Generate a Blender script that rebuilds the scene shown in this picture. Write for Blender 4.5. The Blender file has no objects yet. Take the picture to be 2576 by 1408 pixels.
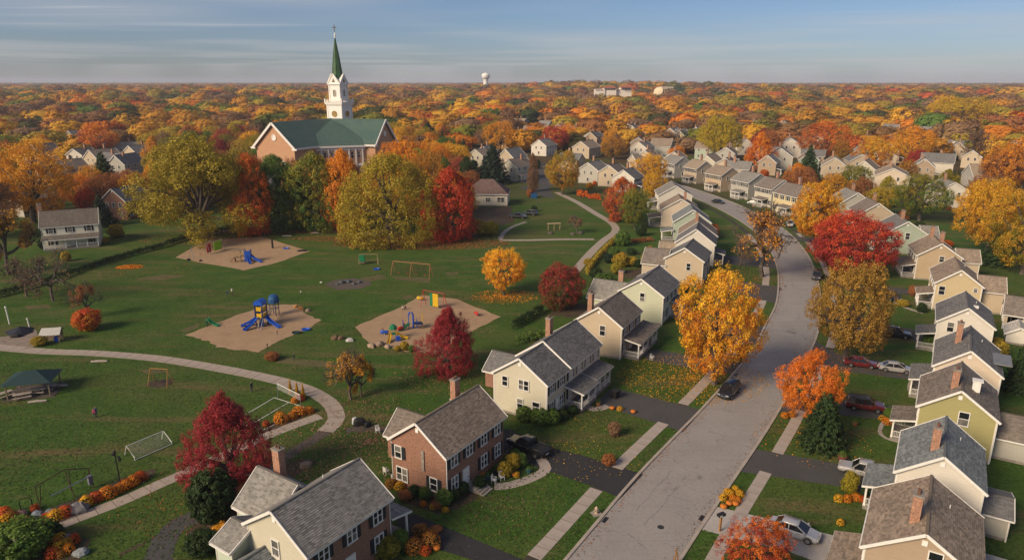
import bpy, math, random
import numpy as np
from mathutils import Vector, Matrix
R = math.radians
random.seed(11)
rng = np.random.default_rng(11)
scn = bpy.context.scene
col = scn.collection

# ------------------------------------------------------------------ camera
FPX, HZ, CH = 1750.0, 206.0, 42.0            # focal length in survey pixels (2576 wide), horizon row, drone height
PITCH = math.atan((704 - HZ) / FPX)
cd = bpy.data.cameras.new('camera')
cam = bpy.data.objects.new('camera', cd); col.objects.link(cam)
cam.location = (0, 0, CH); cam.rotation_euler = (math.pi / 2 - PITCH, 0, 0)
cd.sensor_width = 36; cd.lens = 36 * FPX / 2576; cd.clip_start = 1; cd.clip_end = 60000
scn.camera = cam
# ------------------------------------------------------------------ light
SUN_EL = R(30.0); SUN_AZ = (-0.80, -0.60)     # to the sun: low, behind the camera's left shoulder
SUNV = Vector((SUN_AZ[0] * math.cos(SUN_EL), SUN_AZ[1] * math.cos(SUN_EL), math.sin(SUN_EL)))
sd = bpy.data.lights.new('sun', 'SUN'); sd.energy = 3.4; sd.angle = R(24); sd.color = (1.0, .80, .56)
so = bpy.data.objects.new('sun', sd); col.objects.link(so)
so.rotation_euler = SUNV.to_track_quat('Z', 'Y').to_euler()
wd = bpy.data.worlds.new('World'); scn.world = wd; wd.use_nodes = True
wn = wd.node_tree; wn.nodes.clear()
def N(nt, t, **k):
    n = nt.nodes.new(t)
    for a, b in k.items():
        if a.startswith('i_'): n.inputs[a[2:].replace('_', ' ')].default_value = b
        else: setattr(n, a, b)
    return n
def LK(nt, a, b): nt.links.new(a, b)
sky = N(wn, 'ShaderNodeTexSky', sky_type='NISHITA')
sky.sun_disc = False; sky.sun_elevation = SUN_EL
sky.sun_rotation = math.atan2(SUN_AZ[0], SUN_AZ[1]); sky.altitude = 200
sky.air_density = 1.0; sky.dust_density = 0.6; sky.ozone_density = 6.5
bg = N(wn, 'ShaderNodeBackground'); bg.inputs[1].default_value = 0.056
wo = N(wn, 'ShaderNodeOutputWorld')
VOFF = 7.0
# thin cirrus streaks on a high layer (direction projected on a plane overhead)
tc = N(wn, 'ShaderNodeTexCoord'); sep = N(wn, 'ShaderNodeSeparateXYZ'); LK(wn, tc.outputs['Generated'], sep.inputs[0])
zz = N(wn, 'ShaderNodeMath', operation='MAXIMUM'); LK(wn, sep.outputs[2], zz.inputs[0]); zz.inputs[1].default_value = .02
dv = N(wn, 'ShaderNodeVectorMath', operation='DIVIDE'); cmb = N(wn, 'ShaderNodeCombineXYZ')
for i in range(3): LK(wn, zz.outputs[0], cmb.inputs[i])
LK(wn, tc.outputs['Generated'], dv.inputs[0]); LK(wn, cmb.outputs[0], dv.inputs[1])
mp = N(wn, 'ShaderNodeMapping'); LK(wn, dv.outputs[0], mp.inputs[0])
mp.inputs['Rotation'].default_value = (0, 0, R(-22)); mp.inputs['Scale'].default_value = (.05, .50, 1)
mp.inputs['Location'].default_value = (3.2, .35, 0)
nz = N(wn, 'ShaderNodeTexNoise'); LK(wn, mp.outputs[0], nz.inputs['Vector'])
nz.inputs['Scale'].default_value = 1.9; nz.inputs['Detail'].default_value = 7; nz.inputs['Roughness'].default_value = .55; nz.inputs['Distortion'].default_value = .35
mp2 = N(wn, 'ShaderNodeMapping'); LK(wn, dv.outputs[0], mp2.inputs[0]); mp2.inputs['Location'].default_value = (VOFF, 0, 0)
nm = N(wn, 'ShaderNodeTexNoise'); LK(wn, mp2.outputs[0], nm.inputs['Vector']); nm.inputs['Scale'].default_value = .13; nm.inputs['Detail'].default_value = 2
cr = N(wn, 'ShaderNodeMapRange'); LK(wn, nz.outputs[0], cr.inputs[0])
cr.inputs[1].default_value = .57; cr.inputs[2].default_value = .84
cm = N(wn, 'ShaderNodeMapRange'); LK(wn, nm.outputs[0], cm.inputs[0]); cm.inputs[1].default_value = .40; cm.inputs[2].default_value = .62
mu = N(wn, 'ShaderNodeMath', operation='MULTIPLY'); LK(wn, cr.outputs[0], mu.inputs[0]); LK(wn, cm.outputs[0], mu.inputs[1])
lo_ = N(wn, 'ShaderNodeMapRange'); LK(wn, sep.outputs[2], lo_.inputs[0]); lo_.inputs[1].default_value = .04; lo_.inputs[2].default_value = .085
mu2 = N(wn, 'ShaderNodeMath', operation='MULTIPLY'); LK(wn, mu.outputs[0], mu2.inputs[0]); LK(wn, lo_.outputs[0], mu2.inputs[1])
tn = N(wn, 'ShaderNodeMix', data_type='RGBA', blend_type='MULTIPLY'); tn.inputs['Factor'].default_value = 1; LK(wn, sky.outputs[0], tn.inputs['A']); tn.inputs['B'].default_value = (1.03, .955, 1.02, 1)
vl = N(wn, 'ShaderNodeMapRange'); LK(wn, nm.outputs[0], vl.inputs[0]); vl.inputs[1].default_value = .44; vl.inputs[2].default_value = .62; vl.inputs[4].default_value = .38     # broad thin veil of high cloud
vm = N(wn, 'ShaderNodeMix', data_type='RGBA'); LK(wn, vl.outputs[0], vm.inputs['Factor']); LK(wn, tn.outputs['Result'], vm.inputs['A']); vm.inputs['B'].default_value = (6.6, 6.5, 6.55, 1)
mx = N(wn, 'ShaderNodeMix', data_type='RGBA'); LK(wn, mu2.outputs[0], mx.inputs['Factor'])
LK(wn, vm.outputs['Result'], mx.inputs['A']); mx.inputs['B'].default_value = (9.4, 9.1, 9.1, 1)
LK(wn, mx.outputs['Result'], bg.inputs[0]); LK(wn, bg.outputs[0], wo.inputs[0])
scn.view_settings.view_transform = 'Standard'; scn.view_settings.look = 'None'
scn.view_settings.gamma = 1; scn.view_settings.exposure = 0.55
cy = scn.cycles
cy.max_bounces = 6; cy.diffuse_bounces = 3; cy.glossy_bounces = 2; cy.transmission_bounces = 2; cy.transparent_max_bounces = 6; cy.volume_bounces = 0
cy.use_denoising = True; cy.caustics_reflective = False; cy.caustics_refractive = False

# ------------------------------------------------------------------ survey: photo pixel -> place on the plane z
CP, SP = math.cos(PITCH), math.sin(PITCH)
def P(x, y, z=0.0):
    u = (x - 1288) / FPX; v = (704 - y) / FPX
    d = Vector((u, CP + v * SP, -SP + v * CP)); t = (z - CH) / d.z
    return Vector((d.x * t, d.y * t, z))
def proj(p):
    dz = p[2] - CH; zc = p[1] * CP - dz * SP
    return 1288 + FPX * p[0] / zc, 704 - FPX * (p[1] * SP + dz * CP) / zc, zc
def hgt(g, ytop):
    """height above the ground point g that reaches picture row ytop"""
    lo, hi = 0.0, 90.0
    for _ in range(40):
        m = (lo + hi) / 2
        if proj((g[0], g[1], m))[1] > ytop: lo = m
        else: hi = m
    return lo
def mpp(g): return proj((g[0], g[1], 0))[2] / FPX     # metres per survey pixel

# ------------------------------------------------------------------ object helpers
def tag(o, label=None, cat=None, group=None, kind=None):
    if label: o['label'] = label
    if cat: o['category'] = cat
    if group: o['group'] = group
    if kind: o['kind'] = kind
    return o
def link(o, parent=None, M=None):
    col.objects.link(o)
    if parent is not None: o.parent = parent
    if M is not None: o.matrix_local = M
    return o
def empty(name, loc=(0, 0, 0), rz=0.0, label=None, cat=None, group=None, parent=None):
    o = bpy.data.objects.new(name, None); col.objects.link(o); o.location = loc; o.rotation_euler = (0, 0, rz)
    o.empty_display_size = .3
    if parent is not None: o.parent = parent
    return tag(o, label, cat, group)
def copy_tree(o, parent=None):
    c = o.copy(); col.objects.link(c)
    if parent is not None: c.parent = parent
    for ch in list(o.children): copy_tree(ch, c)
    return c
class MB:
    """collects faces, builds one mesh object"""
    def __init__(s): s.v = []; s.f = []; s.m = []; s.uv = []; s.lv = []; s.anyuv = False
    def face(s, pts, m=0, uv=None, lv=0.0):
        b = len(s.v); s.v.extend([tuple(p) for p in pts]); s.f.append(tuple(range(b, b + len(pts)))); s.m.append(m)
        s.uv.append(uv); s.lv.extend([lv] * len(pts))
        if uv: s.anyuv = True
    def mesh(s, vs, fs, m=0, lv=0.0):
        b = len(s.v); s.v.extend([tuple(p) for p in vs]); s.lv.extend([lv] * len(vs))
        for f in fs: s.f.append(tuple(i + b for i in f)); s.m.append(m); s.uv.append(None)
    def box(s, x0, x1, y0, y1, z0, z1, m=0, M=None, lv=0.0):
        vs = [Vector((x, y, z)) for z in (z0, z1) for x, y in ((x0, y0), (x1, y0), (x1, y1), (x0, y1))]
        if M is not None: vs = [M @ v for v in vs]
        s.mesh(vs, [(0, 3, 2, 1), (4, 5, 6, 7), (0, 1, 5, 4), (1, 2, 6, 5), (2, 3, 7, 6), (3, 0, 4, 7)], m, lv)
    def bar(s, a, b, w, h=None, m=0, up=(0, 0, 1)):
        a = Vector(a); b = Vector(b); h = h or w; d = (b - a)
        if d.length < 1e-6: return
        d.normalize(); u = Vector(up)
        if abs(d.dot(u)) > .95: u = Vector((1, 0, 0))
        sx = d.cross(u).normalized(); sz = sx.cross(d)
        vs = [p + sx * (i * w / 2) + sz * (j * h / 2) for p in (a, b) for i, j in ((-1, -1), (1, -1), (1, 1), (-1, 1))]
        s.mesh(vs, [(0, 1, 2, 3), (7, 6, 5, 4), (0, 4, 5, 1), (1, 5, 6, 2), (2, 6, 7, 3), (3, 7, 4, 0)], m)
    def tube(s, pts, rs, n=6, m=0, lv=0.0, cap=True):
        pts = [Vector(p) for p in pts]
        if not hasattr(rs, '__len__'): rs = [rs] * len(pts)
        vs = []; ref = Vector((0, 0, 1))
        for i, p in enumerate(pts):
            d = (pts[min(i + 1, len(pts) - 1)] - pts[max(i - 1, 0)])
            d = d.normalized() if d.length > 1e-9 else Vector((0, 0, 1))
            if abs(d.dot(ref)) > .9: ref = Vector((1, 0, 0)) if abs(d.x) < .9 else Vector((0, 1, 0))
            a = d.cross(ref).normalized(); b = d.cross(a); ref = a.cross(d)
            vs += [p + a * (math.cos(2 * math.pi * k / n) * rs[i]) + b * (math.sin(2 * math.pi * k / n) * rs[i]) for k in range(n)]
        fs = []
        for i in range(len(pts) - 1):
            for k in range(n):
                k2 = (k + 1) % n; fs.append((i * n + k, i * n + k2, (i + 1) * n + k2, (i + 1) * n + k))
        if cap: fs.append(tuple(range(n - 1, -1, -1))); fs.append(tuple(range((len(pts) - 1) * n, len(pts) * n)))
        s.mesh(vs, fs, m, lv)
    def lathe(s, prof, n=12, c=(0, 0, 0), m=0, M=None):
        vs = []
        for r, z in prof:
            for k in range(n):
                a = 2 * math.pi * k / n; v = Vector((c[0] + r * math.cos(a), c[1] + r * math.sin(a), c[2] + z))
                vs.append(M @ v if M is not None else v)
        fs = []
        for i in range(len(prof) - 1):
            for k in range(n):
                k2 = (k + 1) % n; fs.append((i * n + k, i * n + k2, (i + 1) * n + k2, (i + 1) * n + k))
        fs.append(tuple(range(n - 1, -1, -1))); fs.append(tuple(range((len(prof) - 1) * n, len(prof) * n)))
        s.mesh(vs, fs, m)
    def loft(s, rings, m=0, cap=True):
        n = len(rings[0]); vs = [p for r in rings for p in r]; fs = []
        for i in range(len(rings) - 1):
            for k in range(n):
                k2 = (k + 1) % n; fs.append((i * n + k, i * n + k2, (i + 1) * n + k2, (i + 1) * n + k))
        if cap: fs.append(tuple(range(n - 1, -1, -1))); fs.append(tuple(range((len(rings) - 1) * n, len(rings) * n)))
        s.mesh(vs, fs, m)
    def data(s, name, mats, smooth=False):
        me = bpy.data.meshes.new(name); me.from_pydata(s.v, [], s.f)
        for mt in (mats if isinstance(mats, (list, tuple)) else [mats]): me.materials.append(mt)
        if any(s.m): me.polygons.foreach_set('material_index', s.m)
        if s.anyuv:
            uvl = me.uv_layers.new(name='UVMap'); fl = []
            for f, uv in zip(s.f, s.uv):
                for k in range(len(f)): fl += list(uv[k]) if uv else [0.0, 0.0]
            uvl.data.foreach_set('uv', fl)
        if any(s.lv): at = me.attributes.new('lv', 'FLOAT', 'POINT'); at.data.foreach_set('value', s.lv)
        if smooth: me.polygons.foreach_set('use_smooth', [True] * len(me.polygons))
        me.update(); return me
    def build(s, name, mats, parent=None, M=None, smooth=False, loc=None, rz=None):
        o = bpy.data.objects.new(name, s.data(name, mats, smooth)); link(o, parent, M)
        if loc is not None: o.location = loc
        if rz is not None: o.rotation_euler = (0, 0, rz)
        return o

# ------------------------------------------------------------------ materials
MATS = {}
def newmat(name):
    m = bpy.data.materials.new(name); m.use_nodes = True; nt = m.node_tree; nt.nodes.clear()
    out = N(nt, 'ShaderNodeOutputMaterial'); b = N(nt, 'ShaderNodeBsdfPrincipled'); LK(nt, b.outputs[0], out.inputs[0])
    return m, nt, b, out
def rgba(c): return (c[0], c[1], c[2], 1)
def noise(nt, scale, detail=4, rough=.6, coord='Object', vec=None):
    n = N(nt, 'ShaderNodeTexNoise'); n.inputs['Scale'].default_value = scale; n.inputs['Detail'].default_value = detail; n.inputs['Roughness'].default_value = rough
    if vec is None:
        t = N(nt, 'ShaderNodeTexCoord'); vec = t.outputs[coord]
    LK(nt, vec, n.inputs['Vector']); return n
def mapr(nt, src, a, b, c=0.0, d=1.0):
    n = N(nt, 'ShaderNodeMapRange'); LK(nt, src, n.inputs[0])
    for i, v in enumerate((a, b, c, d)): n.inputs[i + 1].default_value = v
    return n.outputs[0]
def mixc(nt, fac, a, b, mode='MIX'):
    n = N(nt, 'ShaderNodeMix', data_type='RGBA', blend_type=mode)
    if hasattr(fac, 'type') or hasattr(fac, 'links'): LK(nt, fac, n.inputs['Factor'])
    else: n.inputs['Factor'].default_value = fac
    for k, v in (('A', a), ('B', b)):
        if isinstance(v, (tuple, list)): n.inputs[k].default_value = rgba(v)
        else: LK(nt, v, n.inputs[k])
    return n.outputs['Result']
def scalec(nt, c, f):
    n = N(nt, 'ShaderNodeVectorMath', operation='SCALE')
    if isinstance(c, (tuple, list)): n.inputs[0].default_value = c[:3]
    else: LK(nt, c, n.inputs[0])
    LK(nt, f, n.inputs['Scale']); return n.outputs[0]
def bump(nt, b, h, strength=.3, dist=.02):
    n = N(nt, 'ShaderNodeBump'); n.inputs['Strength'].default_value = strength; n.inputs['Distance'].default_value = dist
    LK(nt, h, n.inputs['Height']); LK(nt, n.outputs[0], b.inputs['Normal'])
def flat(name, c, rough=.7, metal=0.0, var=.18, scale=3.0, spec=.3, coat=0.0):
    """painted or plain surface with mottling, so it is never one even colour"""
    if name in MATS: return MATS[name]
    m, nt, b, o = newmat(name)
    n = noise(nt, scale, 5, .65); f = mapr(nt, n.outputs[0], .3, .7, 1 - var, 1 + var)
    LK(nt, scalec(nt, c, f), b.inputs['Base Color'])
    b.inputs['Roughness'].default_value = rough; b.inputs['Metallic'].default_value = metal
    b.inputs['Specular IOR Level'].default_value = spec
    if coat: b.inputs['Coat Weight'].default_value = coat
    MATS[name] = m; return m
def siding(c):
    k = 'siding_%.3f_%.3f_%.3f' % tuple(c)
    if k in MATS: return MATS[k]
    m, nt, b, o = newmat(k)
    t = N(nt, 'ShaderNodeTexCoord'); mpn = N(nt, 'ShaderNodeMapping'); LK(nt, t.outputs['Object'], mpn.inputs[0]); mpn.inputs['Scale'].default_value = (.9, .9, 6)
    n = noise(nt, 1.2, 5, .7, vec=mpn.outputs[0]); n2 = noise(nt, .35, 3, .5)
    f = mapr(nt, n.outputs[0], .3, .7, .88, 1.08); c1 = scalec(nt, c, f)
    LK(nt, mixc(nt, mapr(nt, n2.outputs[0], .45, .75, 0, .35), c1, (c[0] * .72, c[1] * .70, c[2] * .66)), b.inputs['Base Color'])
    b.inputs['Roughness'].default_value = .62; MATS[k] = m; return m
def brick(name='brick', c1=(.30, .115, .06), c2=(.17, .065, .04), mortar=(.30, .25, .20)):
    if name in MATS: return MATS[name]
    m, nt, b, o = newmat(name)
    t = N(nt, 'ShaderNodeTexCoord'); bt = N(nt, 'ShaderNodeTexBrick'); LK(nt, t.outputs['UV'], bt.inputs['Vector'])
    bt.inputs['Scale'].default_value = 1; bt.inputs['Brick Width'].default_value = .26; bt.inputs['Row Height'].default_value = .09
    bt.inputs['Mortar Size'].default_value = .010; bt.inputs['Bias'].default_value = -.1
    bt.inputs['Color1'].default_value = rgba(c1); bt.inputs['Color2'].default_value = rgba(c2); bt.inputs['Mortar'].default_value = rgba(mortar)
    n = noise(nt, .8, 5, .7); n2 = noise(nt, 7, 3, .7)
    c = mixc(nt, mapr(nt, n.outputs[0], .4, .75, 0, .5), bt.outputs[0], (c1[0] * .6, c1[1] * .75, c1[2] * .9))
    c = scalec(nt, c, mapr(nt, n2.outputs[0], .3, .7, .55, 1.5)); LK(nt, c, b.inputs['Base Color'])
    b.inputs['Roughness'].default_value = .85; bump(nt, b, bt.outputs['Fac'], -.5, .012); MATS[name] = m; return m
def shingle(c, key='a'):
    k = 'shingle_%s_%.3f_%.3f_%.3f' % ((key,) + tuple(c))
    if k in MATS: return MATS[k]
    m, nt, b, o = newmat(k)
    t = N(nt, 'ShaderNodeTexCoord')
    if key == 'a':          # laid as single tabs: the attribute carries each tab's own shade
        at = N(nt, 'ShaderNodeAttribute'); at.attribute_name = 'lv'; f = mapr(nt, at.outputs['Fac'], 0, 1, .62, 1.35)
    else:
        bt = N(nt, 'ShaderNodeTexBrick'); LK(nt, t.outputs['UV'], bt.inputs['Vector']); bt.inputs['Scale'].default_value = 1
        bt.inputs['Brick Width'].default_value = .42; bt.inputs['Row Height'].default_value = .19; bt.inputs['Mortar Size'].default_value = .012
        bt.inputs['Color1'].default_value = (.7, .7, .7, 1); bt.inputs['Color2'].default_value = (1.25, 1.25, 1.25, 1); bt.inputs['Mortar'].default_value = (.5, .5, .5, 1)
        f = bt.outputs[0]; bump(nt, b, bt.outputs['Fac'], -.5, .02)
    n = noise(nt, .55, 6, .7); n2 = noise(nt, 14, 2, .6)
    mpn = N(nt, 'ShaderNodeMapping'); LK(nt, t.outputs['UV'], mpn.inputs[0]); mpn.inputs['Scale'].default_value = (1.6, .16, 1)
    n3 = noise(nt, 1.0, 5, .65, vec=mpn.outputs[0])
    cc = scalec(nt, c, f); cc = scalec(nt, cc, mapr(nt, n2.outputs[0], .3, .7, .85, 1.15))
    cc = mixc(nt, mapr(nt, n.outputs[0], .38, .72, 0, .6), cc, (c[0] * .55, c[1] * .57, c[2] * .58))
    cc = mixc(nt, mapr(nt, n3.outputs[0], .5, .8, 0, .45), cc, (c[0] * 1.5, c[1] * 1.45, c[2] * 1.35))
    LK(nt, cc, b.inputs['Base Color']); b.inputs['Roughness'].default_value = .9; b.inputs['Specular IOR Level'].default_value = .15
    MATS[k] = m; return m
def metalroof(c):
    k = 'metalroof'
    if k in MATS: return MATS[k]
    m, nt, b, o = newmat(k); n = noise(nt, .12, 5, .7); n2 = noise(nt, 1.1, 4, .7)
    cc = mixc(nt, mapr(nt, n.outputs[0], .35, .7), c, (c[0] * 1.5, c[1] * 1.25, c[2] * 1.1)); cc = scalec(nt, cc, mapr(nt, n2.outputs[0], .3, .7, .85, 1.15))
    LK(nt, cc, b.inputs['Base Color']); b.inputs['Roughness'].default_value = .55; b.inputs['Specular IOR Level'].default_value = .3; MATS[k] = m; return m
def glass(name='window_glass'):
    if name in MATS: return MATS[name]
    m, nt, b, o = newmat(name); n = noise(nt, 1.5, 3, .6)
    oi = N(nt, 'ShaderNodeObjectInfo'); cc = mixc(nt, mapr(nt, oi.outputs['Random'], .55, 1, 0, 1), (.012, .014, .017), (.20, .19, .17))
    LK(nt, scalec(nt, cc, mapr(nt, n.outputs[0], .3, .7, .5, 1.5)), b.inputs['Base Color'])
    b.inputs['Roughness'].default_value = .08; b.inputs['Specular IOR Level'].default_value = .5; MATS[name] = m; return m
def foliage(name, transl=.34, rough=.6, noise_scale=2.2):
    """leaves: colour of the tree from the object, each leaf and clump a little different"""
    if name in MATS: return MATS[name]
    m, nt, b, o = newmat(name)
    oi = N(nt, 'ShaderNodeObjectInfo'); a2 = N(nt, 'ShaderNodeAttribute', attribute_type='OBJECT'); a2.attribute_name = 'tint'
    lv = N(nt, 'ShaderNodeAttribute'); lv.attribute_name = 'lv'; cv = N(nt, 'ShaderNodeAttribute'); cv.attribute_name = 'cv'
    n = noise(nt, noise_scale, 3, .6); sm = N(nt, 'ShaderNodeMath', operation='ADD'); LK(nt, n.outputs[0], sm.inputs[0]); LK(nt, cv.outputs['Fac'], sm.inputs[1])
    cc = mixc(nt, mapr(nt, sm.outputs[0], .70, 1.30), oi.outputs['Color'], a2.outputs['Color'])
    cc = scalec(nt, cc, mapr(nt, lv.outputs['Fac'], 0, 1, .55, 1.4))
    LK(nt, cc, b.inputs['Base Color']); b.inputs['Roughness'].default_value = rough; b.inputs['Specular IOR Level'].default_value = .25
    tr = N(nt, 'ShaderNodeBsdfTranslucent'); LK(nt, cc, tr.inputs[0]); ms = N(nt, 'ShaderNodeMixShader'); ms.inputs[0].default_value = transl
    LK(nt, b.outputs[0], ms.inputs[1]); LK(nt, tr.outputs[0], ms.inputs[2]); LK(nt, ms.outputs[0], o.inputs[0]); MATS[name] = m; return m
def bark():
    if 'bark' in MATS: return MATS['bark']
    m, nt, b, o = newmat('bark'); n = noise(nt, 22, 5, .7); LK(nt, mixc(nt, mapr(nt, n.outputs[0], .35, .7), (.045, .034, .026), (.15, .12, .095)), b.inputs['Base Color'])
    b.inputs['Roughness'].default_value = .95; bump(nt, b, n.outputs[0], .6, .03); MATS['bark'] = m; return m
def grassmat():
    m, nt, b, o = newmat('grass'); t = N(nt, 'ShaderNodeTexCoord'); v = t.outputs['Object']
    big = noise(nt, .035, 6, .62, vec=v); mid = noise(nt, .25, 5, .65, vec=v); fine = noise(nt, 2.4, 5, .75, vec=v); fib = noise(nt, 9, 3, .8, vec=v)
    mpn = N(nt, 'ShaderNodeMapping'); LK(nt, v, mpn.inputs[0]); mpn.inputs['Rotation'].default_value = (0, 0, .2); mpn.inputs['Scale'].default_value = (.04, .22, 1)
    str_ = noise(nt, 1.0, 5, .7, vec=mpn.outputs[0])
    c = mixc(nt, mapr(nt, mid.outputs[0], .35, .68), (.040, .088, .014), (.066, .118, .021))
    c = mixc(nt, mapr(nt, big.outputs[0], .45, .72, 0, .75), c, (.096, .104, .030))
    c = mixc(nt, mapr(nt, str_.outputs[0], .51, .68, 0, .85), c, (.150, .112, .052))
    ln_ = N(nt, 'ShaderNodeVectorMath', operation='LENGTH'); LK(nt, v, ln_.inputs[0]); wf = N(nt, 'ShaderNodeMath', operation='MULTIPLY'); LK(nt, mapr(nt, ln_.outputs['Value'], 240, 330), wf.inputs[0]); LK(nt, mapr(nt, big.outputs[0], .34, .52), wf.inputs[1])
    c = mixc(nt, wf.outputs[0], c, (.085, .058, .028))      # leaf-covered woodland floor beyond the park, its dark brown also painting in tree shade
    c = scalec(nt, c, mapr(nt, fine.outputs[0], .28, .72, .45, 1.55)); c = scalec(nt, c, mapr(nt, fib.outputs[0], .3, .7, .7, 1.3))
    LK(nt, c, b.inputs['Base Color']); b.inputs['Roughness'].default_value = .95; b.inputs['Specular IOR Level'].default_value = .1
    ad = N(nt, 'ShaderNodeMath', operation='ADD'); LK(nt, fine.outputs[0], ad.inputs[0]); LK(nt, fib.outputs[0], ad.inputs[1])
    bump(nt, b, ad.outputs[0], .8, .12); return m
def pavemat(name, c, rough=.9, crack=0.0, stains=.3, sc=1.0, streak=None):
    if name in MATS: return MATS[name]
    m, nt, b, o = newmat(name); t = N(nt, 'ShaderNodeTexCoord'); v = t.outputs['Object']
    n1 = noise(nt, .25 * sc, 6, .65, vec=v); n2 = noise(nt, 3 * sc, 5, .7, vec=v); n3 = noise(nt, 25 * sc, 2, .7, vec=v)
    cc = scalec(nt, c, mapr(nt, n2.outputs[0], .3, .7, .86, 1.12)); cc = scalec(nt, cc, mapr(nt, n3.outputs[0], .3, .7, .88, 1.12))
    cc = mixc(nt, mapr(nt, n1.outputs[0], .42, .72, 0, stains), cc, (c[0] * .55, c[1] * .55, c[2] * .56))
    if streak:
        mpn = N(nt, 'ShaderNodeMapping'); LK(nt, v, mpn.inputs[0]); mpn.inputs['Rotation'].default_value = (0, 0, -streak); mpn.inputs['Scale'].default_value = (.05, .9, 1)
        ns = noise(nt, 1.0, 5, .7, vec=mpn.outputs[0]); cc = mixc(nt, mapr(nt, ns.outputs[0], .5, .75, 0, .35), cc, (c[0] * .62, c[1] * .62, c[2] * .64))
    if crack:
        w = N(nt, 'ShaderNodeTexVoronoi', feature='DISTANCE_TO_EDGE'); dn = noise(nt, .5, 4, .6, vec=v)
        ms = N(nt, 'ShaderNodeVectorMath', operation='MULTIPLY_ADD'); LK(nt, dn.outputs['Color'], ms.inputs[0]); ms.inputs[1].default_value = (4, 4, 0); LK(nt, v, ms.inputs[2])
        LK(nt, ms.outputs[0], w.inputs['Vector']); w.inputs['Scale'].default_value = crack
        ms2 = noise(nt, .12, 3, .5, vec=v)
        k = N(nt, 'ShaderNodeMath', operation='MULTIPLY'); LK(nt, mapr(nt, w.outputs['Distance'], .0, .006, 1, 0), k.inputs[0]); LK(nt, mapr(nt, ms2.outputs[0], .42, .55), k.inputs[1])
        cc = mixc(nt, k.outputs[0], cc, (c[0] * .22, c[1] * .22, c[2] * .22))
    LK(nt, cc, b.inputs['Base Color']); b.inputs['Roughness'].default_value = rough; b.inputs['Specular IOR Level'].default_value = .2
    bump(nt, b, n3.outputs[0], .25, .01); MATS[name] = m; return m
M_white = flat('white_paint', (.72, .70, .66), .5, var=.10)
M_trim = flat('trim_paint', (.70, .66, .60), .5, var=.10)
M_dark = flat('dark_iron', (.018, .018, .02), .45, var=.3)
M_shut = flat('shutter_paint', (.022, .026, .032), .5, var=.3)
M_conc = pavemat('concrete_slab', (.36, .31, .275), stains=.35)
M_pathc = pavemat('path_concrete', (.35, .295, .25), stains=.35)
M_asph = pavemat('driveway_asphalt', (.036, .036, .039), crack=.35, stains=.4)
M_asph2 = pavemat('faded_asphalt', (.072, .070, .070), crack=.35, stains=.4)
M_road = pavemat('road_surface', (.285, .265, .252), crack=.16, stains=.28, streak=R(57))
M_curb = pavemat('kerb_concrete', (.37, .32, .275), stains=.5)
M_wood = flat('weathered_wood', (.20, .15, .11), .8, var=.35, scale=6)
M_mulch = pavemat('wood_chips', (.36, .245, .150), stains=.4, sc=1.6)
M_leaf = foliage('leaves'); M_need = foliage('needles', .15, .7)
M_bark = bark(); M_brick = brick(); M_glass = glass()
M_chim = brick('chimney_brick', (.40, .17, .085), (.26, .10, .055), (.36, .31, .26))
# ------------------------------------------------------------------ foliage meshes (unit trees: width 1, height 1)
def unit(v): return v / np.maximum(np.linalg.norm(v, axis=-1, keepdims=True), 1e-9)
def leaf_mesh(name, c, nrm, size, cv, mat, aspect=.62, extra=None, stretch=None):
    """one mesh of leaf-sized diamond faces; c centres, nrm facing, size half-length, cv clump value"""
    n = len(c); t = unit(rng.normal(size=(n, 3)) + (stretch if stretch is not None else 0)); nrm = unit(nrm)
    t = unit(t - nrm * np.sum(t * nrm, 1, keepdims=True)); s = np.cross(nrm, t)
    a = (size * rng.uniform(.7, 1.3, n))[:, None]; b = a * aspect
    v = np.stack([c - t * a, c - s * b + nrm * a * .18, c + t * a, c + s * b + nrm * a * .18], 1).reshape(-1, 3)
    lv = np.repeat(rng.uniform(0, 1, n), 4); cvv = np.repeat(cv, 4); nv0 = 0
    me = bpy.data.meshes.new(name); nv = len(v); ev = []; ef = []
    if extra: ev, ef = extra
    tot = nv + len(ev); me.vertices.add(tot)
    allv = np.concatenate([v, np.array(ev).reshape(-1, 3)]) if len(ev) else v
    me.vertices.foreach_set('co', allv.astype(np.float32).ravel())
    li = np.arange(nv); starts = list(range(0, nv, 4)); tots = [4] * n
    loops = li.tolist(); k = nv
    for f in ef: starts.append(k); tots.append(len(f)); loops += [i + nv for i in f]; k += len(f)
    me.loops.add(len(loops)); me.loops.foreach_set('vertex_index', loops)
    me.polygons.add(len(starts)); me.polygons.foreach_set('loop_start', starts); me.polygons.foreach_set('loop_total', tots)
    z = np.zeros(len(ev))
    for nm_, arr in (('lv', np.concatenate([lv, z + .1])), ('cv', np.concatenate([cvv, z + .3]))):
        at = me.attributes.new(nm_, 'FLOAT', 'POINT'); at.data.foreach_set('value', arr.astype(np.float32))
    me.materials.append(mat); me.update(calc_edges=True); me.validate(); return me
def fib(n):
    i = np.arange(n) + .5; ph = np.arccos(1 - 2 * i / n); th = math.pi * (1 + 5 ** .5) * i
    return np.stack([np.cos(th) * np.sin(ph), np.sin(th) * np.sin(ph), np.cos(ph)], 1)
def lump(d, k=7, amp=.16):
    s = np.zeros(len(d))
    for _ in range(k):
        ax = unit(rng.normal(size=3)); s += np.cos(np.clip(d @ ax, -1, 1) * rng.uniform(3, 7) + rng.uniform(0, 6))
    return 1 + amp * s / math.sqrt(k)
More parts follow.
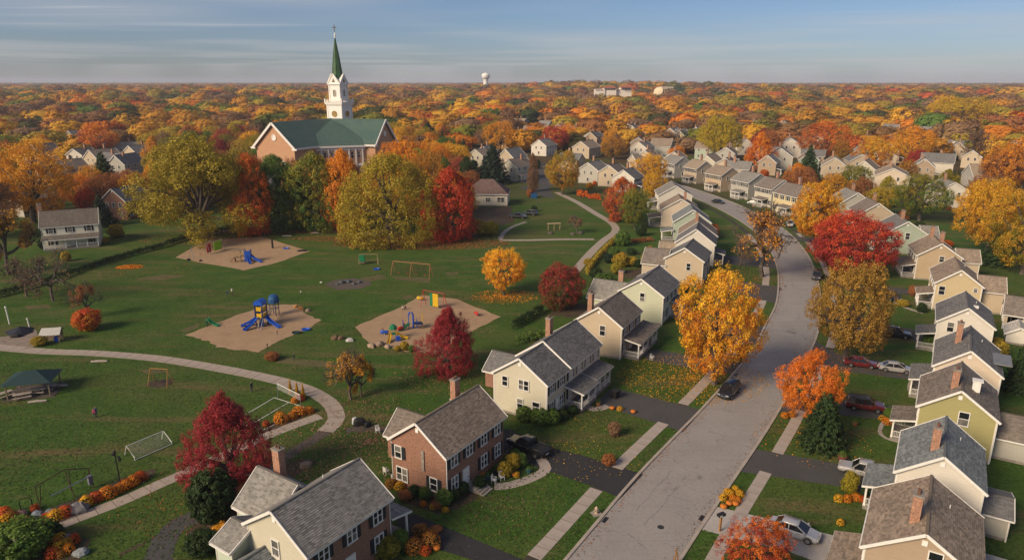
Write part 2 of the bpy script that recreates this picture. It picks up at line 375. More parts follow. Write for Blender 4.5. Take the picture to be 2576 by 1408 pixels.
def clumps_to_leaves(cc, cr, per, size, out, flat_=1.0, up=0.0, cvj=.5, zr=(0, 1)):
    n = len(cc); cr = np.broadcast_to(cr, (n,)); idx = np.repeat(np.arange(n), per); off = rng.normal(size=(len(idx), 3)); off = unit(off) * rng.uniform(.25, 1, (len(idx), 1)) ** .6
    off[:, 2] *= flat_; c = cc[idx] + off * cr[idx][:, None]
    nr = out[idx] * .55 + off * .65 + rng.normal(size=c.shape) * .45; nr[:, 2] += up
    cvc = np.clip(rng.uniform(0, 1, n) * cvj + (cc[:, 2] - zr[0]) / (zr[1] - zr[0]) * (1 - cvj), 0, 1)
    return c, nr, np.full(len(c), size), cvc[idx]
def limbs(mb, targets, trunk_top, r0, base_z=.0, lean=0.0, seg=5, wig=.03, n=6):
    mb.tube([(0, 0, -.02), (wig * .3, 0, trunk_top * .4), (wig * .6, wig * .4, trunk_top * .75), (wig * .2, wig * .5, trunk_top * 1.15)], [r0 * 1.25, r0, r0 * .85, r0 * .45], 8)
    for t in targets:
        t = np.asarray(t); z0 = trunk_top * rng.uniform(.55, 1.05); p0 = np.array([wig * .3, wig * .3, z0]); pts = []; rs = []
        mid = p0 * .5 + t * .5; mid[:2] = t[:2] * .38; mid[2] = z0 + (t[2] - z0) * .55; w = rng.normal(size=3) * wig
        for k in range(seg + 1):
            s = k / seg; q = (1 - s) ** 2 * p0 + 2 * s * (1 - s) * (mid + w) + s * s * t; pts.append(q); rs.append(r0 * .62 * (1 - s) ** 1.1 + .004)
        mb.tube(pts, rs, n)
def twigs(mb, depth=5, r0=.022, top=.35, spread=.55, tips=None, seedn=0):
    rg = np.random.default_rng(seedn)
    def rec(p, d, ln, r, lev):
        q = p + d * ln; mid = (p + q) / 2 + rg.normal(size=3) * ln * .06
        mb.tube([p, mid, q], [r, r * .85, r * .68], 5 if lev < 3 else 3, cap=False)
        if lev >= depth or q[2] > 1.02:
            if tips is not None: tips.append(q)
            return
        if lev >= depth - 2 and tips is not None: tips.append(q)
        for k in range(rg.integers(2, 4) if lev else 5):
            nd = unit(d * .85 + rg.normal(size=3) * spread + np.array([0, 0, .16])); rec(q, nd, ln * rg.uniform(.62, .84), r * .66, lev + 1)
    rec(np.array([0, 0, -.02]), np.array([0, 0, 1.0]), top, r0, 0)
def fit(me, lo=.0):
    """scale a mesh so its plan fits width 1 and its top is at 1"""
    return me
CROWN = {}; TRUNK = {}
def reg(kind, crown, trunk): CROWN.setdefault(kind, []).append(crown); TRUNK.setdefault(kind, []).append(trunk)
def mk_round(kind, nc=320, per=76, size=.0122, cz=.57, rz=.43, amp=.16, cr=.085, ybot=.10, droop=0.0, up=.15, lim=11, tt=.30, r0=.028, prof=None, cvj=.55, gaps=.0, inner=.28):
    d = fib(nc); d = unit(d + rng.normal(size=d.shape) * .10); L_ = lump(d, 8, amp); keep = np.ones(nc, bool)
    if gaps: keep = lump(d, 6, .5) > gaps
    rr = L_ * rng.uniform(.80, 1.0, nc); c = d * rr[:, None]
    if prof is None: c = c * np.array([.47, .47, rz]) + np.array([0, 0, cz])
    else:
        zz_ = (c[:, 2] + 1) / 2; pr = np.interp(zz_, [q[0] for q in prof], [q[1] for q in prof]); h = unit(c[:, :2]) * np.minimum(np.linalg.norm(c[:, :2], axis=1) / np.maximum(np.sqrt(np.maximum(1 - c[:, 2] ** 2, .05)), .2), 1.05)[:, None]
        c = np.concatenate([h * (pr * .48)[:, None], (ybot + zz_ * (1 - ybot))[:, None]], 1)
    c = c[keep]; d = d[keep]
    ni = int(len(c) * inner); ci = c[rng.integers(0, len(c), ni)] * .0 + (np.array([0, 0, cz]) + (c[rng.integers(0, len(c), ni)] - np.array([0, 0, cz])) * rng.uniform(.45, .75, (ni, 1)))
    cc = np.concatenate([c, ci]); out = np.concatenate([d, unit(ci - np.array([0, 0, cz]))])
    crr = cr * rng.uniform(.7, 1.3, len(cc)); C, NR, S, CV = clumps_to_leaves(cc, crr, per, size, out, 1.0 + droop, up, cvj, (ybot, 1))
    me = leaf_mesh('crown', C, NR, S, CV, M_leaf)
    mb = MB(); sel = rng.choice(len(c), min(lim, len(c)), replace=False); limbs(mb, c[sel] * np.array([.8, .8, 1]) , tt, r0); reg(kind, me, mb.data('trunk', M_bark))
def mk_bough(kind, nb=30, br=.17, prof=None, ybot=.10, cz=.57, rz=.43, per=34, size=.0115, ns=26, cr=.048, ez=.88, droop=0.0, up=.15, lim=12, tt=.28, r0=.027, cvj=.6, amp=.14, gaps=0.0):
    """crown built of boughs: leaf masses with their own round outline, hollows between them"""
    d = unit(fib(nb) + rng.normal(size=(nb, 3)) * .16); L_ = lump(d, 7, amp); C0 = []; O0 = []; tg = []
    for k in range(nb):
        if gaps and rng.random() < gaps: continue
        b = br * rng.uniform(.72, 1.2)
        if prof is None: c = d[k] * np.array([.5 - b * .8, .5 - b * .8, rz - b * .7]) * L_[k] * rng.uniform(.86, 1.03) + np.array([0, 0, cz])
        else:
            zz_ = (d[k, 2] + 1) / 2; pr = np.interp(zz_, [q[0] for q in prof], [q[1] for q in prof]); h2 = unit(d[k, :2]); b *= .55 + .5 * pr; rad = max(0, pr * .5 * L_[k] * rng.uniform(.85, 1.05) - b * .8)
            c = np.array([h2[0] * rad, h2[1] * rad, ybot + zz_ * (1 - ybot - b * .6)])
        tg.append(c); s_ = unit(fib(ns) + rng.normal(size=(ns, 3)) * .22); od = unit(c - np.array([0, 0, cz * .8])); s_ = s_[(s_ @ od) > -.45]
        m = lump(s_, 5, .16); cc = c + s_ * (b * m)[:, None] * np.array([1, 1, ez]); cc[:, 2] = np.maximum(cc[:, 2], ybot * .7)
        C0.append(cc); O0.append(unit(s_ * .65 + od * .35))
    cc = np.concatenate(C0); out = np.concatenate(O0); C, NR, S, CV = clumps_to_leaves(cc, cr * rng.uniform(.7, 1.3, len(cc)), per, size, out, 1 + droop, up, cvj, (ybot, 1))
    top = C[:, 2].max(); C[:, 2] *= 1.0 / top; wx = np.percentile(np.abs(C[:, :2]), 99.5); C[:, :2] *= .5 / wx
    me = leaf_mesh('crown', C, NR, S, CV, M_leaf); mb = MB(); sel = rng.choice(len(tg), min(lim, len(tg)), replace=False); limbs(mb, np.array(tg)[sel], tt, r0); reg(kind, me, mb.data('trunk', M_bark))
for k_ in range(4): mk_bough('round', nb=26 + 4 * k_, br=.185 - .01 * k_, amp=.16, gaps=.08, per=48, size=.0094)
for k_ in range(2): mk_bough('dome', nb=48, br=.150, cz=.50, rz=.49, ybot=.03, per=46, size=.0088, amp=.12, tt=.2, lim=10)
for k_ in range(3): mk_bough('broad', nb=46, br=.135, per=44, size=.0080, cr=.042, amp=.20, gaps=.14, lim=18, cz=.56, rz=.44)
OV = [(0, .45), (.12, .95), (.28, 1.0), (.5, .84), (.7, .60), (.87, .34), (1, .10)]
for k_ in range(3): mk_bough('oval', nb=66, br=.125, prof=OV, ybot=.10, per=42, size=.0073, cr=.036, ez=1.7, droop=.35, up=.3, tt=.22, lim=16, cvj=.7, amp=.16)
CO = [(0, .55), (.15, .9), (.4, 1.0), (.6, .92), (.8, .7), (.93, .42), (1, .12)]
for k_ in range(2): mk_bough('column', nb=46, br=.15, prof=CO, ybot=.05, per=32, size=.0105, cr=.044, ez=.8, up=.1, tt=.3, lim=10, amp=.22)
mk_bough('willow', nb=80, br=.105, prof=[(0, .74), (.12, .94), (.35, 1), (.6, .94), (.8, .74), (.93, .46), (1, .18)], ybot=.02, per=30, size=.0078, ns=24, cr=.034, ez=1.35, droop=.7, up=.0, tt=.3, r0=.03, cvj=.7, amp=.12)
for k_ in range(3): mk_round('bush', nc=120, per=52, size=.030, cz=.48, rz=.5, amp=.10, cr=.11, ybot=0, lim=4, tt=.2, r0=.03)
for k_ in range(2): mk_round('clipped', nc=170, per=52, size=.026, cz=.47, rz=.5, amp=.035, cr=.075, ybot=0, lim=3, tt=.2, r0=.03, inner=.4)
def mk_spread(kind, nb=23, size=.0080):
    """old spreading crown: separate leaf masses carried on long limbs, gaps between them"""
    cs = []; outs = []; tg = []
    for k in range(nb):
        a = 2.4 * k; rad = .40 * math.sqrt((k + .5) / nb) * rng.uniform(.85, 1.1); z = .87 - .46 * (rad / .4) ** 1.5 + rng.uniform(-.07, .07)
        if k % 3 == 2: z -= .26
        ctr = np.array([rad * math.cos(a), rad * math.sin(a), max(z, .20)]); tg.append(ctr); br = rng.uniform(.11, .155)
        d = unit(fib(34) + rng.normal(size=(34, 3)) * .15); L_ = lump(d, 5, .2); c = ctr + d * (br * L_)[:, None] * np.array([1.05, 1.05, .82]); cs.append(c); outs.append(d)
        if k % 2:   # hanging skirts
            h = ctr + np.array([math.cos(a) * br * .8, math.sin(a) * br * .8, -.08]) + rng.normal(size=(7, 3)) * .03; h[:, 2] -= rng.uniform(0, .14, 7); h[:, 2] = np.maximum(h[:, 2], .06); cs.append(h); outs.append(np.tile([math.cos(a), math.sin(a), -.1], (7, 1)))
    cc = np.concatenate(cs); out = np.concatenate(outs); C, NR, S, CV = clumps_to_leaves(cc, .046 * rng.uniform(.7, 1.3, len(cc)), 54, size, out, 1.1, .1, .7, (.1, 1))
    me = leaf_mesh('crown', C, NR, S, CV, M_leaf); mb = MB(); limbs(mb, tg, .22, .022, wig=.05, seg=6); reg(kind, me, mb.data('trunk', M_bark))
mk_spread('spread'); mk_spread('spread')
def mk_twiggy(kind, leafper, seedn, depth=7, size=.014, keepf=1.0):
    mb = MB(); tips = []; twigs(mb, depth, .030, .24, .52, tips, seedn); t = np.array(tips)
    s = np.array([.5 / max(np.abs(t[:, 0]).max(), np.abs(t[:, 1]).max()), 0, 1.0 / t[:, 2].max()]); sc = np.array([s[0], s[0], s[2]])
    mb.v = [tuple(np.array(v) * sc) for v in mb.v]; t = t * sc; tm = mb.data('trunk', M_bark)
    low = t[(t[:, 2] < .82) & (np.linalg.norm(t[:, :2], axis=1) < .36)]; low = low[rng.random(len(low)) < keepf]
    if leafper: C, NR, S, CV = clumps_to_leaves(low, .055, leafper, size, unit(low - np.array([0, 0, .4])), 1.0, .1, .8, (0, 1))
    else:
        low = t[rng.random(len(t)) < .25]; C, NR, S, CV = clumps_to_leaves(low, .03, 2, .010, unit(low), 1, 0, .8)
    reg(kind, leaf_mesh('crown', C, NR, S, CV, M_leaf), tm)
mk_twiggy('sparse', 7, 3, keepf=.6, size=.012); mk_twiggy('sparse', 8, 5, keepf=.5, size=.012); mk_twiggy('bare', 0, 8); mk_twiggy('bare', 0, 12); mk_twiggy('thin', 12, 21, size=.0155)
def mk_conifer(kind, tiers=19, per=13, full=1.0, ex=.85):
    cs = []; nr = []; st = []; cvs = []; mb = MB(); mb.tube([(0, 0, -.02), (0, 0, .5), (0, 0, .98)], [.03, .018, .003], 7)
    for i in range(tiers):
        z = .05 + .93 * (i / (tiers - 1)) ** .93; r = .5 * (1 - (z - .05) / .97) ** ex * full + .012; nb = max(5, int(per * (1 - i / tiers) + 5))
        for k in range(nb):
            a = 2 * math.pi * (k + rng.random() * .7) / nb + i; rl = r * rng.uniform(.72, 1.08); dz = -.10 * rl + rng.uniform(-.01, .01); nn = max(8, int(84 * rl * 2))
            s = rng.uniform(.12, 1, nn) ** .75; lat = rng.normal(size=nn) * .040 * (1.25 - s); ca, sa = math.cos(a), math.sin(a)
            pz = z + dz * s + .05 * s * s - np.abs(lat) * .4 + rng.normal(size=nn) * .008
            cs.append(np.stack([ca * rl * s - sa * lat, sa * rl * s + ca * lat, pz], 1)); n_ = np.tile([ca * .5, sa * .5, .9], (nn, 1)) + rng.normal(size=(nn, 3)) * .35; nr.append(n_)
            st.append(np.tile([ca * 2, sa * 2, -.5], (nn, 1))); cvs.append(np.full(nn, rng.uniform(0, .9)))
            if k % 2 == 0 and rl > .1: mb.tube([(0, 0, z + .01), (ca * rl * .8, sa * rl * .8, z + dz * .8 + .03)], [.006, .002], 3, cap=False)
    C = np.concatenate(cs); me = leaf_mesh('crown', C, np.concatenate(nr), np.full(len(C), .030), np.concatenate(cvs), M_need, .36, stretch=np.concatenate(st)); reg(kind, me, mb.data('trunk', M_bark))
mk_conifer('fatfir', 20, 18, 1.0, .55); mk_conifer('conifer', 21, 15); mk_conifer('conifer', 18, 17, 1.0)
# chrysanthemum mound: a leafy dome covered with blooms
def mk_mum():
    d = fib(260); d = d[d[:, 2] > -.1]; d = unit(d + rng.normal(size=d.shape) * .05); L_ = lump(d, 8, .10); c = d * L_[:, None] * np.array([.48, .48, .72]) + np.array([0, 0, .12])
    C, NR, S, CV = clumps_to_leaves(c, .05, 5, .040, d, 1, .25, .9); return leaf_mesh('blooms', C, NR * .6 + np.repeat(d, 5, 0), S, CV, M_leaf, .9)
MUM = [mk_mum(), mk_mum()]
def mk_mumgreen():
    d = fib(160); d = d[d[:, 2] > -.2]; c = d * np.array([.36, .36, .50]) + np.array([0, 0, .06]); C, NR, S, CV = clumps_to_leaves(c, .06, 6, .045, d, 1, .2, .8); return leaf_mesh('leaves', C, NR, S, CV, M_leaf, .6)
MUMG = mk_mumgreen()
def recolor(o, c, c2):
    o.color = (c[0], c[1], c[2], 1); o['tint'] = [float(c2[0]), float(c2[1]), float(c2[2])]
COLS = dict(   # leaf colours: (main, second)
    yellow=((0.649, 0.359, 0.024), (0.880, 0.517, 0.033)), gold=((0.582, 0.277, 0.023), (0.784, 0.399, 0.033)), orange=((0.630, 0.211, 0.018), (0.872, 0.361, 0.027)), redor=((0.537, 0.100, 0.018), (0.738, 0.201, 0.022)),
    red=((0.519, 0.048, 0.024), (0.640, 0.095, 0.030)), crimson=((0.311, 0.029, 0.034), (0.432, 0.043, 0.043)), maroon=((0.230, 0.024, 0.034), (0.365, 0.043, 0.050)), rust=((0.322, 0.125, 0.044), (0.439, 0.175, 0.059)),
    brown=((0.217, 0.113, 0.056), (0.308, 0.161, 0.077)), olive=((0.349, 0.268, 0.029), (0.553, 0.384, 0.039)), lime=((0.173, 0.189, 0.023), (0.329, 0.271, 0.032)), green=((0.088, 0.174, 0.029), (0.145, 0.223, 0.035)),
    dgreen=((0.027, 0.059, 0.017), (0.049, 0.085, 0.022)), bluegreen=((0.020, 0.044, 0.024), (0.032, 0.063, 0.032)), ygreen=((0.254, 0.238, 0.019), (0.428, 0.333, 0.029)), bright=((0.512, 0.366, 0.022), (0.683, 0.488, 0.030)),
    tanb=((0.244, 0.146, 0.085), (0.329, 0.195, 0.104)), redgreen=((0.091, 0.091, 0.022), (0.293, 0.055, 0.030)), pinkred=((0.366, 0.073, 0.049), (0.464, 0.122, 0.061)), mixed=((0.259, 0.168, 0.030), (0.580, 0.259, 0.030)))
NT = [0]
def tree(kind, base, height, width, colr, name, label, cat='tree', group=None, col2=None, rz=None, var=None):
    """a tree is an empty at its foot with a trunk and a crown"""
    i = (NT[0] if var is None else var) % len(CROWN[kind]); NT[0] += 1
    o = empty(name, (base[0], base[1], 0), random.uniform(0, 6.28) if rz is None else rz, label, cat, group)
    o.scale = (width, width, height)
    t = bpy.data.objects.new('trunk', TRUNK[kind][i]); link(t, o)
    c = bpy.data.objects.new('crown', CROWN[kind][i]); link(c, o); a, b = COLS[colr]
    if col2: b = COLS[col2][1]
    j = random.uniform(.88, 1.12); recolor(c, [q * j for q in a], [q * j for q in b]); return o
# ------------------------------------------------------------------ ground, street, pavements, paths
def smooth_line(pts, step=1.0):
    p = [Vector((q[0], q[1], 0)) for q in pts]; p = [p[0] * 2 - p[1]] + p + [p[-1] * 2 - p[-2]]; out = []
    for i in range(1, len(p) - 2):
        n = max(2, int((p[i + 1] - p[i]).length / step))
        for k in range(n):
            t = k / n; a, b, c, d = p[i - 1], p[i], p[i + 1], p[i + 2]
            out.append(.5 * ((2 * b) + (c - a) * t + (2 * a - 5 * b + 4 * c - d) * t * t + (3 * b - a - 3 * c + d) * t ** 3))
    out.append(p[-2]); return out
def resample(line, step):
    out = [line[0]]; acc = 0.0
    for a, b in zip(line, line[1:]):
        L_ = (b - a).length; s = step - acc
        while s <= L_: out.append(a + (b - a) * (s / L_)); s += step
        acc = (acc + L_) % step
    return out
def normals(line):
    out = []
    for i in range(len(line)):
        d = line[min(i + 1, len(line) - 1)] - line[max(i - 1, 0)]; d.normalize(); out.append(Vector((-d.y, d.x, 0)))   # to the left of travel
    return out
def strip(mb, a, b, z, m=0):
    for i in range(len(a) - 1):
        q = [a[i], b[i], b[i + 1], a[i + 1]]; mb.face([(p.x, p.y, z) for p in q], m)
def inpoly(x, y, poly):
    r = False; j = len(poly) - 1
    for i in range(len(poly)):
        xi, yi = poly[i][0], poly[i][1]; xj, yj = poly[j][0], poly[j][1]
        if (yi > y) != (yj > y) and x < (xj - xi) * (y - yi) / (yj - yi) + xi: r = not r
        j = i
    return r
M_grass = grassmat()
mb = MB(); S_ = 14000
xs = [-S_, -2000, -600, -300, -150, 0, 150, 300, 600, 2000, S_]; ys = [-300, 0, 100, 200, 400, 800, 2000, 5000, S_]
for i in range(len(xs) - 1):
    for j in range(len(ys) - 1): mb.face([(xs[i], ys[j], 0), (xs[i + 1], ys[j], 0), (xs[i + 1], ys[j + 1], 0), (xs[i], ys[j + 1], 0)])
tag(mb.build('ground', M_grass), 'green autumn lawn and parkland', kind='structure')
KL = [(-19, 17), (-7, 35.5), (5.0, 54.1), (14.4, 68.8), (25.0, 83.9), (31.3, 93.3), (35.9, 100.3), (40.1, 107.2), (45.4, 117.4), (51.9, 129.9), (58.0, 145.1), (62.6, 158.5), (67.0, 175.4), (71.0, 200.5), (71.6, 226.6), (69.2, 255), (63, 285), (52, 325), (40, 370)]
KR = [(-8, 18), (3.7, 36), (15.3, 54.3), (21.3, 63.3), (25.6, 69.6), (29.4, 75.2), (35.8, 85.0), (48.0, 104.9), (55.2, 118.3), (63.2, 136.8), (69.8, 155), (75.8, 176), (80.2, 200), (81.2, 224.4), (79.5, 252), (73.5, 286), (62, 328), (50, 373)]
kl = smooth_line(KL); kr = smooth_line(KR)
na = 240
def pick(line, n): return [line[min(len(line) - 1, int(round(i * (len(line) - 1) / (n - 1))))] for i in range(n)]
mb = MB(); strip(mb, pick(kl, na), pick(kr, na), .008)
tag(mb.build('street', M_road), 'grey worn residential street curving away between the houses', kind='structure')
def pxpoly(pts): return [P(*q) for q in pts]
DRIVES = [   # survey corners of each driveway
 ('asphalt', [(1000, 1300), (1042, 1292), (1123, 1326), (1312, 1405), (1385, 1440), (1330, 1500), (1191, 1408), (1094, 1378), (1000, 1338)], 'black asphalt driveway beside the grey-roofed corner house'),
 ('asphalt', [(1240, 1085), (1282, 1078), (1371, 1122), (1465, 1145), (1619, 1192), (1562, 1252), (1495, 1224), (1358, 1177), (1240, 1130)], 'black asphalt driveway with the parked black truck'),
 ('faded', [(1535, 978), (1569, 982), (1767, 1031), (1718, 1087), (1659, 1065), (1529, 1026), (1500, 1010)], 'dark driveway in front of the long cream house'),
 ('faded', [(1620, 884), (1650, 880), (1868, 914), (1842, 940), (1760, 930), (1625, 905)], 'driveway under the big yellow street tree'),
 ('faded', [(1740, 800), (1925, 823), (1901, 868), (1800, 852), (1740, 835)], 'grey driveway by the pale green house'),
 ('faded', [(1822, 700), (1964, 722), (1954, 764), (1880, 746), (1815, 722)], 'grey driveway near the sparse roadside tree'),
 ('faded', [(1800, 640), (1950, 650), (1956, 676), (1800, 662)], 'short drive beside the white gabled house'),
 ('concrete', [(1800, 1273), (1941, 1306), (2097, 1346), (2072, 1420), (1986, 1387), (1762, 1331)], 'pale concrete parking pad with the silver sedan'),
 ('asphalt', [(2098, 1349), (2150, 1362), (2126, 1425), (2074, 1418)], 'black asphalt strip beyond the concrete pad'),
 ('faded', [(1903, 1129), (2114, 1167), (2215, 1190), (2190, 1245), (2124, 1224), (1864, 1186)], 'dark driveway with the silver pickup'),
 ('faded', [(1985, 993), (2100, 1006), (2290, 1028), (2280, 1060), (2100, 1042), (1957, 1035)], 'driveway with the red sport utility vehicle'),
 ('faded', [(2052, 858), (2110, 892), (2330, 925), (2320, 960), (2090, 928), (2035, 890)], 'driveway with the dark red and silver sedans'),
 ('faded', [(2078, 770), (2220, 812), (2340, 838), (2335, 860), (2210, 845), (2068, 812)], 'driveway with the black car under the olive tree'),
 ('faded', [(2078, 690), (2200, 716), (2290, 728), (2290, 742), (2195, 735), (2079, 725)], 'short drive behind the dark red maple'),
 ('faded', [(1960, 590), (2060, 600), (2060, 612), (2010, 606)], 'drive at the far bend of the street'),
]
DP = []
for k, poly, lab in DRIVES:
    w = pxpoly(poly); DP.append(w); mb = MB(); z = .014 + .0004 * len(DP)
    mb.face([(p.x, p.y, z) for p in reversed(w)]); mt = {'asphalt': M_asph, 'faded': M_asph2, 'concrete': pavemat('pale_concrete', (.40, .37, .345), stains=.3)}[k]
    o = mb.build('driveway', mt); tag(o, lab, kind='structure')
    # make sure it faces up
    me = o.data; me.update()
    if me.polygons[0].normal.z < 0: me.flip_normals()
# seams of the pale concrete pad
def offset(line, d): nn = normals(line); return [p + n * d for p, n in zip(line, nn)]
def inside_drive(p): return any(inpoly(p.x, p.y, d) for d in DP)
def slab_run(name, inner, outer, z0, z1, mat, gap=.03, skip=None, jit=.016, piece='slab', ln=1):
    """a strip of single slabs between two lines that share their stations"""
    base = MB(); strip(base, outer, inner, .004); root = base.build(name, M_joint); tag(root, None, kind='structure')
    for i in range(0, len(inner) - ln, ln):
        c = (inner[i] + outer[i + ln]) / 2
        if skip and skip(c): continue
        a, b, c2, d = inner[i], outer[i], outer[i + ln], inner[i + ln]; q = [a + (d - a) * gap, b + (c2 - b) * gap, c2 + (b - c2) * gap, d + (a - d) * gap]
        o_ = sum(q, Vector()) / 4; zt = z1 + random.uniform(-jit, jit); mb = MB(); vs = [Vector((p.x - o_.x, p.y - o_.y, z0)) for p in q] + [Vector((p.x - o_.x, p.y - o_.y, zt + random.uniform(-.004, .004))) for p in q]
        mb.mesh(vs, [(3, 2, 1, 0), (4, 5, 6, 7), (0, 1, 5, 4), (1, 2, 6, 5), (2, 3, 7, 6), (3, 0, 4, 7)]); s = mb.build(piece, mat, root, Matrix.Translation((o_.x, o_.y, 0)))
        if s.data.polygons[1].normal.z < 0: s.data.flip_normals()
    return root
M_joint = pavemat('joint_soil', (.055, .048, .036))
kls = resample(kl, 1.65); krs = resample(kr, 1.65)
far = lambda p: inside_drive(p) or p.y > 196 or p.y < 40
r_ = slab_run('sidewalk', offset(kls, 2.0), offset(kls, 3.45), .0, .045, M_conc, skip=far); tag(r_, 'concrete slab sidewalk in front of the park-side houses')
r_ = slab_run('sidewalk', offset(krs, -2.0), offset(krs, -3.3), .0, .045, M_conc, skip=far); tag(r_, 'concrete slab sidewalk on the house side with parked cars')
kl3 = resample(kl, 3.2); kr3 = resample(kr, 3.2); fk = lambda p: p.y < 38 or p.y > 300
def lowered(p): return fk(p)
r_ = slab_run('kerb', offset(kl3, -.02), offset(kl3, .30), .0, .11, M_curb, gap=.004, skip=fk, piece='kerb_stone'); tag(r_, 'kerb along the park side of the street')
r_ = slab_run('kerb', offset(kr3, .02), offset(kr3, -.30), .0, .11, M_curb, gap=.004, skip=fk, piece='kerb_stone'); tag(r_, 'kerb along the far side of the street')
# park paths, each run of slabs from its centre line
def path(pts, w, mat, label, step=1.9, z=.03, skip=None, w1=None):
    ln = resample(smooth_line([P(*q) for q in pts], .5), step); n = len(ln); nn = normals(ln)
    ws = [(w + ((w1 or w) - w) * i / max(1, n - 1)) / 2 for i in range(n)]
    r = slab_run('path', [p - q * s for p, q, s in zip(ln, nn, ws)], [p + q * s for p, q, s in zip(ln, nn, ws)], .0, z, mat, gap=.018, skip=skip, jit=.010); tag(r, label); return ln
PATHS = []
PATHS += path([(-60, 866), (20, 876), (120, 884), (250, 889), (400, 902), (550, 926), (680, 952), (770, 978), (826, 1010), (846, 1040), (842, 1062), (815, 1088)], 2.2, M_pathc, 'curved pale concrete path across the park lawn')
PATHS += path([(806, 1046), (760, 1062), (680, 1092), (600, 1128), (500, 1174), (400, 1218), (300, 1262), (200, 1300), (95, 1340), (20, 1366), (-40, 1385)], 1.75, M_pathc, 'straight concrete path beside the flower beds', 1.7)
PATHS += path([(1400, 484), (1450, 508), (1500, 538), (1540, 562), (1548, 582), (1520, 604), (1490, 632), (1462, 664), (1440, 690)], 2.3, M_pathc, 'winding path behind the row of house gardens', 2.2)
PATHS += path([(1256, 604), (1330, 604), (1420, 602), (1500, 602)], 1.9, M_pathc, 'thin straight path from the red maple to the winding path', 2.2, z=.024)
PATHS += path([(1258, 602), (1268, 585), (1290, 570), (1330, 556)], 1.3, M_pathc, 'short path bending up to the parked trucks', 2.2, z=.02)
PATHS += path([(500, 598), (560, 582), (620, 577), (700, 577), (800, 580), (900, 586), (970, 592)], 1.6, M_pathc, 'shaded path along the foot of the tall trees', 2.4)
def sheet(name, poly, mat, z, label, kind='structure', jag=0.0, sub=6):
    """a flat patch with an uneven edge"""
    w = [P(*q) for q in poly]; pts = []
    for a, b in zip(w, w[1:] + w[:1]):
        for k in range(sub): t = k / sub; q = a.lerp(b, t); pts.append((q.x + random.uniform(-jag, jag), q.y + random.uniform(-jag, jag), z))
    mb = MB(); mb.face(pts); o = mb.build(name, mat)
    if o.data.polygons[0].normal.z < 0: o.data.flip_normals()
    return tag(o, label, kind=kind)
M_grav = pavemat('gravel_path', (.10, .082, .070), stains=.4, sc=1.4); M_dirt = pavemat('bare_soil', (.075, .052, .036), stains=.5)
def ribbon(name, pts, w, mat, z, label, jag=.05):
    ln = resample(smooth_line([P(*q) for q in pts], .5), .8); nn = normals(ln); mb = MB(); wj = [w / 2 + random.uniform(-jag, jag) for _ in ln]
    strip(mb, [p + q * s for p, q, s in zip(ln, nn, wj)], [p - q * s for p, q, s in zip(ln, nn, wj)], z); return tag(mb.build(name, mat), label, kind='structure')
ribbon('path', [(830, 1076), (800, 1098), (760, 1122), (720, 1148), (690, 1180), (640, 1225)], 1.7, M_grav, .012, 'dark gravel path running behind the brick house', .15)
ribbon('path', [(870, 1083), (920, 1076), (980, 1084), (1030, 1100)], 1.6, M_grav, .010, 'dark gravel spur toward the brick house', .2)
ribbon('path', [(395, 1425), (408, 1370), (440, 1325), (490, 1300), (550, 1290)], 2.4, M_asph2, .011, 'curving black asphalt path at the bottom edge', .08)
ribbon('path', [(300, 1395), (390, 1350), (470, 1300)], .35, M_dirt, .006, 'worn dirt trace across the grass', .1)
ribbon('path', [(1358, 1150), (1372, 1180), (1330, 1205), (1270, 1222), (1230, 1222)], 1.3, M_conc, .018, 'front walk of the brick house', .03)
ribbon('path', [(1529, 1020), (1495, 1030), (1470, 1018)], 1.3, M_conc, .018, 'front walk of the long cream house', .03)
ribbon('path', [(2330, 945), (2296, 955), (2290, 985), (2330, 1000)], .55, M_conc, .018, 'curved edging round the planting by the cream house', .03)
ribbon('path', [(2245, 1035), (2215, 1075), (2225, 1100), (2290, 1118)], .5, M_conc, .018, 'curved edging round the planting by the olive house', .03)
ribbon('path', [(2235, 745), (2270, 770), (2330, 790)], 1.0, M_conc, .018, 'curved front walk of the yellow-tan house', .03)
MULCHP = [sheet('playground_bed', [(440, 648), (520, 604), (660, 596), (778, 632), (700, 660), (615, 680)], M_mulch, .02, 'far wood chip playground bed with swings and slides', jag=.25),
 sheet('playground_bed', [(468, 842), (560, 806), (665, 768), (745, 766), (768, 788), (808, 806), (775, 828), (690, 862), (650, 886), (545, 872), (520, 858)], M_mulch, .02, 'middle wood chip playground bed under the blue tower', jag=.3),
 sheet('playground_bed', [(890, 822), (1010, 772), (1060, 742), (1150, 752), (1258, 796), (1150, 850), (1110, 890), (1010, 882), (930, 862)], M_mulch, .02, 'near wood chip playground bed behind the crimson tree', jag=.25)]
sheet('fire_pit_pad', [(815, 715), (840, 704), (890, 699), (930, 708), (935, 716), (905, 727), (850, 729)], M_grav, .02, 'dark round ash pad in the middle of the lawn', jag=.2)
sheet('paved_pad', [(-60, 850), (20, 846), (90, 828), (100, 862), (70, 884), (0, 874), (-60, 866)], pavemat('pad_stone', (.25, .20, .165)), .021, 'stone paved pad at the left end of the park path', jag=.15)
sheet('play_pad', [(362, 968), (385, 956), (440, 952), (430, 968), (395, 976)], M_dirt, .012, 'bare soil under the small swing frame', jag=.15)
sheet('flower_bed', [(-40, 1330), (60, 1300), (190, 1254), (300, 1205), (385, 1178), (396, 1186), (300, 1236), (200, 1280), (100, 1325), (-40, 1372)], M_dirt, .010, 'long planting bed between lawn and straight path', jag=.2)
sheet('flower_bed', [(60, 1420), (110, 1345), (160, 1335), (230, 1355), (215, 1395), (150, 1430)], M_dirt, .010, 'rocky planting bed by the round hedge', jag=.2)
sheet('flower_bed', [(600, 1140), (690, 1060), (770, 1030), (790, 1038), (700, 1078), (640, 1125)], M_dirt, .009, 'planting bed along the volleyball court', jag=.2)
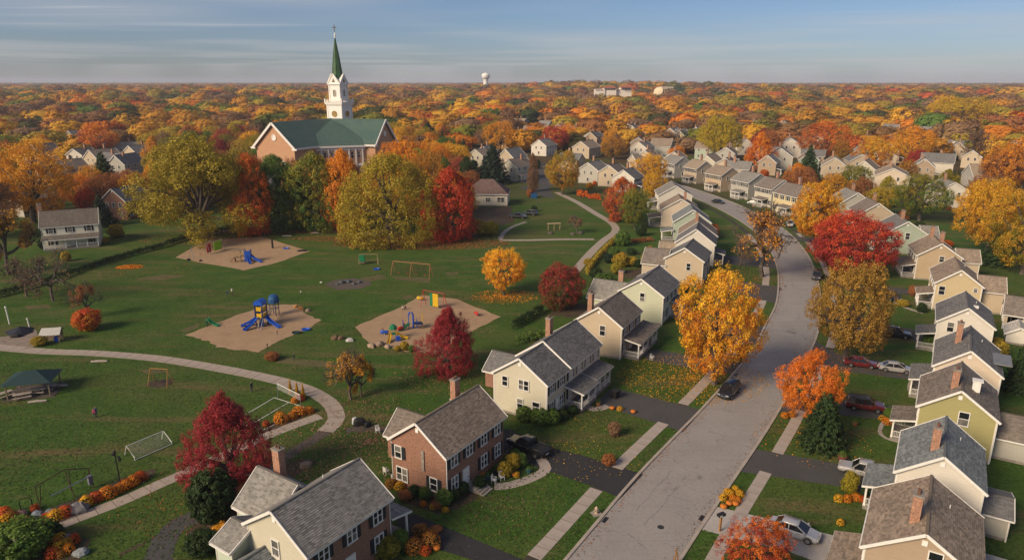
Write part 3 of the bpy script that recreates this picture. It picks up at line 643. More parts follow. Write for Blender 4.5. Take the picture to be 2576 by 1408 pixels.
sheet('garden_plot', [(1405, 768), (1470, 762), (1500, 780), (1440, 800), (1385, 792)], M_dirt, .010, 'bare garden plot behind the tan house', jag=.3)
sheet('garden_plot', [(1570, 680), (1640, 672), (1650, 690), (1575, 700)], M_dirt, .010, 'bare garden plot by the round shrubs', jag=.3)
sheet('garden_bed', [(560, 1240), (640, 1205), (700, 1180), (760, 1150), (800, 1160), (690, 1235), (600, 1330), (520, 1360), (470, 1340)], M_dirt, .007, 'leaf-strewn bare bed behind the grey-roofed house', jag=.4)
sheet('garden_bed', [(985, 1200), (1060, 1242), (1140, 1262), (1150, 1236), (1230, 1215), (1180, 1268), (1100, 1292), (1010, 1262)], M_dirt, .008, 'planting bed round the brick house corner', jag=.2)
sheet('bare_ground', [(1195, 520), (1290, 520), (1290, 560), (1230, 572), (1180, 560)], M_dirt, .007, 'worn brown ground below the hip-roofed house', jag=1.0)
# ------------------------------------------------------------------ houses
def T(x, y, z): return Matrix.Translation((x, y, z))
def frame(o, u, y): return Matrix(((u[0], y[0], 0, o[0]), (u[1], y[1], 0, o[1]), (0, 0, 1, o[2] if len(o) > 2 else 0), (0, 0, 0, 1)))
def wall_frame(w, L, W):      # local x runs along the wall (seen from outside, left to right), -y points out
    return {'N': frame((0, W / 2), (0, -1), (1, 0)), 'F': frame((L, -W / 2), (0, 1), (-1, 0)), 'R': frame((0, -W / 2), (1, 0), (0, 1)), 'L': frame((L, W / 2), (-1, 0), (0, -1))}[w]
def clap(mb, U, z0, he, pk=None, t=.21, m=0, u0=0.0):
    def lim(z):
        if pk is None or z <= he: return u0, u0 + U
        s = (z - he) / (pk - he); return u0 + U / 2 * s, u0 + U - U / 2 * s
    z = z0; top = pk or he
    while z < top - 1e-4:
        z2 = min(z + t, top)
        if z < he < z2: z2 = he
        a0, a1 = lim(z); b0, b1 = lim(z2)
        mb.face([(a0, -.035, z), (a1, -.035, z), (b1, -.006, z2), (b0, -.006, z2)], m, [(a0, z), (a1, z), (b1, z2), (b0, z2)])
        mb.face([(a0, -.004, z), (a1, -.004, z), (a1, -.035, z), (a0, -.035, z)], m)
        z = z2
def plainwall(mb, U, z0, he, pk=None, m=0):
    pts = [(0, 0, z0), (U, 0, z0), (U, 0, he)] + ([(U / 2, 0, pk)] if pk else []) + [(0, 0, he)]
    mb.face(pts, m, [(p[0], p[2]) for p in pts])
def wallmesh(root, Mx, U, he, pk, mat, det, z0=0.0, name='wall', side=True):
    mb = MB(); isb = mat.name.startswith('brick') or mat.name.startswith('stone')
    if isb or det < 1: plainwall(mb, U, z0, he, pk)
    else:
        clap(mb, U, z0 + .35, he, pk, .21 if det > 1 else .3); mb.face([(0, 0, z0), (U, 0, z0), (U, 0, z0 + .35), (0, 0, z0 + .35)], 1)
        for x in (0, U): mb.box(x - .07, x + .07, -.05, .02, z0, he, 2)       # corner boards
    return mb.build(name, [mat, M_found, M_trim], root, Mx)
M_found = flat('foundation', (.26, .23, .20), .9, var=.3)
def shingle_slope(mb, O, X, D, Lx, Ls, det):
    """X along the ridge, D down the slope, tabs laid in courses"""
    Nn = X.cross(D).normalized()
    if Nn.z < 0: Nn = -Nn
    if det < 2:
        q = [O, O + X * Lx, O + X * Lx + D * Ls, O + D * Ls]; uv = [(0, 0), (Lx, 0), (Lx, -Ls), (0, -Ls)]
        mb.face([p + Nn * .01 for p in q], 0, uv, .5); return
    e = .2; n = int(Ls / e) + 1
    for i in range(n):
        d0, d1 = i * e, min((i + 1) * e, Ls); x = -random.uniform(0, .4)
        while x < Lx:
            w = .42 * random.uniform(.85, 1.15); a, b = max(x, 0), min(x + w - .012, Lx); x += w
            if b - a < .03: continue
            lv = random.random(); lift = .030 + random.uniform(0, .012); dd = min(d1 + random.uniform(-.012, .012), Ls)
            p = [O + X * a + D * d0 + Nn * .006, O + X * b + D * d0 + Nn * .006, O + X * b + D * dd + Nn * lift, O + X * a + D * dd + Nn * lift]
            mb.face(p, 0, [(a, -d0), (b, -d0), (b, -d1), (a, -d1)], lv); mb.face([p[3], p[2], p[2] - Nn * .03, p[3] - Nn * .03], 0, None, .0)
def gable_roof(root, L, W, he, hr, mat, det, Mx=None, ov=.34, rk=.30, name='roof', trim=True, shortnear=None):
    """two slopes, ridge cap, fascia, rake boards; local x along ridge"""
    Mx = Mx or Matrix(); sl = (hr - he) / (W / 2); ye = W / 2 + ov; ze = he - ov * sl; Ls = math.hypot(ye, hr - ze); x0 = -rk if shortnear is None else shortnear; Lx = L + rk - x0
    mb = MB()
    for s in (-1, 1):       # deck
        a = [(x0, 0, hr), (x0 + Lx, 0, hr), (x0 + Lx, s * ye, ze), (x0, s * ye, ze)]; b = [(p[0], p[1], p[2] - .13) for p in a]
        mb.mesh(a + b, [(0, 1, 2, 3), (7, 6, 5, 4), (0, 4, 5, 1), (1, 5, 6, 2), (2, 6, 7, 3), (3, 7, 4, 0)], 1)
    roof = mb.build(name, [mat, M_soffit], root, Mx)
    for s in (-1, 1):
        mb = MB(); shingle_slope(mb, Vector((x0, 0, hr + .004)), Vector((1, 0, 0)), Vector((0, s * ye, ze - hr)).normalized(), Lx, Ls, det)
        o = mb.build('shingles', mat, roof)
        if det > 1: tag(o, kind='stuff')
    mb = MB(); mb.bar((x0 - .02, 0, hr + .03), (x0 + Lx + .02, 0, hr + .03), .22, .07); mb.build('ridge_cap', mat, roof)
    if trim:
        for s in (-1, 1):
            for x in (x0 - .03, x0 + Lx + .03): mb = MB(); mb.bar((x, s * .0, hr - .07), (x, s * (ye + .02), ze - .07), .07, .26); mb.build('rake_board', M_white, roof)
        for s in (-1, 1): mb = MB(); mb.box(x0, x0 + Lx, s * ye - .02, s * ye + .11, ze - .17, ze - .03); mb.build('gutter', M_white, roof)
    return roof
M_soffit = flat('soffit', (.55, .52, .47), .7)
WC = {}
def window_mesh(w, h, det, dbl):
    k = (round(w, 2), round(h, 2), det, dbl)
    if k in WC: return WC[k]
    fr = MB(); t = .09; d = -.10
    fr.box(-w / 2 - t, w / 2 + t, d, .0, h / 2, h / 2 + t); fr.box(-w / 2 - t - .03, w / 2 + t + .03, d - .05, .0, -h / 2 - t, -h / 2)
    fr.box(-w / 2 - t, -w / 2, d, .0, -h / 2, h / 2); fr.box(w / 2, w / 2 + t, d, .0, -h / 2, h / 2)
    fr.box(-w / 2, w / 2, d + .02, -.02, -.03, .03)
    if dbl: fr.box(-.06, .06, d + .01, -.01, -h / 2, h / 2)
    sashes = []
    nx = 2 if dbl else 1
    for i in range(nx):
        for j in range(2):
            p = MB(); a = -w / 2 + w * i / nx + .01; b = a + w / nx - .02; z0 = -h / 2 + j * h / 2 + .01; z1 = z0 + h / 2 - .02; y = -.035 if j else -.025
            p.face([(a, y, z0), (b, y, z0), (b, y, z1), (a, y, z1)]); sashes.append(p.data('pane', M_glass))
    WC[k] = (fr.data('window', M_white), sashes); return WC[k]
SC = {}
def window(root, Mx, u, z, w, h, det=2, shut=False, dbl=False, shm=None):
    me, ps = window_mesh(w, h, det, dbl); o = bpy.data.objects.new('window', me); link(o, root, Mx @ T(u, -.03, z))
    for p in ps: link(bpy.data.objects.new('pane', p), o)
    if shut:
        k = round(h, 2)
        if k not in SC:
            mb = MB(); mb.box(-.22, .22, -.05, 0, -h / 2 - .05, h / 2 + .05); n = max(4, int(h / .14))
            for i in range(n): zz_ = -h / 2 + (i + .5) * h / n; mb.box(-.17, .17, -.065, -.05, zz_ - .035, zz_ + .03)
            SC[k] = mb
        key = (k, (shm or M_shut).name)
        if key not in SC: SC[key] = SC[k].data('shutter', shm or M_shut)
        for s in (-1, 1): link(bpy.data.objects.new('shutter', SC[key]), root, Mx @ T(u + s * (w / 2 + .34), -.03, z))
    return o
def door(root, Mx, u, w=.95, h=2.1, mat=None, z=.35):
    mb = MB(); mb.box(-w / 2, w / 2, -.06, 0, 0, h)
    for a, b in ((.25, .9), (1.05, 1.9)): mb.box(-w / 2 + .14, w / 2 - .14, -.075, -.06, a, b)
    d = mb.build('door', mat or M_white, root, Mx @ T(u, -.03, z)); mb = MB(); t = .1
    mb.box(-w / 2 - t, -w / 2, -.1, 0, 0, h + t); mb.box(w / 2, w / 2 + t, -.1, 0, 0, h + t); mb.box(-w / 2, w / 2, -.1, 0, h, h + t); mb.build('door_frame', M_trim, d)
    mb = MB(); mb.box(w / 2 - .16, w / 2 - .1, -.13, -.06, .95, 1.05); mb.build('handle', M_dark, d); return d
def chimney(root, x, y, z0, z1, w=.95, d=.7):
    mb = MB()
    for (x0, y0, x1, y1) in ((-w / 2, -d / 2, w / 2, -d / 2), (w / 2, -d / 2, w / 2, d / 2), (w / 2, d / 2, -w / 2, d / 2), (-w / 2, d / 2, -w / 2, -d / 2)):
        l_ = math.hypot(x1 - x0, y1 - y0); mb.face([(x0, y0, 0), (x1, y1, 0), (x1, y1, z1 - z0), (x0, y0, z1 - z0)], 0, [(0, 0), (l_, 0), (l_, z1 - z0), (0, z1 - z0)])
    c = mb.build('chimney', M_chim, root, T(x, y, z0)); h = z1 - z0; mb = MB(); mb.box(-w / 2 - .07, w / 2 + .07, -d / 2 - .07, d / 2 + .07, h - .02, h + .14); mb.build('chimney_cap', M_found, c)
    for s in (-.2, .2): mb = MB(); mb.lathe([(.13, 0), (.12, .3), (.09, .3), (.09, .05)], 8, (s, 0, h + .14)); mb.build('flue', flat('flue_clay', (.16, .085, .06), .9), c)
    mb = MB(); mb.box(-w / 2 - .08, w / 2 + .08, -d / 2 - .08, d / 2 + .08, -.02, .12); mb.build('flashing', flat('lead_flashing', (.13, .13, .13), .5, .3), c); return c
def porch(root, Mx, u0, u1, dep, roofm, det=2, ncol=3, z=2.75, rail=True, gap=None, wallz=3.35, steps=None):
    """lean-to porch on a wall: floor, posts, railing, shed roof; frame of the wall, -y out"""
    mb = MB(); mb.box(u0, u1, -dep, -.04, .0, .42); mb.build('porch_floor', M_deck, root, Mx)
    mb = MB(); a = [(u0 - .25, -dep - .3, z), (u1 + .25, -dep - .3, z), (u1 + .25, -.04, wallz), (u0 - .25, -.04, wallz)]; b = [(p[0], p[1], p[2] - .12) for p in a]
    mb.mesh(a + b, [(0, 1, 2, 3), (7, 6, 5, 4), (0, 4, 5, 1), (1, 5, 6, 2), (2, 6, 7, 3), (3, 7, 4, 0)]); r = mb.build('porch_roof', M_soffit, root, Mx)
    mb = MB(); D = Vector((0, -dep - .26, z - wallz)); Ls = D.length; shingle_slope(mb, Vector((u0 - .25, -.04, wallz + .01)), Vector((1, 0, 0)), D.normalized(), u1 - u0 + .5, Ls, det); o = mb.build('shingles', roofm, r)
    if det > 1: tag(o, kind='stuff')
    mb = MB(); mb.box(u0 - .27, u1 + .27, -dep - .33, -dep - .28, z - .2, z + .0)
    for u in (u0 - .25, u1 + .25): mb.bar((u, -dep - .28, z - .1), (u, -.04, wallz - .1), .05, .2)
    mb.build('fascia', M_white, r)
    us = [u0 + .1 + (u1 - u0 - .2) * i / (ncol - 1) for i in range(ncol)]
    cm = MB(); cm.box(-.09, .09, -.09, .09, .42, z - .12); cm.box(-.12, .12, -.12, .12, .42, .6); cm.box(-.12, .12, -.12, .12, z - .3, z - .16); cme = cm.data('porch_column', M_white)
    for u in us: link(bpy.data.objects.new('porch_column', cme), root, Mx @ T(u, -dep + .12, 0))
    if rail:
        segs = [((us[i], -dep + .12), (us[i + 1], -dep + .12)) for i in range(ncol - 1)] + [((us[0], -dep + .12), (us[0], -.1)), ((us[-1], -dep + .12), (us[-1], -.1))]
        for k, (a, b) in enumerate(segs):
            if gap is not None and k == gap: continue
            a = Vector((a[0], a[1], 0)); b = Vector((b[0], b[1], 0)); mb = MB()
            for zz_ in (.55, 1.25): mb.bar(a + Vector((0, 0, zz_)), b + Vector((0, 0, zz_)), .06, .06)
            n = int((b - a).length / (.16 if det > 1 else .3))
            for i in range(1, n): q = a.lerp(b, i / n); mb.bar(q + Vector((0, 0, .55)), q + Vector((0, 0, 1.25)), .035)
            mb.build('porch_railing', M_white, root, Mx)
    if steps is not None:
        for i in range(3): mb = MB(); mb.box(steps - .7, steps + .7, -dep - .3 * (i + 1), -dep - .3 * i - .005, 0, .36 - .12 * i); mb.build('step', M_found, root, Mx)
    return r
M_deck = flat('porch_deck', (.22, .20, .18), .8, var=.3)
HB = []      # picture boxes of houses, for planting
def note(root, L, W, hr):
    pts = [proj(root.matrix_world @ Vector((x, y, z))) for x in (0, L) for y in (-W / 2, W / 2) for z in (1.5, hr)]
    HB.append((min(p[0] for p in pts), min(p[1] for p in pts), max(p[0] for p in pts), max(p[1] for p in pts), min(p[2] for p in pts)))
HXY = []
def house_at(name, org, ang, L, W, he, hr, label, wall, roof, front='R', det=2, frontm=None, shut=True, chim=(), wins=(), nfront=4, porchd=None, vent=True, pads=(), group=None, backw=True, fdoor=None, shm=None, farw=True):
    root = empty(name, org, ang, label, 'house', group)
    bpy.context.view_layer.depsgraph if False else None
    root.matrix_world = Matrix.Translation(org) @ Matrix.Rotation(ang, 4, 'Z')
    HXY.append((org[0] + math.cos(ang) * L / 2, org[1] + math.sin(ang) * L / 2, max(L, W) * .62))
    note(root, L, W, hr)
    wm = wall if not isinstance(wall, tuple) else siding(wall); fm = frontm or wm; rm = shingle(roof, 'a' if det > 1 else 'b')
    back = 'L' if front == 'R' else 'R'
    for w, U, pk, mt in (('N', W, hr, wm), ('F', W, hr, wm), (front, L, None, fm), (back, L, None, wm)): wallmesh(root, wall_frame(w, L, W), U, he, pk, mt, det)
    rf = gable_roof(root, L, W, he, hr, rm, det)
    for (x, y, top) in chim:
        zr = hr - abs(y) * (hr - he) / (W / 2); chimney(rf, x, y, zr - .35, top)
    F = wall_frame(front, L, W)
    for i in range(nfront):
        u = L * (i + .5) / nfront; window(root, F, u, he - 1.15, 1.0 if L / nfront > 2 else .8, 1.35, det, shut, det > 1 and L / nfront > 2.2, shm)
    dr = fdoor if fdoor is not None else L * .5
    for i in range(nfront):
        u = L * (i + .5) / nfront
        if abs(u - dr) < .9: continue
        window(root, F, u, 1.75, 1.0, 1.4, det, shut, det > 1, shm)
    door(root, F, dr)
    for w in wins:
        if w[0] == 'px':      # survey point on the near gable
            ex, ey = math.cos(ang), math.sin(ang); q = P(w[1], w[2], 0) - Vector((0, 0, CH)); t = ((org[0]) * ex + (org[1]) * ey) / (q.x * ex + q.y * ey); h_ = Vector((0, 0, CH)) + q * t
            lat = -(h_.x - org[0]) * ey + (h_.y - org[1]) * ex; w = ('N', W / 2 - lat, h_.z) + tuple(w[3:])
        window(root, wall_frame(w[0], L, W), w[1], w[2], w[3], w[4], det, w[5] if len(w) > 5 else False, w[6] if len(w) > 6 else False, shm)
    if farw: 
        for u, z in ((W * .3, he - 1.2), (W * .7, he - 1.2)): window(root, wall_frame('F', L, W), u, z, .8, 1.2, det)
    if backw:
        B = wall_frame(back, L, W)
        for i in range(3):
            for z in (1.7, he - 1.2): window(root, B, L * (i + .5) / 3, z, .9, 1.3, det)
    if vent:
        mb = MB(); mb.box(-.2, .2, -.09, -.01, -.24, .24)
        for i in range(4): mb.box(-.16, .16, -.11, -.09, -.19 + .1 * i, -.14 + .1 * i)
        mb.build('gable_vent', M_white, root, wall_frame('N', L, W) @ T(W / 2, 0, hr - .95))
    if det > 1:
        for y in (W / 2 + .1, -W / 2 - .1):
            mb = MB(); s = 1 if y > 0 else -1; mb.bar((.02, y, .1), (.02, y, he - .1), .07); mb.bar((.02, y, he - .1), (.02, y + s * .25, he - .25), .07); mb.build('downspout', M_white, root)
        mb = MB(); s = 1 if front == 'R' else -1; mb.tube([(L * .7, s * W * .2, hr - W * .2 * (hr - he) / (W / 2) - .1), (L * .7, s * W * .2, hr - W * .2 * (hr - he) / (W / 2) + .35)], .05, 8); mb.build('vent_pipe', M_white, rf)
    for pd in (porchd or ()):
        d = dict(pd); x0, x1 = d.pop('x'); u0, u1 = (x0, x1) if front == 'R' else (L - x1, L - x0)
        wl = d.pop('wall', front)
        if wl != front: u0, u1 = x0, x1
        if 'steps' in d and front == 'L' and d['steps'] is not None: d['steps'] = L - d['steps']
        porch(root, wall_frame(wl, L, W), u0, u1, d.pop('dep', 2.3), rm, det, **d)
    return root
def from_px(A, B, C, front, he, wa=.5):
    a = P(A[0], A[1], he); b = P(B[0], B[1], he); s = b if front == 'R' else a
    dx = (b - a); angW = math.atan2(dx.y, dx.x) + math.pi / 2
    if C: c = P(C[0], C[1], he); d = c - s; angL = math.atan2(d.y, d.x); L = d.length; ang = angL * (1 - wa) + angW * wa
    else: L = 10.5; ang = angW
    return a, b, s, ang, L, dx.length
def house_px(name, A, B, C, front, label, wall, roof, he=5.6, hr=8.2, ang=None, L=None, W=None, **k):
    a, b, s, an, l_, w_ = from_px(A, B, C, front, he - .2); an = R(ang) if ang is not None else an; L = (L or l_) - .5; W = (W or w_) - .62
    m = (a + b) / 2; x = Vector((math.cos(an), math.sin(an), 0)); org = m + x * .3; org.z = 0
    return house_at(name, org, an, L, W, he, hr, label, wall, roof, front, **k), L, W
def wing(root, x0, y0, ang, L, W, he, hr, wallc, roofc, det=1, chim=(), wins=(), nm='wing', trim=True):
    """a lower gabled wing: walls and roof as parts of the house"""
    M0 = T(x0, y0, 0) @ Matrix.Rotation(ang, 4, 'Z'); wm = siding(wallc) if isinstance(wallc, tuple) else wallc; rm = shingle(roofc, 'a' if det > 1 else 'b')
    for w, U, pk in (('N', W, hr), ('F', W, hr), ('R', L, None), ('L', L, None)): wallmesh(root, M0 @ wall_frame(w, L, W), U, he, pk, wm, det, name=nm + '_wall')
    rf = gable_roof(root, L, W, he, hr, rm, det, M0, name=nm + '_roof', trim=trim)
    for (x, y, top) in chim: zr = hr - abs(y) * (hr - he) / (W / 2); chimney(rf, x, y, zr - .35, top)
    for w in wins: window(root, M0 @ wall_frame(w[0], L, W), w[1], w[2], w[3], w[4], det, False, w[5] if len(w) > 5 else False)
    return rf
G_grey = (.245, .232, .212); G_dk = (.175, .170, .168); G_br = (.280, .220, .170); G_dkbr = (.205, .172, .148); G_bl = (.205, .220, .222); G_tan = (.32, .255, .19)
C_cream = (.50, .465, .36); C_tan = (.46, .37, .26); C_pale = (.46, .48, .35); C_white = (.60, .56, .49); C_olive = (.32, .29, .12); C_sage = (.36, .42, .33); C_taupe = (.36, .27, .19); C_greyw = (.40, .38, .33); C_pink = (.58, .48, .37); C_mint = (.46, .52, .42)
# ---- park side of the street
o, L, W = house_px('house', (605, 1318), (776, 1400), (999, 1254), 'R', 'cream and brick house with grey shingle roof at the bottom edge', C_cream, G_grey, hr=8.15, det=2, frontm=M_brick, nfront=3, fdoor=4.4,
  wins=[('px', 695, 1377, .8, 1.5)], chim=[], porchd=[dict(x=(-.0, 3.0), wall='F', dep=2.4, ncol=2, rail=False, z=2.7, wallz=3.3)], farw=False)
wing(o, 5.2, W / 2 - .2, R(90), 5.2, 5.6, 4.2, 6.6, C_mint, G_grey, 2, chim=[(3.4, -.9, 8.6)], wins=[('R', 1.5, 2.6, .8, 1.3)])
wing(o, .2, W / 2, R(90), 2.2, 4.0, 3.9, 4.9, C_mint, G_grey, 1, wins=[('R', 1.2, 2.4, .7, 1.4)], nm='lean_to')
wing(o, -5.4, 1.6, 0, 5.3, 4.6, 2.5, 4.0, C_mint, G_bl, 2, nm='low_wing')
o, L, W = house_px('house', (972, 1104), (1125, 1152), (1287, 1048), 'R', 'two storey red brick house with brown shingle roof and dark shutters', M_brick, G_br, hr=8.3, det=2, nfront=4, fdoor=3.3,
  wins=[('px', 1003, 1135, .8, 1.35, True), ('px', 1013, 1191, 1.4, 1.5, False, True), ('px', 1092, 1217, .85, 1.4, True)], chim=[(8.6, 1.6, 9.4)])
wing(o, 6.0, W / 2, R(90), 4.2, 4.6, 3.2, 5.3, M_brick, G_dkbr, 1)
mb = MB(); mb.box(-.16, .16, -.12, -.01, 2.9, 5.2)
for i in range(7): mb.box(-.2, .2, -.16, -.12, 2.95 + .33 * i, 3.05 + .33 * i)
mb.build('wall_trellis', M_found, o, wall_frame('N', L, W) @ T(4.3, 0, 0))
for i in range(4): mb = MB(); mb.box(3.9 - .8, 3.9 + .9, -1.2 - .34 * (i + 1), -1.2 - .34 * i - .005 if i else -.05, 0, .5 - .12 * i); mb.build('step', M_found, o, wall_frame('R', L, W))
o, L, W = house_px('house', (1234, 937), (1379, 970), (1524, 869), 'R', 'long cream clapboard house with stepped dark grey roof and columned porch', C_cream, G_dk, hr=8.25, det=2, nfront=6, fdoor=2.9,
  wins=[('px', 1271, 957, .75, 1.3), ('px', 1318, 968, 1.4, 1.3, False, True), ('px', 1309, 1014, .8, 1.3), ('px', 1349, 1023, 1.0, 1.3)], chim=[(12.0, 2.2, 9.6)], porchd=[dict(x=(5.2, 9.6), dep=2.6, ncol=3), dict(x=(10.2, 15.4), dep=2.2, ncol=4, z=2.85)])
wing(o, 6.4, 0, 0, L - 6.4, W + .12, 5.75, 8.5, C_cream, G_dk, 2, nm='raised_section')
wing(o, 8.2, W / 2, R(90), 5.2, 5.0, 2.7, 4.6, M_brick, G_dk, 1, wins=[('R', 2.3, 1.7, .8, 1.0)], nm='garage')
o, L, W = house_px('house', (1443, 806), (1568, 824), (1628, 782), 'R', 'tan clapboard house with brown roof and wide white porch', C_tan, G_dkbr, hr=8.2, det=2, nfront=3, wins=[('px', 1516, 831, .85, 1.6)], chim=[(1.4, 2.0, 9.7)],
  porchd=[dict(x=(1.0, 10.6), dep=2.7, ncol=5, gap=2, z=2.8)])
o, L, W = house_px('house', (1553, 732), (1672, 747), (1722, 711), 'R', 'pale green clapboard house with dark roof behind the yellow tree', C_pale, G_dk, hr=8.2, det=2, nfront=4, wins=[('px', 1616, 747, .8, 1.5)], porchd=[dict(x=(5, 9), dep=2.2, ncol=3)])
wing(o, 4.6, W / 2, R(90), 6.6, 7.0, 3.1, 5.7, C_pale, G_grey, 1, chim=[(1.6, -.4, 7.6)], wins=[('R', 3, 1.7, .8, 1.2)])
o, L, W = house_px('house', (1677, 656), (1764, 653), (1799, 638), 'R', 'tan house with long grey rear roof wing above the yellow tree', C_tan, G_dk, hr=8.1, ang=66, W=8.6, L=10, det=1, nfront=3, wins=[('px', 1732, 671, .8, 1.5)])
wing(o, 3.6, W / 2, R(90), 5.0, 7.0, 4.0, 6.6, C_tan, G_dkbr, 1, wins=[('R', 2.0, 2.8, .8, 1.2), ('R', 3.8, 2.8, .8, 1.2)])
o, L, W = house_px('house', (1695, 611), (1803, 615), None, 'R', 'white gabled house with dark roof and small side porch', C_white, G_dk, hr=8.9, ang=72, L=9, W=9.4, det=1, nfront=3, wins=[('N', 6.2, 4.2, .8, 1.4)], porchd=[dict(x=(2, 6), dep=2.2, ncol=3)])
wing(o, 4.0, W / 2, R(90), 4.0, 4.0, 3.0, 4.6, C_tan, G_tan, 1)
o, L, W = house_px('house', (1700, 592), (1812, 594), None, 'R', 'brown roofed house squeezed between white and green gables', C_tan, G_br, hr=8.8, ang=76, L=9, W=9.6, det=1, nfront=3, chim=[(3.5, .5, 10.4)])
o, L, W = house_px('house', (1690, 560), (1794, 560), None, 'R', 'sage gabled house with blue grey roof and columned back porch', C_sage, G_bl, hr=8.9, ang=80, L=10, W=10.2, det=1, nfront=3, porchd=[dict(x=(6.4, 10), wall='L', dep=3.2, ncol=3)], backw=False)
o, L, W = house_px('house', (1655, 528), (1770, 530), None, 'R', 'peach house with broad brown roof and white back porch', C_pink, G_br, hr=8.8, ang=82, L=10, W=11.5, det=1, nfront=3, chim=[(4, -1.5, 10.2)], porchd=[dict(x=(2, 9), wall='L', dep=3.5, ncol=4)], backw=False)
o, L, W = house_px('house', (1649, 488), (1751, 498), None, 'R', 'white gable house at the top of the park-side row', C_white, G_grey, hr=8.8, ang=84, L=12, W=11.5, det=1, nfront=4, porchd=[dict(x=(2, 9), wall='L', dep=3, ncol=4)])
# ---- house side with parked cars, nearest first
o, L, W = house_px('house', (2205, 1392), (2434, 1450), (2250, 1248), 'L', 'taupe house with brown shingle roof at the bottom right', C_taupe, G_br, hr=8.2, ang=58, W=8.6, det=2, nfront=3, chim=[(2.3, .9, 10.0)], wins=[('px', 2352, 1410, .9, 1.5)], porchd=[dict(x=(.4, 4.8), dep=2.4, ncol=3)])
wing(o, 6.0, -W / 2, R(-90), 7.0, 5.0, 2.6, 3.3, C_white, (.40, .39, .37), 1, nm='flat_annex')
o, L, W = house_px('house', (2250, 1186), (2484, 1243), (2280, 1087), 'L', 'white clapboard house with blue grey shingle roof beside silver pickup', C_white, G_bl, hr=8.15, ang=58, det=2, nfront=3, chim=[(2.4, .8, 9.8)], wins=[('px', 2294, 1230, .8, 1.5)], porchd=[dict(x=(.4, 5.0), dep=2.6, ncol=3)])
wing(o, 4.2, -W / 2, R(-90), 2.6, 5.0, 2.6, 3.4, C_greyw, G_dk, 1, nm='rear_porch')
o, L, W = house_px('house', (2306, 1021), (2517, 1063), (2326, 948), 'L', 'olive green clapboard house with dark roof and brick chimney', C_olive, G_dkbr, hr=8.3, ang=58, det=2, nfront=3, chim=[(2.0, .7, 9.9)], wins=[('px', 2424, 1053, .95, 1.6)], porchd=[dict(x=(.4, 4.4), dep=2.5, ncol=2)])
wing(o, 5.0, -W / 2, R(-90), 9.0, 6.2, 2.9, 4.6, C_greyw, G_dkbr, 1, wins=[('L', 1.6, 1.7, 1.2, 1.6), ('L', 3.4, 1.7, 1.2, 1.6), ('L', 5.2, 1.7, 1.2, 1.6)], nm='rear_wing')
mb = MB(); mb.box(3.0, 3.9, -1.9, -1.1, 7.2, 8.5); mb.box(2.9, 4.0, -2.1, -1.0, 8.5, 8.6); mb.build('roof_box', M_white, o)
o, L, W = house_px('house', (2346, 920), (2525, 950), (2354, 844), 'L', 'pale cream house with dark roof beside the silver sedan', C_pink, G_dk, hr=8.3, ang=58, L=11.5, det=2, nfront=3, chim=[(6.0, 1.4, 10.0)], porchd=[dict(x=(.4, 6.2), dep=2.5, ncol=3)])
mb = MB(); mb.box(2.5, 7.0, -4.9, -2.6, 6.1, 6.25, M=None); mb.build('rear_roof_panel', flat('sheet_roof', (.26, .26, .26), .5, .4), o)
o, L, W = house_px('house', (2356, 809), (2505, 827), (2358, 760), 'L', 'off white house with charcoal roof behind the black car', C_white, G_dk, hr=8.2, ang=60, L=10.5, det=2, nfront=3, wins=[('px', 2391, 822, .85, 1.5)], porchd=[dict(x=(.4, 4.6), dep=2.5, ncol=2)])
mb = MB(); mb.box(3.6, 4.3, -1.6, -.9, 7.25, 7.6); mb.build('skylight', M_white, o)
o, L, W = house_px('house', (2351, 710), (2477, 725), (2326, 673), 'L', 'yellow tan clapboard house with brown roof and stone-patched gable', (.50, .40, .24), G_br, hr=8.3, ang=64, det=2, nfront=4, wins=[('px', 2369, 730, .95, 1.6), ('px', 2454, 730, .6, .7)], porchd=[dict(x=(.6, 5.2), dep=2.6, ncol=3)])
wing(o, 5.0, -W / 2, R(-90), 4.0, 6.0, 4.4, 6.6, C_tan, G_br, 1)
o, L, W = house_px('house', (2306, 643), (2424, 651), (2275, 615), 'L', 'brown tan house with twin brick chimneys and long white porch', (.44, .33, .21), G_br, hr=8.4, ang=70, det=2, nfront=4, chim=[(3.4, -.6, 10.2), (8.6, .4, 10.4)], wins=[('px', 2369, 652, .9, 1.2)], porchd=[dict(x=(.6, 8.0), dep=2.6, ncol=4)])
wing(o, 5.0, -W / 2, R(-90), 4.0, 6.0, 4.4, 6.6, C_tan, G_br, 1)
o, L, W = house_px('house', (2232, 588), (2331, 588), (2205, 566), 'L', 'mint green clapboard house with slate roof behind the crimson tree', C_sage, G_dk, hr=8.5, ang=76, W=9.6, det=1, nfront=4, chim=[(4.5, .2, 10.4)], wins=[('px', 2283, 594, .95, 1.6)], porchd=[dict(x=(.6, 6.0), dep=2.6, ncol=3)])
wing(o, 5.0, -W / 2, R(-90), 3.5, 6.0, 4.6, 6.8, C_sage, G_grey, 1)
o, L, W = house_px('house', (2164, 541), (2251, 541), None, 'L', 'tan gable house half hidden by the crimson tree', C_tan, G_dkbr, hr=8.8, ang=80, L=11, W=10, det=1, nfront=4, chim=[(6, -.6, 10.6)])
o, L, W = house_px('house', (2117, 512), (2195, 512), None, 'L', 'pale grey house with dark roof beyond the orange street tree', C_greyw, G_grey, hr=8.8, ang=84, L=11, W=10, det=1, nfront=4, chim=[(6, -.6, 10.6)])
mb = None
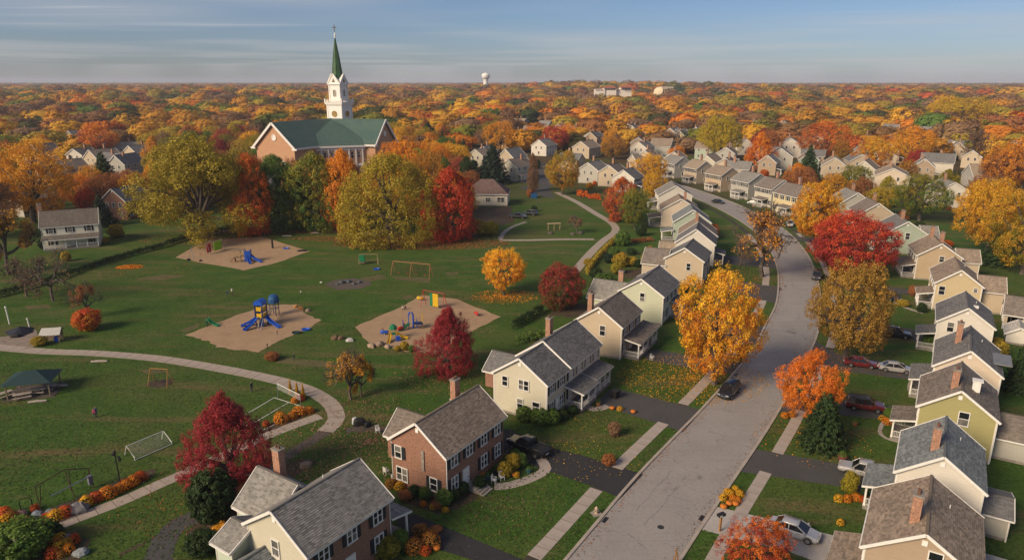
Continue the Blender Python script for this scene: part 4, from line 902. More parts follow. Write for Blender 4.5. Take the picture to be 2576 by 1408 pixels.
# low tan annex at the right edge and the white garden shed
def simple(name, px, ang, L, W, he, hr, label, wall, roof, det=1, cat='house', **k):
    k.setdefault('wins', [('N', W * .33, he - 1.25, .85, 1.35), ('N', W * .67, he - 1.25, .85, 1.35), ('N', W * .5, 1.8, .9, 1.4)] if W > 5 else ())
    return house_at(name, P(*px), R(ang), L, W, he, hr, label, wall, roof, det=det, **k)
simple('house', (2520, 812), -34, 16, 7, 2.9, 5.3, 'long low tan annex with brown roof at the right edge', C_tan, G_dkbr, front='R', nfront=5, vent=False)
o = simple('garden_shed', (2560, 868), 58, 4.5, 3.4, 2.0, 3.1, 'small white garden shed behind the off white house', C_white, (.5, .47, .43), nfront=1, backw=False, farw=False, shut=False, vent=False); o['category'] = 'shed'
# ---- upper bend, fronts toward the street
UP = [((1716, 448), 112, 10, 9, 'grey clapboard house with white bay front at the far bend', C_greyw, G_grey), ((1772, 462), 112, 9, 9, 'tan house with stepped roof at the far bend', C_tan, G_tan), ((1836, 482), 112, 10, 9.5, 'beige house with brown roof below the orange red tree', (.46, .35, .23), G_br),
 ((1906, 502), 110, 10, 9.5, 'pale sage house with white porch at the bend', C_greyw, G_grey), ((1965, 522), 108, 9, 9, 'cream cottage with low brown roof at the bend', C_cream, G_dkbr), ((2030, 545), 106, 12, 9, 'buttery yellow house with white porches behind the amber tree', (.60, .50, .28), G_dkbr)]
for (px, an, L, W, lab, wc, rc) in UP:
    o = simple('house', px, an - 0, L, W, 6.6, 9.6, lab, wc, rc, front='L', nfront=4, chim=[(L * .6, -1.6, 11.6)], porchd=[dict(x=(1.5, 6.5), dep=2.6, ncol=3)], backw=False)
MID = [  # other houses among the trees: foot px, angle, L, W, eave, ridge, wall, roof, label
 ((1478, 462), 60, 12, 9, 6, 9, C_greyw, G_grey, 'grey gabled house left of the trio by the winding path'), ((1530, 470), 60, 10, 9, 6, 9, C_tan, G_dkbr, 'tan gabled house in the middle of the trio by the winding path'), ((1566, 485), 60, 10, 9, 6, 9, C_white, G_dk, 'white house with round porch above the coral shrubs'),
 ((1196, 420), 60, 12, 9, 6, 9, C_cream, G_tan, 'cream house with tan roof right of the church'), ((1215, 404), 60, 9, 8, 5, 8, C_greyw, G_bl, 'low grey house behind the cream one right of the church'), ((1302, 362), 80, 12, 10, 6, 9, C_white, G_grey, 'white gable house below the yellow maple beyond the church'),
 ((1355, 392), 60, 14, 10, 6, 9.5, C_white, G_grey, 'tall white house with two gables beside the dark red tree'), ((1460, 398), 55, 14, 11, 6, 9.5, C_tan, G_tan, 'tan house with porch beyond the parked cars'), ((1590, 424), 20, 16, 9, 4, 7, C_tan, G_dkbr, 'long low tan house behind the trio'), ((1620, 424), 60, 10, 9, 6, 9, C_tan, G_tan, 'tan hip-fronted house behind the yellow roadside tree'), ((1692, 428), 65, 10, 9, 6, 9, C_tan, G_tan, 'tan gable house beside the small orange tree'),
 ((1960, 430), 70, 13, 11, 7, 11, C_greyw, G_dk, 'grey gabled house with dark roof beyond the bend'), ((1985, 396), 70, 14, 12, 7, 11, C_white, G_dk, 'white and slate house uphill of the grey gabled one'), ((1848, 386), 70, 12, 11, 6, 10, C_white, G_grey, 'white house peeking between yellow and orange red trees'),
 ((2095, 450), 68, 13, 10, 6, 9.5, C_tan, G_tan, 'tan house with wide roof behind the dark conifer'), ((2240, 480), 64, 16, 12, 6, 9, C_pink, G_tan, 'cream house with broad brown roof beyond the green trees'), ((2430, 470), -12, 26, 12, 5, 9.5, C_greyw, G_tan, 'long low house with dormers and brown roof'), ((2392, 524), 76, 12, 10, 6, 9, C_white, G_grey, 'white gabled house beyond the large green tree'),
 ((2210, 385), 30, 18, 12, 6, 9, C_greyw, G_grey, 'grey house behind the orange trees at right'), ((2395, 388), 10, 22, 10, 5, 8, C_white, G_grey, 'white low house under rust coloured trees'), ((2330, 300), 10, 30, 14, 8, 12, C_white, G_tan, 'far white house among yellow trees at right'),
 ((2555, 468), 50, 14, 10, 5, 8.5, C_tan, G_tan, 'tan gabled house at the right edge among orange trees'),
 ((40, 545), 66, 11, 9, 5.6, 8.6, C_greyw, G_grey, 'grey house behind the white colonial at far left'), ((232, 428), 62, 13, 11, 6, 10, C_tan, G_br, 'tan gable house below the coral tree at left'), ((330, 412), 62, 13, 11, 6, 9.5, C_tan, G_dk, 'brown gable house beside the big yellow green tree'), ((285, 398), 20, 14, 9, 6, 9, C_greyw, G_grey, 'grey roofed house behind the tan gable at left'),
 ((165, 352), 30, 18, 12, 6, 10, C_greyw, G_grey, 'grey roof among amber trees at far left'), ((612, 500), 40, 12, 9, 6, 9, C_white, G_dk, 'white house glimpsed through the tall park trees'), ((1150, 362), 50, 14, 11, 6, 9, C_greyw, G_bl, 'blue roofed grey house between rust trees'), ((2540, 438), 80, 12, 10, 5, 8, C_white, G_grey, 'small white house behind amber trees at the right edge'),
 ((1520, 330), 20, 16, 12, 6, 9, C_white, G_grey, 'white house roof glimpsed in the middle woods'), ((1790, 368), 40, 14, 10, 6, 9, C_greyw, G_dk, 'dark roofed house left of the bright yellow tree'),
]
for (px, an, L, W, he, hr, wc, rc, lab) in MID:
    simple('house', px, an, L, W, he, hr, lab, wc, rc, front='R', nfront=4, det=1 if px[1] > 400 else 0, chim=[(L * .65, .8, hr + 2)], shut=px[1] > 440, backw=False, porchd=[dict(x=(2, 7), dep=2.5, ncol=3, rail=False)] if px[1] > 420 else None)
# ---- left: the white colonial with the full porch, the brick gable
a = P(112, 628) + Vector((-math.sin(R(26)) * 4.5, math.cos(R(26)) * 4.5, 0)); o = house_at('house', a, R(26), 12.8, 9, 6.0, 9.4, 'white colonial house with brown roof and full front porch at left', (.80, .76, .62), (.15, .128, .112), front='R', det=1, nfront=3, chim=[(-.1, .3, 11.2)], porchd=[dict(x=(.2, 12.6), dep=2.6, ncol=6, gap=2, z=2.8, wallz=3.5)], fdoor=6.5)
chimney(o, -.35, .6, 0, 11.0, .8, 1.2)
a = P(292, 552); house_at('house', a, R(75), 11, 9, 6.2, 9.8, 'brick gabled house with white trim under the big yellow tree', M_brick, G_dk, front='R', det=1, nfront=3, wins=[('N', 2, 4.6, 1, 1.4), ('N', 4.5, 4.6, 1, 1.4), ('N', 7, 4.6, 1, 1.4), ('N', 7, 1.8, 1, 1.4)])
# hip-roofed house behind the red maple
def hip_house(px, ang, L, W, he, hr, label, wall, roof):
    g = P(*px); root = empty('house', g, R(ang), label, 'house'); root.matrix_world = Matrix.Translation(g) @ Matrix.Rotation(R(ang), 4, 'Z'); HXY.append((g.x, g.y, L * .6)); wm = siding(wall)
    x0, y0 = L / 2, W / 2
    for w, U in (('N', W), ('F', W), ('R', L), ('L', L)): wallmesh(root, T(-x0, 0, 0) @ wall_frame(w, L, W), U, he, None, wm, 1)
    mb = MB(); e = .5; r = (L - W) / 2 * .9; q = [(-x0 - e, -y0 - e, he), (x0 + e, -y0 - e, he), (x0 + e, y0 + e, he), (-x0 - e, y0 + e, he)]; a, b = (-r, 0, hr), (r, 0, hr)
    for pts in ((q[0], q[1], b, a), (q[1], q[2], b), (q[2], q[3], a, b), (q[3], q[0], a)): mb.face(pts, 0, [(p[0] + p[1], p[2] * 1.5) for p in pts])
    mb.face(list(reversed([(p[0], p[1], p[2] - .02) for p in q])), 1); rf = mb.build('roof', [shingle(roof, 'b'), M_soffit], root)
    mb = MB()
    for i in range(4): mb.bar((q[i][0], q[i][1], he - .1), (q[(i + 1) % 4][0], q[(i + 1) % 4][1], he - .1), .08, .2)
    mb.build('gutter', M_white, rf); F = T(-x0, 0, 0) @ wall_frame('R', L, W)
    for u in (L * .2, L * .55): window(root, F, u, 2.2, 1.5, 1.3, 1, False, True)
    window(root, F, L * .85, 2.2, 2.4, 1.6, 1, False, True); HB.append((1185, 440, 1280, 520, 200)); return root
hip_house((1226, 512), -4, 15, 10, 4.2, 8.8, 'pale house with maroon grey hip roof behind the scarlet maple', (.56, .52, .42), (.15, .100, .092))

# ---- more homes of the neighbourhood beyond the bend and to the left
RH = random.Random(21); HN = {}
WALLS = [('tan', C_tan), ('beige', (.52, .43, .31)), ('cream', C_cream), ('pale grey', C_greyw), ('off white', (.58, .53, .45)), ('sage', C_sage), ('brown', C_taupe), ('buff', (.50, .38, .25))]
ROOFS = [('grey', G_grey), ('charcoal', G_dk), ('brown', G_br), ('taupe', G_tan), ('dark brown', G_dkbr)]
def avoid(x, y, r): return any((x - a) ** 2 + (y - b) ** 2 < (r + q) ** 2 for a, b, q in HXY) or min((p.x - x) ** 2 + (p.y - y) ** 2 for p in kl[::6] + kr[::6]) < 14 ** 2
nh = 0; tr_ = 0
while nh < 92 and tr_ < 9000:
    tr_ += 1
    sx, sy = (RH.uniform(1260, 2560), RH.uniform(318, 458)) if RH.random() < .84 else (RH.uniform(10, 330), RH.uniform(330, 470))
    g = P(sx, sy); L, W = RH.uniform(10, 14), RH.uniform(8, 10)
    if avoid(g.x, g.y, 7) or (1283 < sx < 1445 and 396 < sy < 475): continue
    wn_, wc = RH.choice(WALLS); rn_, rc = RH.choice(ROOFS)
    where = ['at the far left', 'below the water tower', 'below the hill buildings', 'behind the bend', 'right of the bend', 'near the right edge'][0 if sx < 400 else min(5, 1 + int((sx - 1250) / 265))]; dep = 'deep in the trees' if sy < 350 else 'among the nearer trees'
    k_ = (wn_, rn_, where, dep); HN[k_] = HN.get(k_, 0) + 1; nth = '' if HN[k_] == 1 else [' farther', ' third', ' fourth'][min(2, HN[k_] - 2)]
    simple('house', (sx, sy), RH.choice([60, 62, -32, 66, 150, 75]) + RH.uniform(-6, 6), L, W, RH.uniform(5.4, 6.4), RH.uniform(8.6, 10), ('%s house with %s roof %s, %s%s' % (wn_, rn_, dep, where, nth)), wc, rc, det=0, front='R', nfront=3, shut=False, backw=False, farw=RH.random() < .5, chim=[(L * RH.uniform(.3, .7), RH.choice([-1, 1]) * .9, 11)] if RH.random() < .7 else [], porchd=[dict(x=(1, 5), dep=2.2, ncol=3, rail=False)] if sy > 400 else None); nh += 1
# ------------------------------------------------------------------ church
def church():
    C = Vector((-80, 312, 0)); root = empty('church', C, 0, 'brick church with green metal roof and tall white steeple', 'church'); HXY.append((C.x, C.y, 34)); HB.append((640, 200, 990, 385, 285))
    MR = metalroof((.060, .115, .104)); BR = brick('brick_church', (.52, .26, .13), (.40, .18, .09), (.44, .34, .24)); he, hr = 17.6, 26.6
    def wingc(ang, L, W, hip=False, he=he, hr=hr, gable=True):
        M0 = Matrix.Rotation(R(ang), 4, 'Z'); sl = (hr - he) / (W / 2); ov = .9; ye = W / 2 + ov; ze = he - ov * sl; xe = L + .8
        for w, U, pk in (('F', W, None if hip else hr), ('R', L, None), ('L', L, None)):
            mb = MB(); plainwall(mb, U, 0, he, pk); mb.build('wall', BR, root, M0 @ wall_frame(w, L, W))
        mb = MB(); seams = MB(); xr = L - W / 2 if hip else xe
        for s in (-1, 1):
            pts = [(0, 0, hr), (xr, 0, hr), (xe, s * ye, ze), (0, s * ye, ze)]; mb.face(pts if s < 0 else pts[::-1])
            n = int(xe / .75)
            for i in range(n):
                x = (i + .5) * xe / n; t0 = max(0, (x - xr) / (xe - xr)) if hip and x > xr else 0
                seams.bar((x, s * ye * t0, hr + (ze - hr) * t0 + .03), (x, s * ye, ze + .03), .07, .09)
        if hip:
            mb.face([(xr, 0, hr), (xe, -ye, ze), (xe, ye, ze)]); n = int(2 * ye / .75)
            for i in range(n):
                y = -ye + (i + .5) * 2 * ye / n; t0 = abs(y) / ye; seams.bar((xr + (xe - xr) * t0, y, hr + (ze - hr) * t0 + .03), (xe, y, ze + .03), .07, .09, up=(0, 0, 1))
        rf = mb.build('roof', MR, root, M0); tag(seams.build('standing_seams', MR, rf), kind='stuff')
        mb = MB()
        for s in (-1, 1): mb.box(0, xe, s * ye - .15 if s > 0 else -ye - .2, s * ye + .2 if s > 0 else -ye + .15, ze - .8, ze - .05)
        if hip: mb.box(xe - .15, xe + .2, -ye, ye, ze - .8, ze - .05)
        else:
            for s in (-1, 1): mb.bar((xe + .12, 0, hr - .35), (xe + .12, s * (ye + .1), ze - .35), .3, .9)
            for s in (-1, 1): mb.box(xe - .2, xe + .25, s * ye - 1.2, s * ye + 1.2, ze - .9, ze - .2)
        mb.build('cornice', M_white, rf)
        if not hip:
            F = M0 @ wall_frame('F', L, W); mb = MB(); mb.lathe([(1.25, 0), (1.25, .25), (1.0, .25), (.9, .12)], 20, M=Matrix.Rotation(R(90), 4, 'X')); mb.build('round_window', M_white, root, F @ T(W / 2, 0, 20.6))
            for u in (W * .3, W * .5, W * .7):
                mb = MB(); w, h = 1.5, 4.5; pts = [(-w / 2, -.1, 0), (w / 2, -.1, 0), (w / 2, -.1, h)] + [(w / 2 * math.cos(a), -.1, h + w / 2 * math.sin(a)) for a in [math.pi * k / 8 for k in range(1, 8)]] + [(-w / 2, -.1, h)]
                mb.face(pts); wn_ = mb.build('arched_window', M_glass, root, F @ T(u, 0, 6)); mb = MB(); rim = [(p[0] * 1.15, -.12, p[2] * 1.03) for p in pts]; mb.tube(rim + [rim[0]], .16, 5); mb.build('window_frame', M_white, wn_)
        return M0
    wingc(243, 33, 20.5); wingc(345, 26, 19.5); wingc(292, 21, 27, True, he=17.2, hr=26.4); wingc(90, 14, 20, True)
    # white pilastered front below the hip
    M0 = Matrix.Rotation(R(292), 4, 'Z') @ wall_frame('F', 21, 27)
    mb = MB(); mb.box(.5, 24.5, -.25, -.02, 14.6, 16.9); mb.box(.5, 24.5, -.25, -.02, 8, 9); mb.build('white_frieze', M_white, root, M0)
    for i in range(9): mb = MB(); x = 1 + 2.8 * i; mb.box(x - .3, x + .3, -.5, -.26, 2, 16.4); mb.build('pilaster', M_white, root, M0)
    for i in range(8): window(root, M0, 2.4 + 2.8 * i, 12.6, 1.1, 2.6, 1)
    # tower, turned so one edge faces the camera's right
    TW = empty('steeple', (0, 0, 0), 0, parent=root); TW.matrix_local = T(3.4, 6.0, 0) @ Matrix.Rotation(R(-22), 4, 'Z'); a = 3.9
    def stage(nm, a0, a1, z0, z1, mat): mb = MB(); v = [(x * a0, y * a0, z0) for x, y in ((-1, -1), (1, -1), (1, 1), (-1, 1))] + [(x * a1, y * a1, z1) for x, y in ((-1, -1), (1, -1), (1, 1), (-1, 1))]; mb.mesh(v, [(3, 2, 1, 0), (4, 5, 6, 7), (0, 1, 5, 4), (1, 2, 6, 5), (2, 3, 7, 6), (3, 0, 4, 7)]); return mb.build(nm, mat, TW)
    W_ = flat('steeple_white', (.80, .77, .72), .55, var=.06)
    stage('tower_base', a, a, 10, 32.6, W_)
    for z0, z1, e in ((32.0, 32.5, .25), (32.5, 33.1, .55), (33.1, 33.4, .75)): stage('cornice', a + e, a + e, z0, z1 - .003, W_)
    b = 2.9; stage('belfry', b, b, 33.4, 41.0, W_)
    mb = MB()      # balustrade round the ledge
    for s in range(4):
        Mr = Matrix.Rotation(R(90 * s), 4, 'Z')
        for i in range(12): x = -a - .4 + (2 * a + .8) * i / 12; mb.box(x - .09, x + .09, -a - .45, -a - .27, 33.4, 34.2, M=Mr)
        mb.box(-a - .5, a + .5, -a - .5, -a - .22, 34.2, 34.35, M=Mr); mb.box(-a - .65, -a - .2, -a - .65, -a - .2, 33.4, 34.9, M=Mr)
    mb.build('balustrade', W_, TW)
    for s in range(4):
        Mr = Matrix.Rotation(R(90 * s), 4, 'Z')
        for x in (-b + .25, b - .25): mb = MB(); mb.box(x - .28, x + .28, -b - .14, -b - .01, 33.5, 40.6, M=Mr); mb.build('pilaster', W_, TW)
        for x in (-a + .3, a - .3): mb = MB(); mb.box(x - .32, x + .32, -a - .13, -a - .01, 24, 31.9, M=Mr); mb.build('pilaster', W_, TW)
        # arched opening
        w, h = 1.3, 2.2; pts = [(-w / 2, 0, 0), (w / 2, 0, 0), (w / 2, 0, h)] + [(w / 2 * math.cos(q), 0, h + w / 2 * math.sin(q)) for q in [math.pi * k / 8 for k in range(1, 8)]] + [(-w / 2, 0, h)]
        mb = MB(); mb.face(pts); wn_ = mb.build('arched_window', flat('louvre', (.16, .13, .08), .6), TW, Mr @ T(0, -b - .03, 35.8)); mb = MB(); mb.tube([(p[0] * 1.2, -.04, p[2] * 1.04 - .05) for p in pts + [pts[0]]], .12, 5)
        for i in range(5): mb.bar((-w / 2, -.03, .3 + .5 * i), (w / 2, -.03, .3 + .5 * i), .06)
        mb.bar((0, -.03, 0), (0, -.03, h + .6), .06); mb.build('window_frame', W_, wn_)
        # clock: gold ring, pale face, marks and hands
        Mc = Mr @ T(0, -a - .02, 28.4) @ Matrix.Rotation(R(90), 4, 'X'); mb = MB(); mb.lathe([(1.35, 0), (1.35, .16), (1.12, .16), (1.12, .06)], 24); ck = mb.build('clock', flat('clock_gold', (.42, .28, .10), .4, .5), TW, Mc)
        mb = MB(); mb.lathe([(1.12, 0), (1.12, .05)], 24); mb.build('clock_face', flat('clock_face', (.50, .42, .27), .6), ck)
        mb = MB()
        for i in range(12): q = math.pi * i / 6; mb.bar((.78 * math.cos(q), .78 * math.sin(q), .09), (1.02 * math.cos(q), 1.02 * math.sin(q), .09), .09, .04)
        mb.build('hour_marks', M_dark, ck)
        for l_, q in ((.55, 2.2), (.85, .6)): mb = MB(); mb.bar((0, 0, .12), (l_ * math.cos(q), l_ * math.sin(q), .12), .11, .03); mb.build('clock_hand', M_dark, ck)
        # gablet under the spire
        mb = MB(); mb.mesh([(-b - .35, -b - .30, 41.0), (b + .35, -b - .30, 41.0), (0, -b - .30, 45.2), (-b - .35, 0, 41.0), (b + .35, 0, 41.0), (0, 0, 45.2)], [(0, 1, 2), (0, 2, 5, 3), (1, 4, 5, 2)]); mb.build('gablet', W_, TW, Mr)
        mb = MB()
        for s2 in (-1, 1): mb.bar((s2 * (b + .5), -b - .36, 40.9), (0, -b - .36, 45.4), .25, .3)
        mb.bar((-b - .5, -b - .36, 40.95), (b + .5, -b - .36, 40.95), .3, .3); mb.build('gablet_trim', W_, TW, Mr)
        mb = MB(); mb.face([(-.8, -b - .33, 41.8), (.8, -b - .33, 41.8), (0, -b - .33, 43.6)]); mb.build('gablet_window', flat('louvre', (.16, .13, .08), .6), TW, Mr)
    mb = MB(); n = 8; z0, z1 = 42.2, 60.2; rr = [(3.15, z0 - .6), (2.5, z0 + 1.6), (1.35, z0 + 10.5), (.16, z1)]; rings = [[(r * math.cos(2 * math.pi * (k + .5) / n), r * math.sin(2 * math.pi * (k + .5) / n), z) for k in range(n)] for r, z in rr]; mb.loft(rings); sp = mb.build('spire', flat('copper_green', (.045, .105, .040), .6, var=.35, scale=.5), TW)
    mb = MB()
    for k in range(n): mb.tube([rings[i][k] for i in range(4)], .07, 4)
    mb.build('spire_ridges', flat('copper_green_dark', (.03, .075, .04), .6), sp)
    mb = MB(); mb.lathe([(.22, 0), (.36, .5), (.3, 1.0), (.5, 1.3), (.2, 1.7), (.12, 2.6)], 10, (0, 0, z1 - .1)); mb.build('finial', W_, sp)
    mb = MB(); zc = z1 + 2.4; mb.box(-.13, .13, -.13, .13, zc, zc + 3.0); mb.box(-.85, .85, -.12, .12, zc + 1.7, zc + 2.0); mb.build('cross', flat('bronze', (.16, .10, .06), .5, .4), sp, Matrix.Rotation(R(22), 4, 'Z'))
church()
# ------------------------------------------------------------------ far landmarks
def gz(x, y): return 15 * math.exp(-((x - 190) / 240) ** 2 - ((y - 1950) / 420) ** 2) + 9 * math.exp(-((x - 520) / 200) ** 2 - ((y - 1900) / 400) ** 2)
mb = MB(); nx, ny = 40, 24; X0, X1, Y0, Y1 = -1100, 1400, 700, 3300
for i in range(nx):
    for j in range(ny):
        q = [(X0 + (X1 - X0) * a / nx, Y0 + (Y1 - Y0) * b / ny) for a, b in ((i, j), (i + 1, j), (i + 1, j + 1), (i, j + 1))]
        if max(gz(*p) for p in q) < .3: continue
        mb.face([(p[0], p[1], gz(*p) - .2) for p in q])
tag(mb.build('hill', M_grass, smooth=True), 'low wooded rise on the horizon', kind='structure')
g = Vector((-74, 2040, 0)); o = empty('water_tower', g, 0, 'white water tower standing on the horizon', 'water tower')
Wt = flat('tank_white', (.78, .76, .72), .5, var=.05); mb = MB(); mb.lathe([(9, 0), (7.2, 10), (6.6, 30), (6.8, 44), (8, 49)], 24); mb.build('pedestal', Wt, o)
mb = MB(); mb.lathe([(8, 49), (10.8, 54), (11.6, 57.5), (11.4, 61), (8.4, 64.2), (3, 65.6), (.6, 65.9)], 28); t_ = mb.build('tank', Wt, o, smooth=True); mb = MB(); mb.lathe([(1.4, 65.7), (1.4, 67), (.4, 67.6)], 10); mb.build('vent', Wt, t_)
def block(root, x0, x1, y0, y1, z0, z1, mat, nm='wall'): mb = MB(); mb.box(x0, x1, y0, y1, z0, z1); return mb.build(nm, mat, root)
g = Vector((184, 1300, 0)); HXY.append((184, 1300, 42)); o = empty('hospital', (g.x, g.y, 0), 0, 'long white building with red roofs on the wooded rise', 'building'); wm = flat('far_white', (.72, .64, .55), .7); rr_ = flat('red_roof', (.34, .10, .05), .8); s_ = g.y / FPX
for (a, b, h, rf) in ((-45, -22, 11, 0), (-24, 6, 13, 1), (4, 22, 11, 0), (18, 44, 14, 1)):
    block(o, a * s_, b * s_, (a % 5) * 2, 25 + (a % 5) * 2, 0, 18 + h, wm)
    if rf: mb = MB(); c = (a + b) / 2 * s_; w = (b - a) * s_ / 2 + 1; mb.mesh([(c - w, -1, 18 + h), (c + w, -1, 18 + h), (c + w, 27, 18 + h), (c - w, 27, 18 + h), (c - w * .5, 13, 22 + h), (c + w * .5, 13, 22 + h)], [(0, 1, 5, 4), (1, 2, 5), (2, 3, 4, 5), (3, 0, 4)]); mb.build('roof', rr_, o)
    for k in range(int((b - a) / 4)):
        mb = MB(); mb.box((a + 2 + k * 4) * s_ - 1, (a + 2 + k * 4) * s_ + 1, (a % 5) * 2 - .2, (a % 5) * 2 + .05, 22 + h * .4, 20 + h * .75); mb.build('window', M_glass, o)
g = P(1668, 243, 16); HXY.append((g.x, g.y, 22)); o = empty('domed_hall', (g.x, g.y, 0), R(-8), 'cream rounded hall with dark window bays among the trees', 'building'); cm_ = flat('far_cream', (.66, .55, .36), .7)
mb = MB(); rings = [[(r * math.cos(a) * 1.0 - 4, 10 + r * math.sin(a) * .8, z) for a in [2 * math.pi * k / 20 for k in range(20)]] for r, z in ((13, 0), (13, 24), (12, 28), (8.5, 31.5), (4, 33), (.5, 33.4))]; mb.loft(rings); mb.build('dome', cm_, o, smooth=True)
block(o, -2, 17, -4, 20, 0, 32, cm_); block(o, -3, 18, -5, 21, 31.5, 33, flat('far_trim', (.5, .46, .4), .7), 'parapet')
for i in range(5): block(o, -.8 + 3.6 * i, 1.4 + 3.6 * i, -4.3, -3.9, 22, 30, M_glass, 'window')
DL = iter(['right of the steeple top', 'at the far left skyline', 'left of the steeple shoulder', 'left of the church roof', 'right of the domed hall', 'above the amber yellow tree', 'at the far right skyline', 'over the spreading tree'])
for (px, z, w, h) in (((1130, 233), 12, 16, 9), ((40, 262), 8, 18, 8), ((700, 262), 8, 16, 7), ((660, 290), 6, 14, 6), ((2205, 255), 6, 18, 8), ((2360, 262), 8, 24, 9), ((2480, 243), 8, 22, 9), ((430, 262), 8, 20, 8)):
    g = P(px[0], px[1], z); o = empty('distant_house', (g.x, g.y, 0), random.uniform(-.6, .6), 'pale distant house above the woods ' + next(DL), 'house', 'distant houses in the woods'); block(o, -w / 2, w / 2, -6, 6, 0, z + h * .5, wm)
    mb = MB(); e = z + h * .5; mb.mesh([(-w / 2 - 1, -7, e), (w / 2 + 1, -7, e), (w / 2 + 1, 7, e), (-w / 2 - 1, 7, e), (-w / 2 - 1, 0, e + h * .5), (w / 2 + 1, 0, e + h * .5)], [(0, 1, 5, 4), (2, 3, 4, 5), (3, 0, 4), (1, 2, 5)]); mb.build('roof', shingle(G_grey, 'b'), o)
    for i in range(3): block(o, -w / 2 + w * (i + .3) / 3, -w / 2 + w * (i + .7) / 3, -6.2, -5.95, z + h * .1, z + h * .35, M_glass, 'window')
# ------------------------------------------------------------------ vehicles
def paint(c): return flat('car_paint_%.2f_%.2f_%.2f' % c, c, .28, .35, var=.05, spec=.5, coat=.8)
M_tyre = flat('tyre', (.012, .012, .012), .8); M_rim = flat('alloy', (.38, .38, .40), .35, .8); M_cgl = flat('car_glass', (.010, .012, .015), .06, spec=.6, var=.1)
M_lamp = flat('headlamp', (.55, .56, .55), .15, .2); M_tail = flat('tail_lamp', (.30, .012, .01), .25); M_pl = flat('black_plastic', (.015, .015, .016), .6)
CARS = {   # length, half width, beltline stations (x, half-width, z bottom, z top), greenhouse (x0,x1 bottom; x0,x1 top; z bottom; z top)
 'sedan': (4.7, .90, [(-2.35, .70, .42, .68), (-2.20, .84, .28, .86), (-1.5, .90, .22, .98), (-.6, .91, .20, .96), (.6, .91, .20, .95), (1.35, .90, .22, .90), (2.1, .84, .27, .76), (2.36, .66, .40, .60)], (-1.75, 1.25, -1.05, .35, .93, 1.45), 1.40),
 'suv': (4.8, .95, [(-2.4, .78, .45, .85), (-2.3, .90, .34, 1.08), (-1.5, .95, .28, 1.10), (-.4, .96, .27, 1.08), (.8, .96, .27, 1.06), (1.5, .95, .28, 1.04), (2.2, .90, .34, .92), (2.42, .74, .45, .70)], (-2.28, 1.25, -2.0, .45, 1.04, 1.75), 1.45),
 'pickup': (5.6, .97, [(-2.8, .86, .50, .98), (-2.75, .95, .42, 1.06), (-1.6, .97, .36, 1.06), (-.5, .97, .34, 1.07), (.9, .97, .34, 1.06), (1.7, .96, .36, 1.05), (2.6, .92, .40, .98), (2.82, .80, .50, .78)], (-.75, 1.45, -.6, .75, 1.04, 1.80), 1.75)}
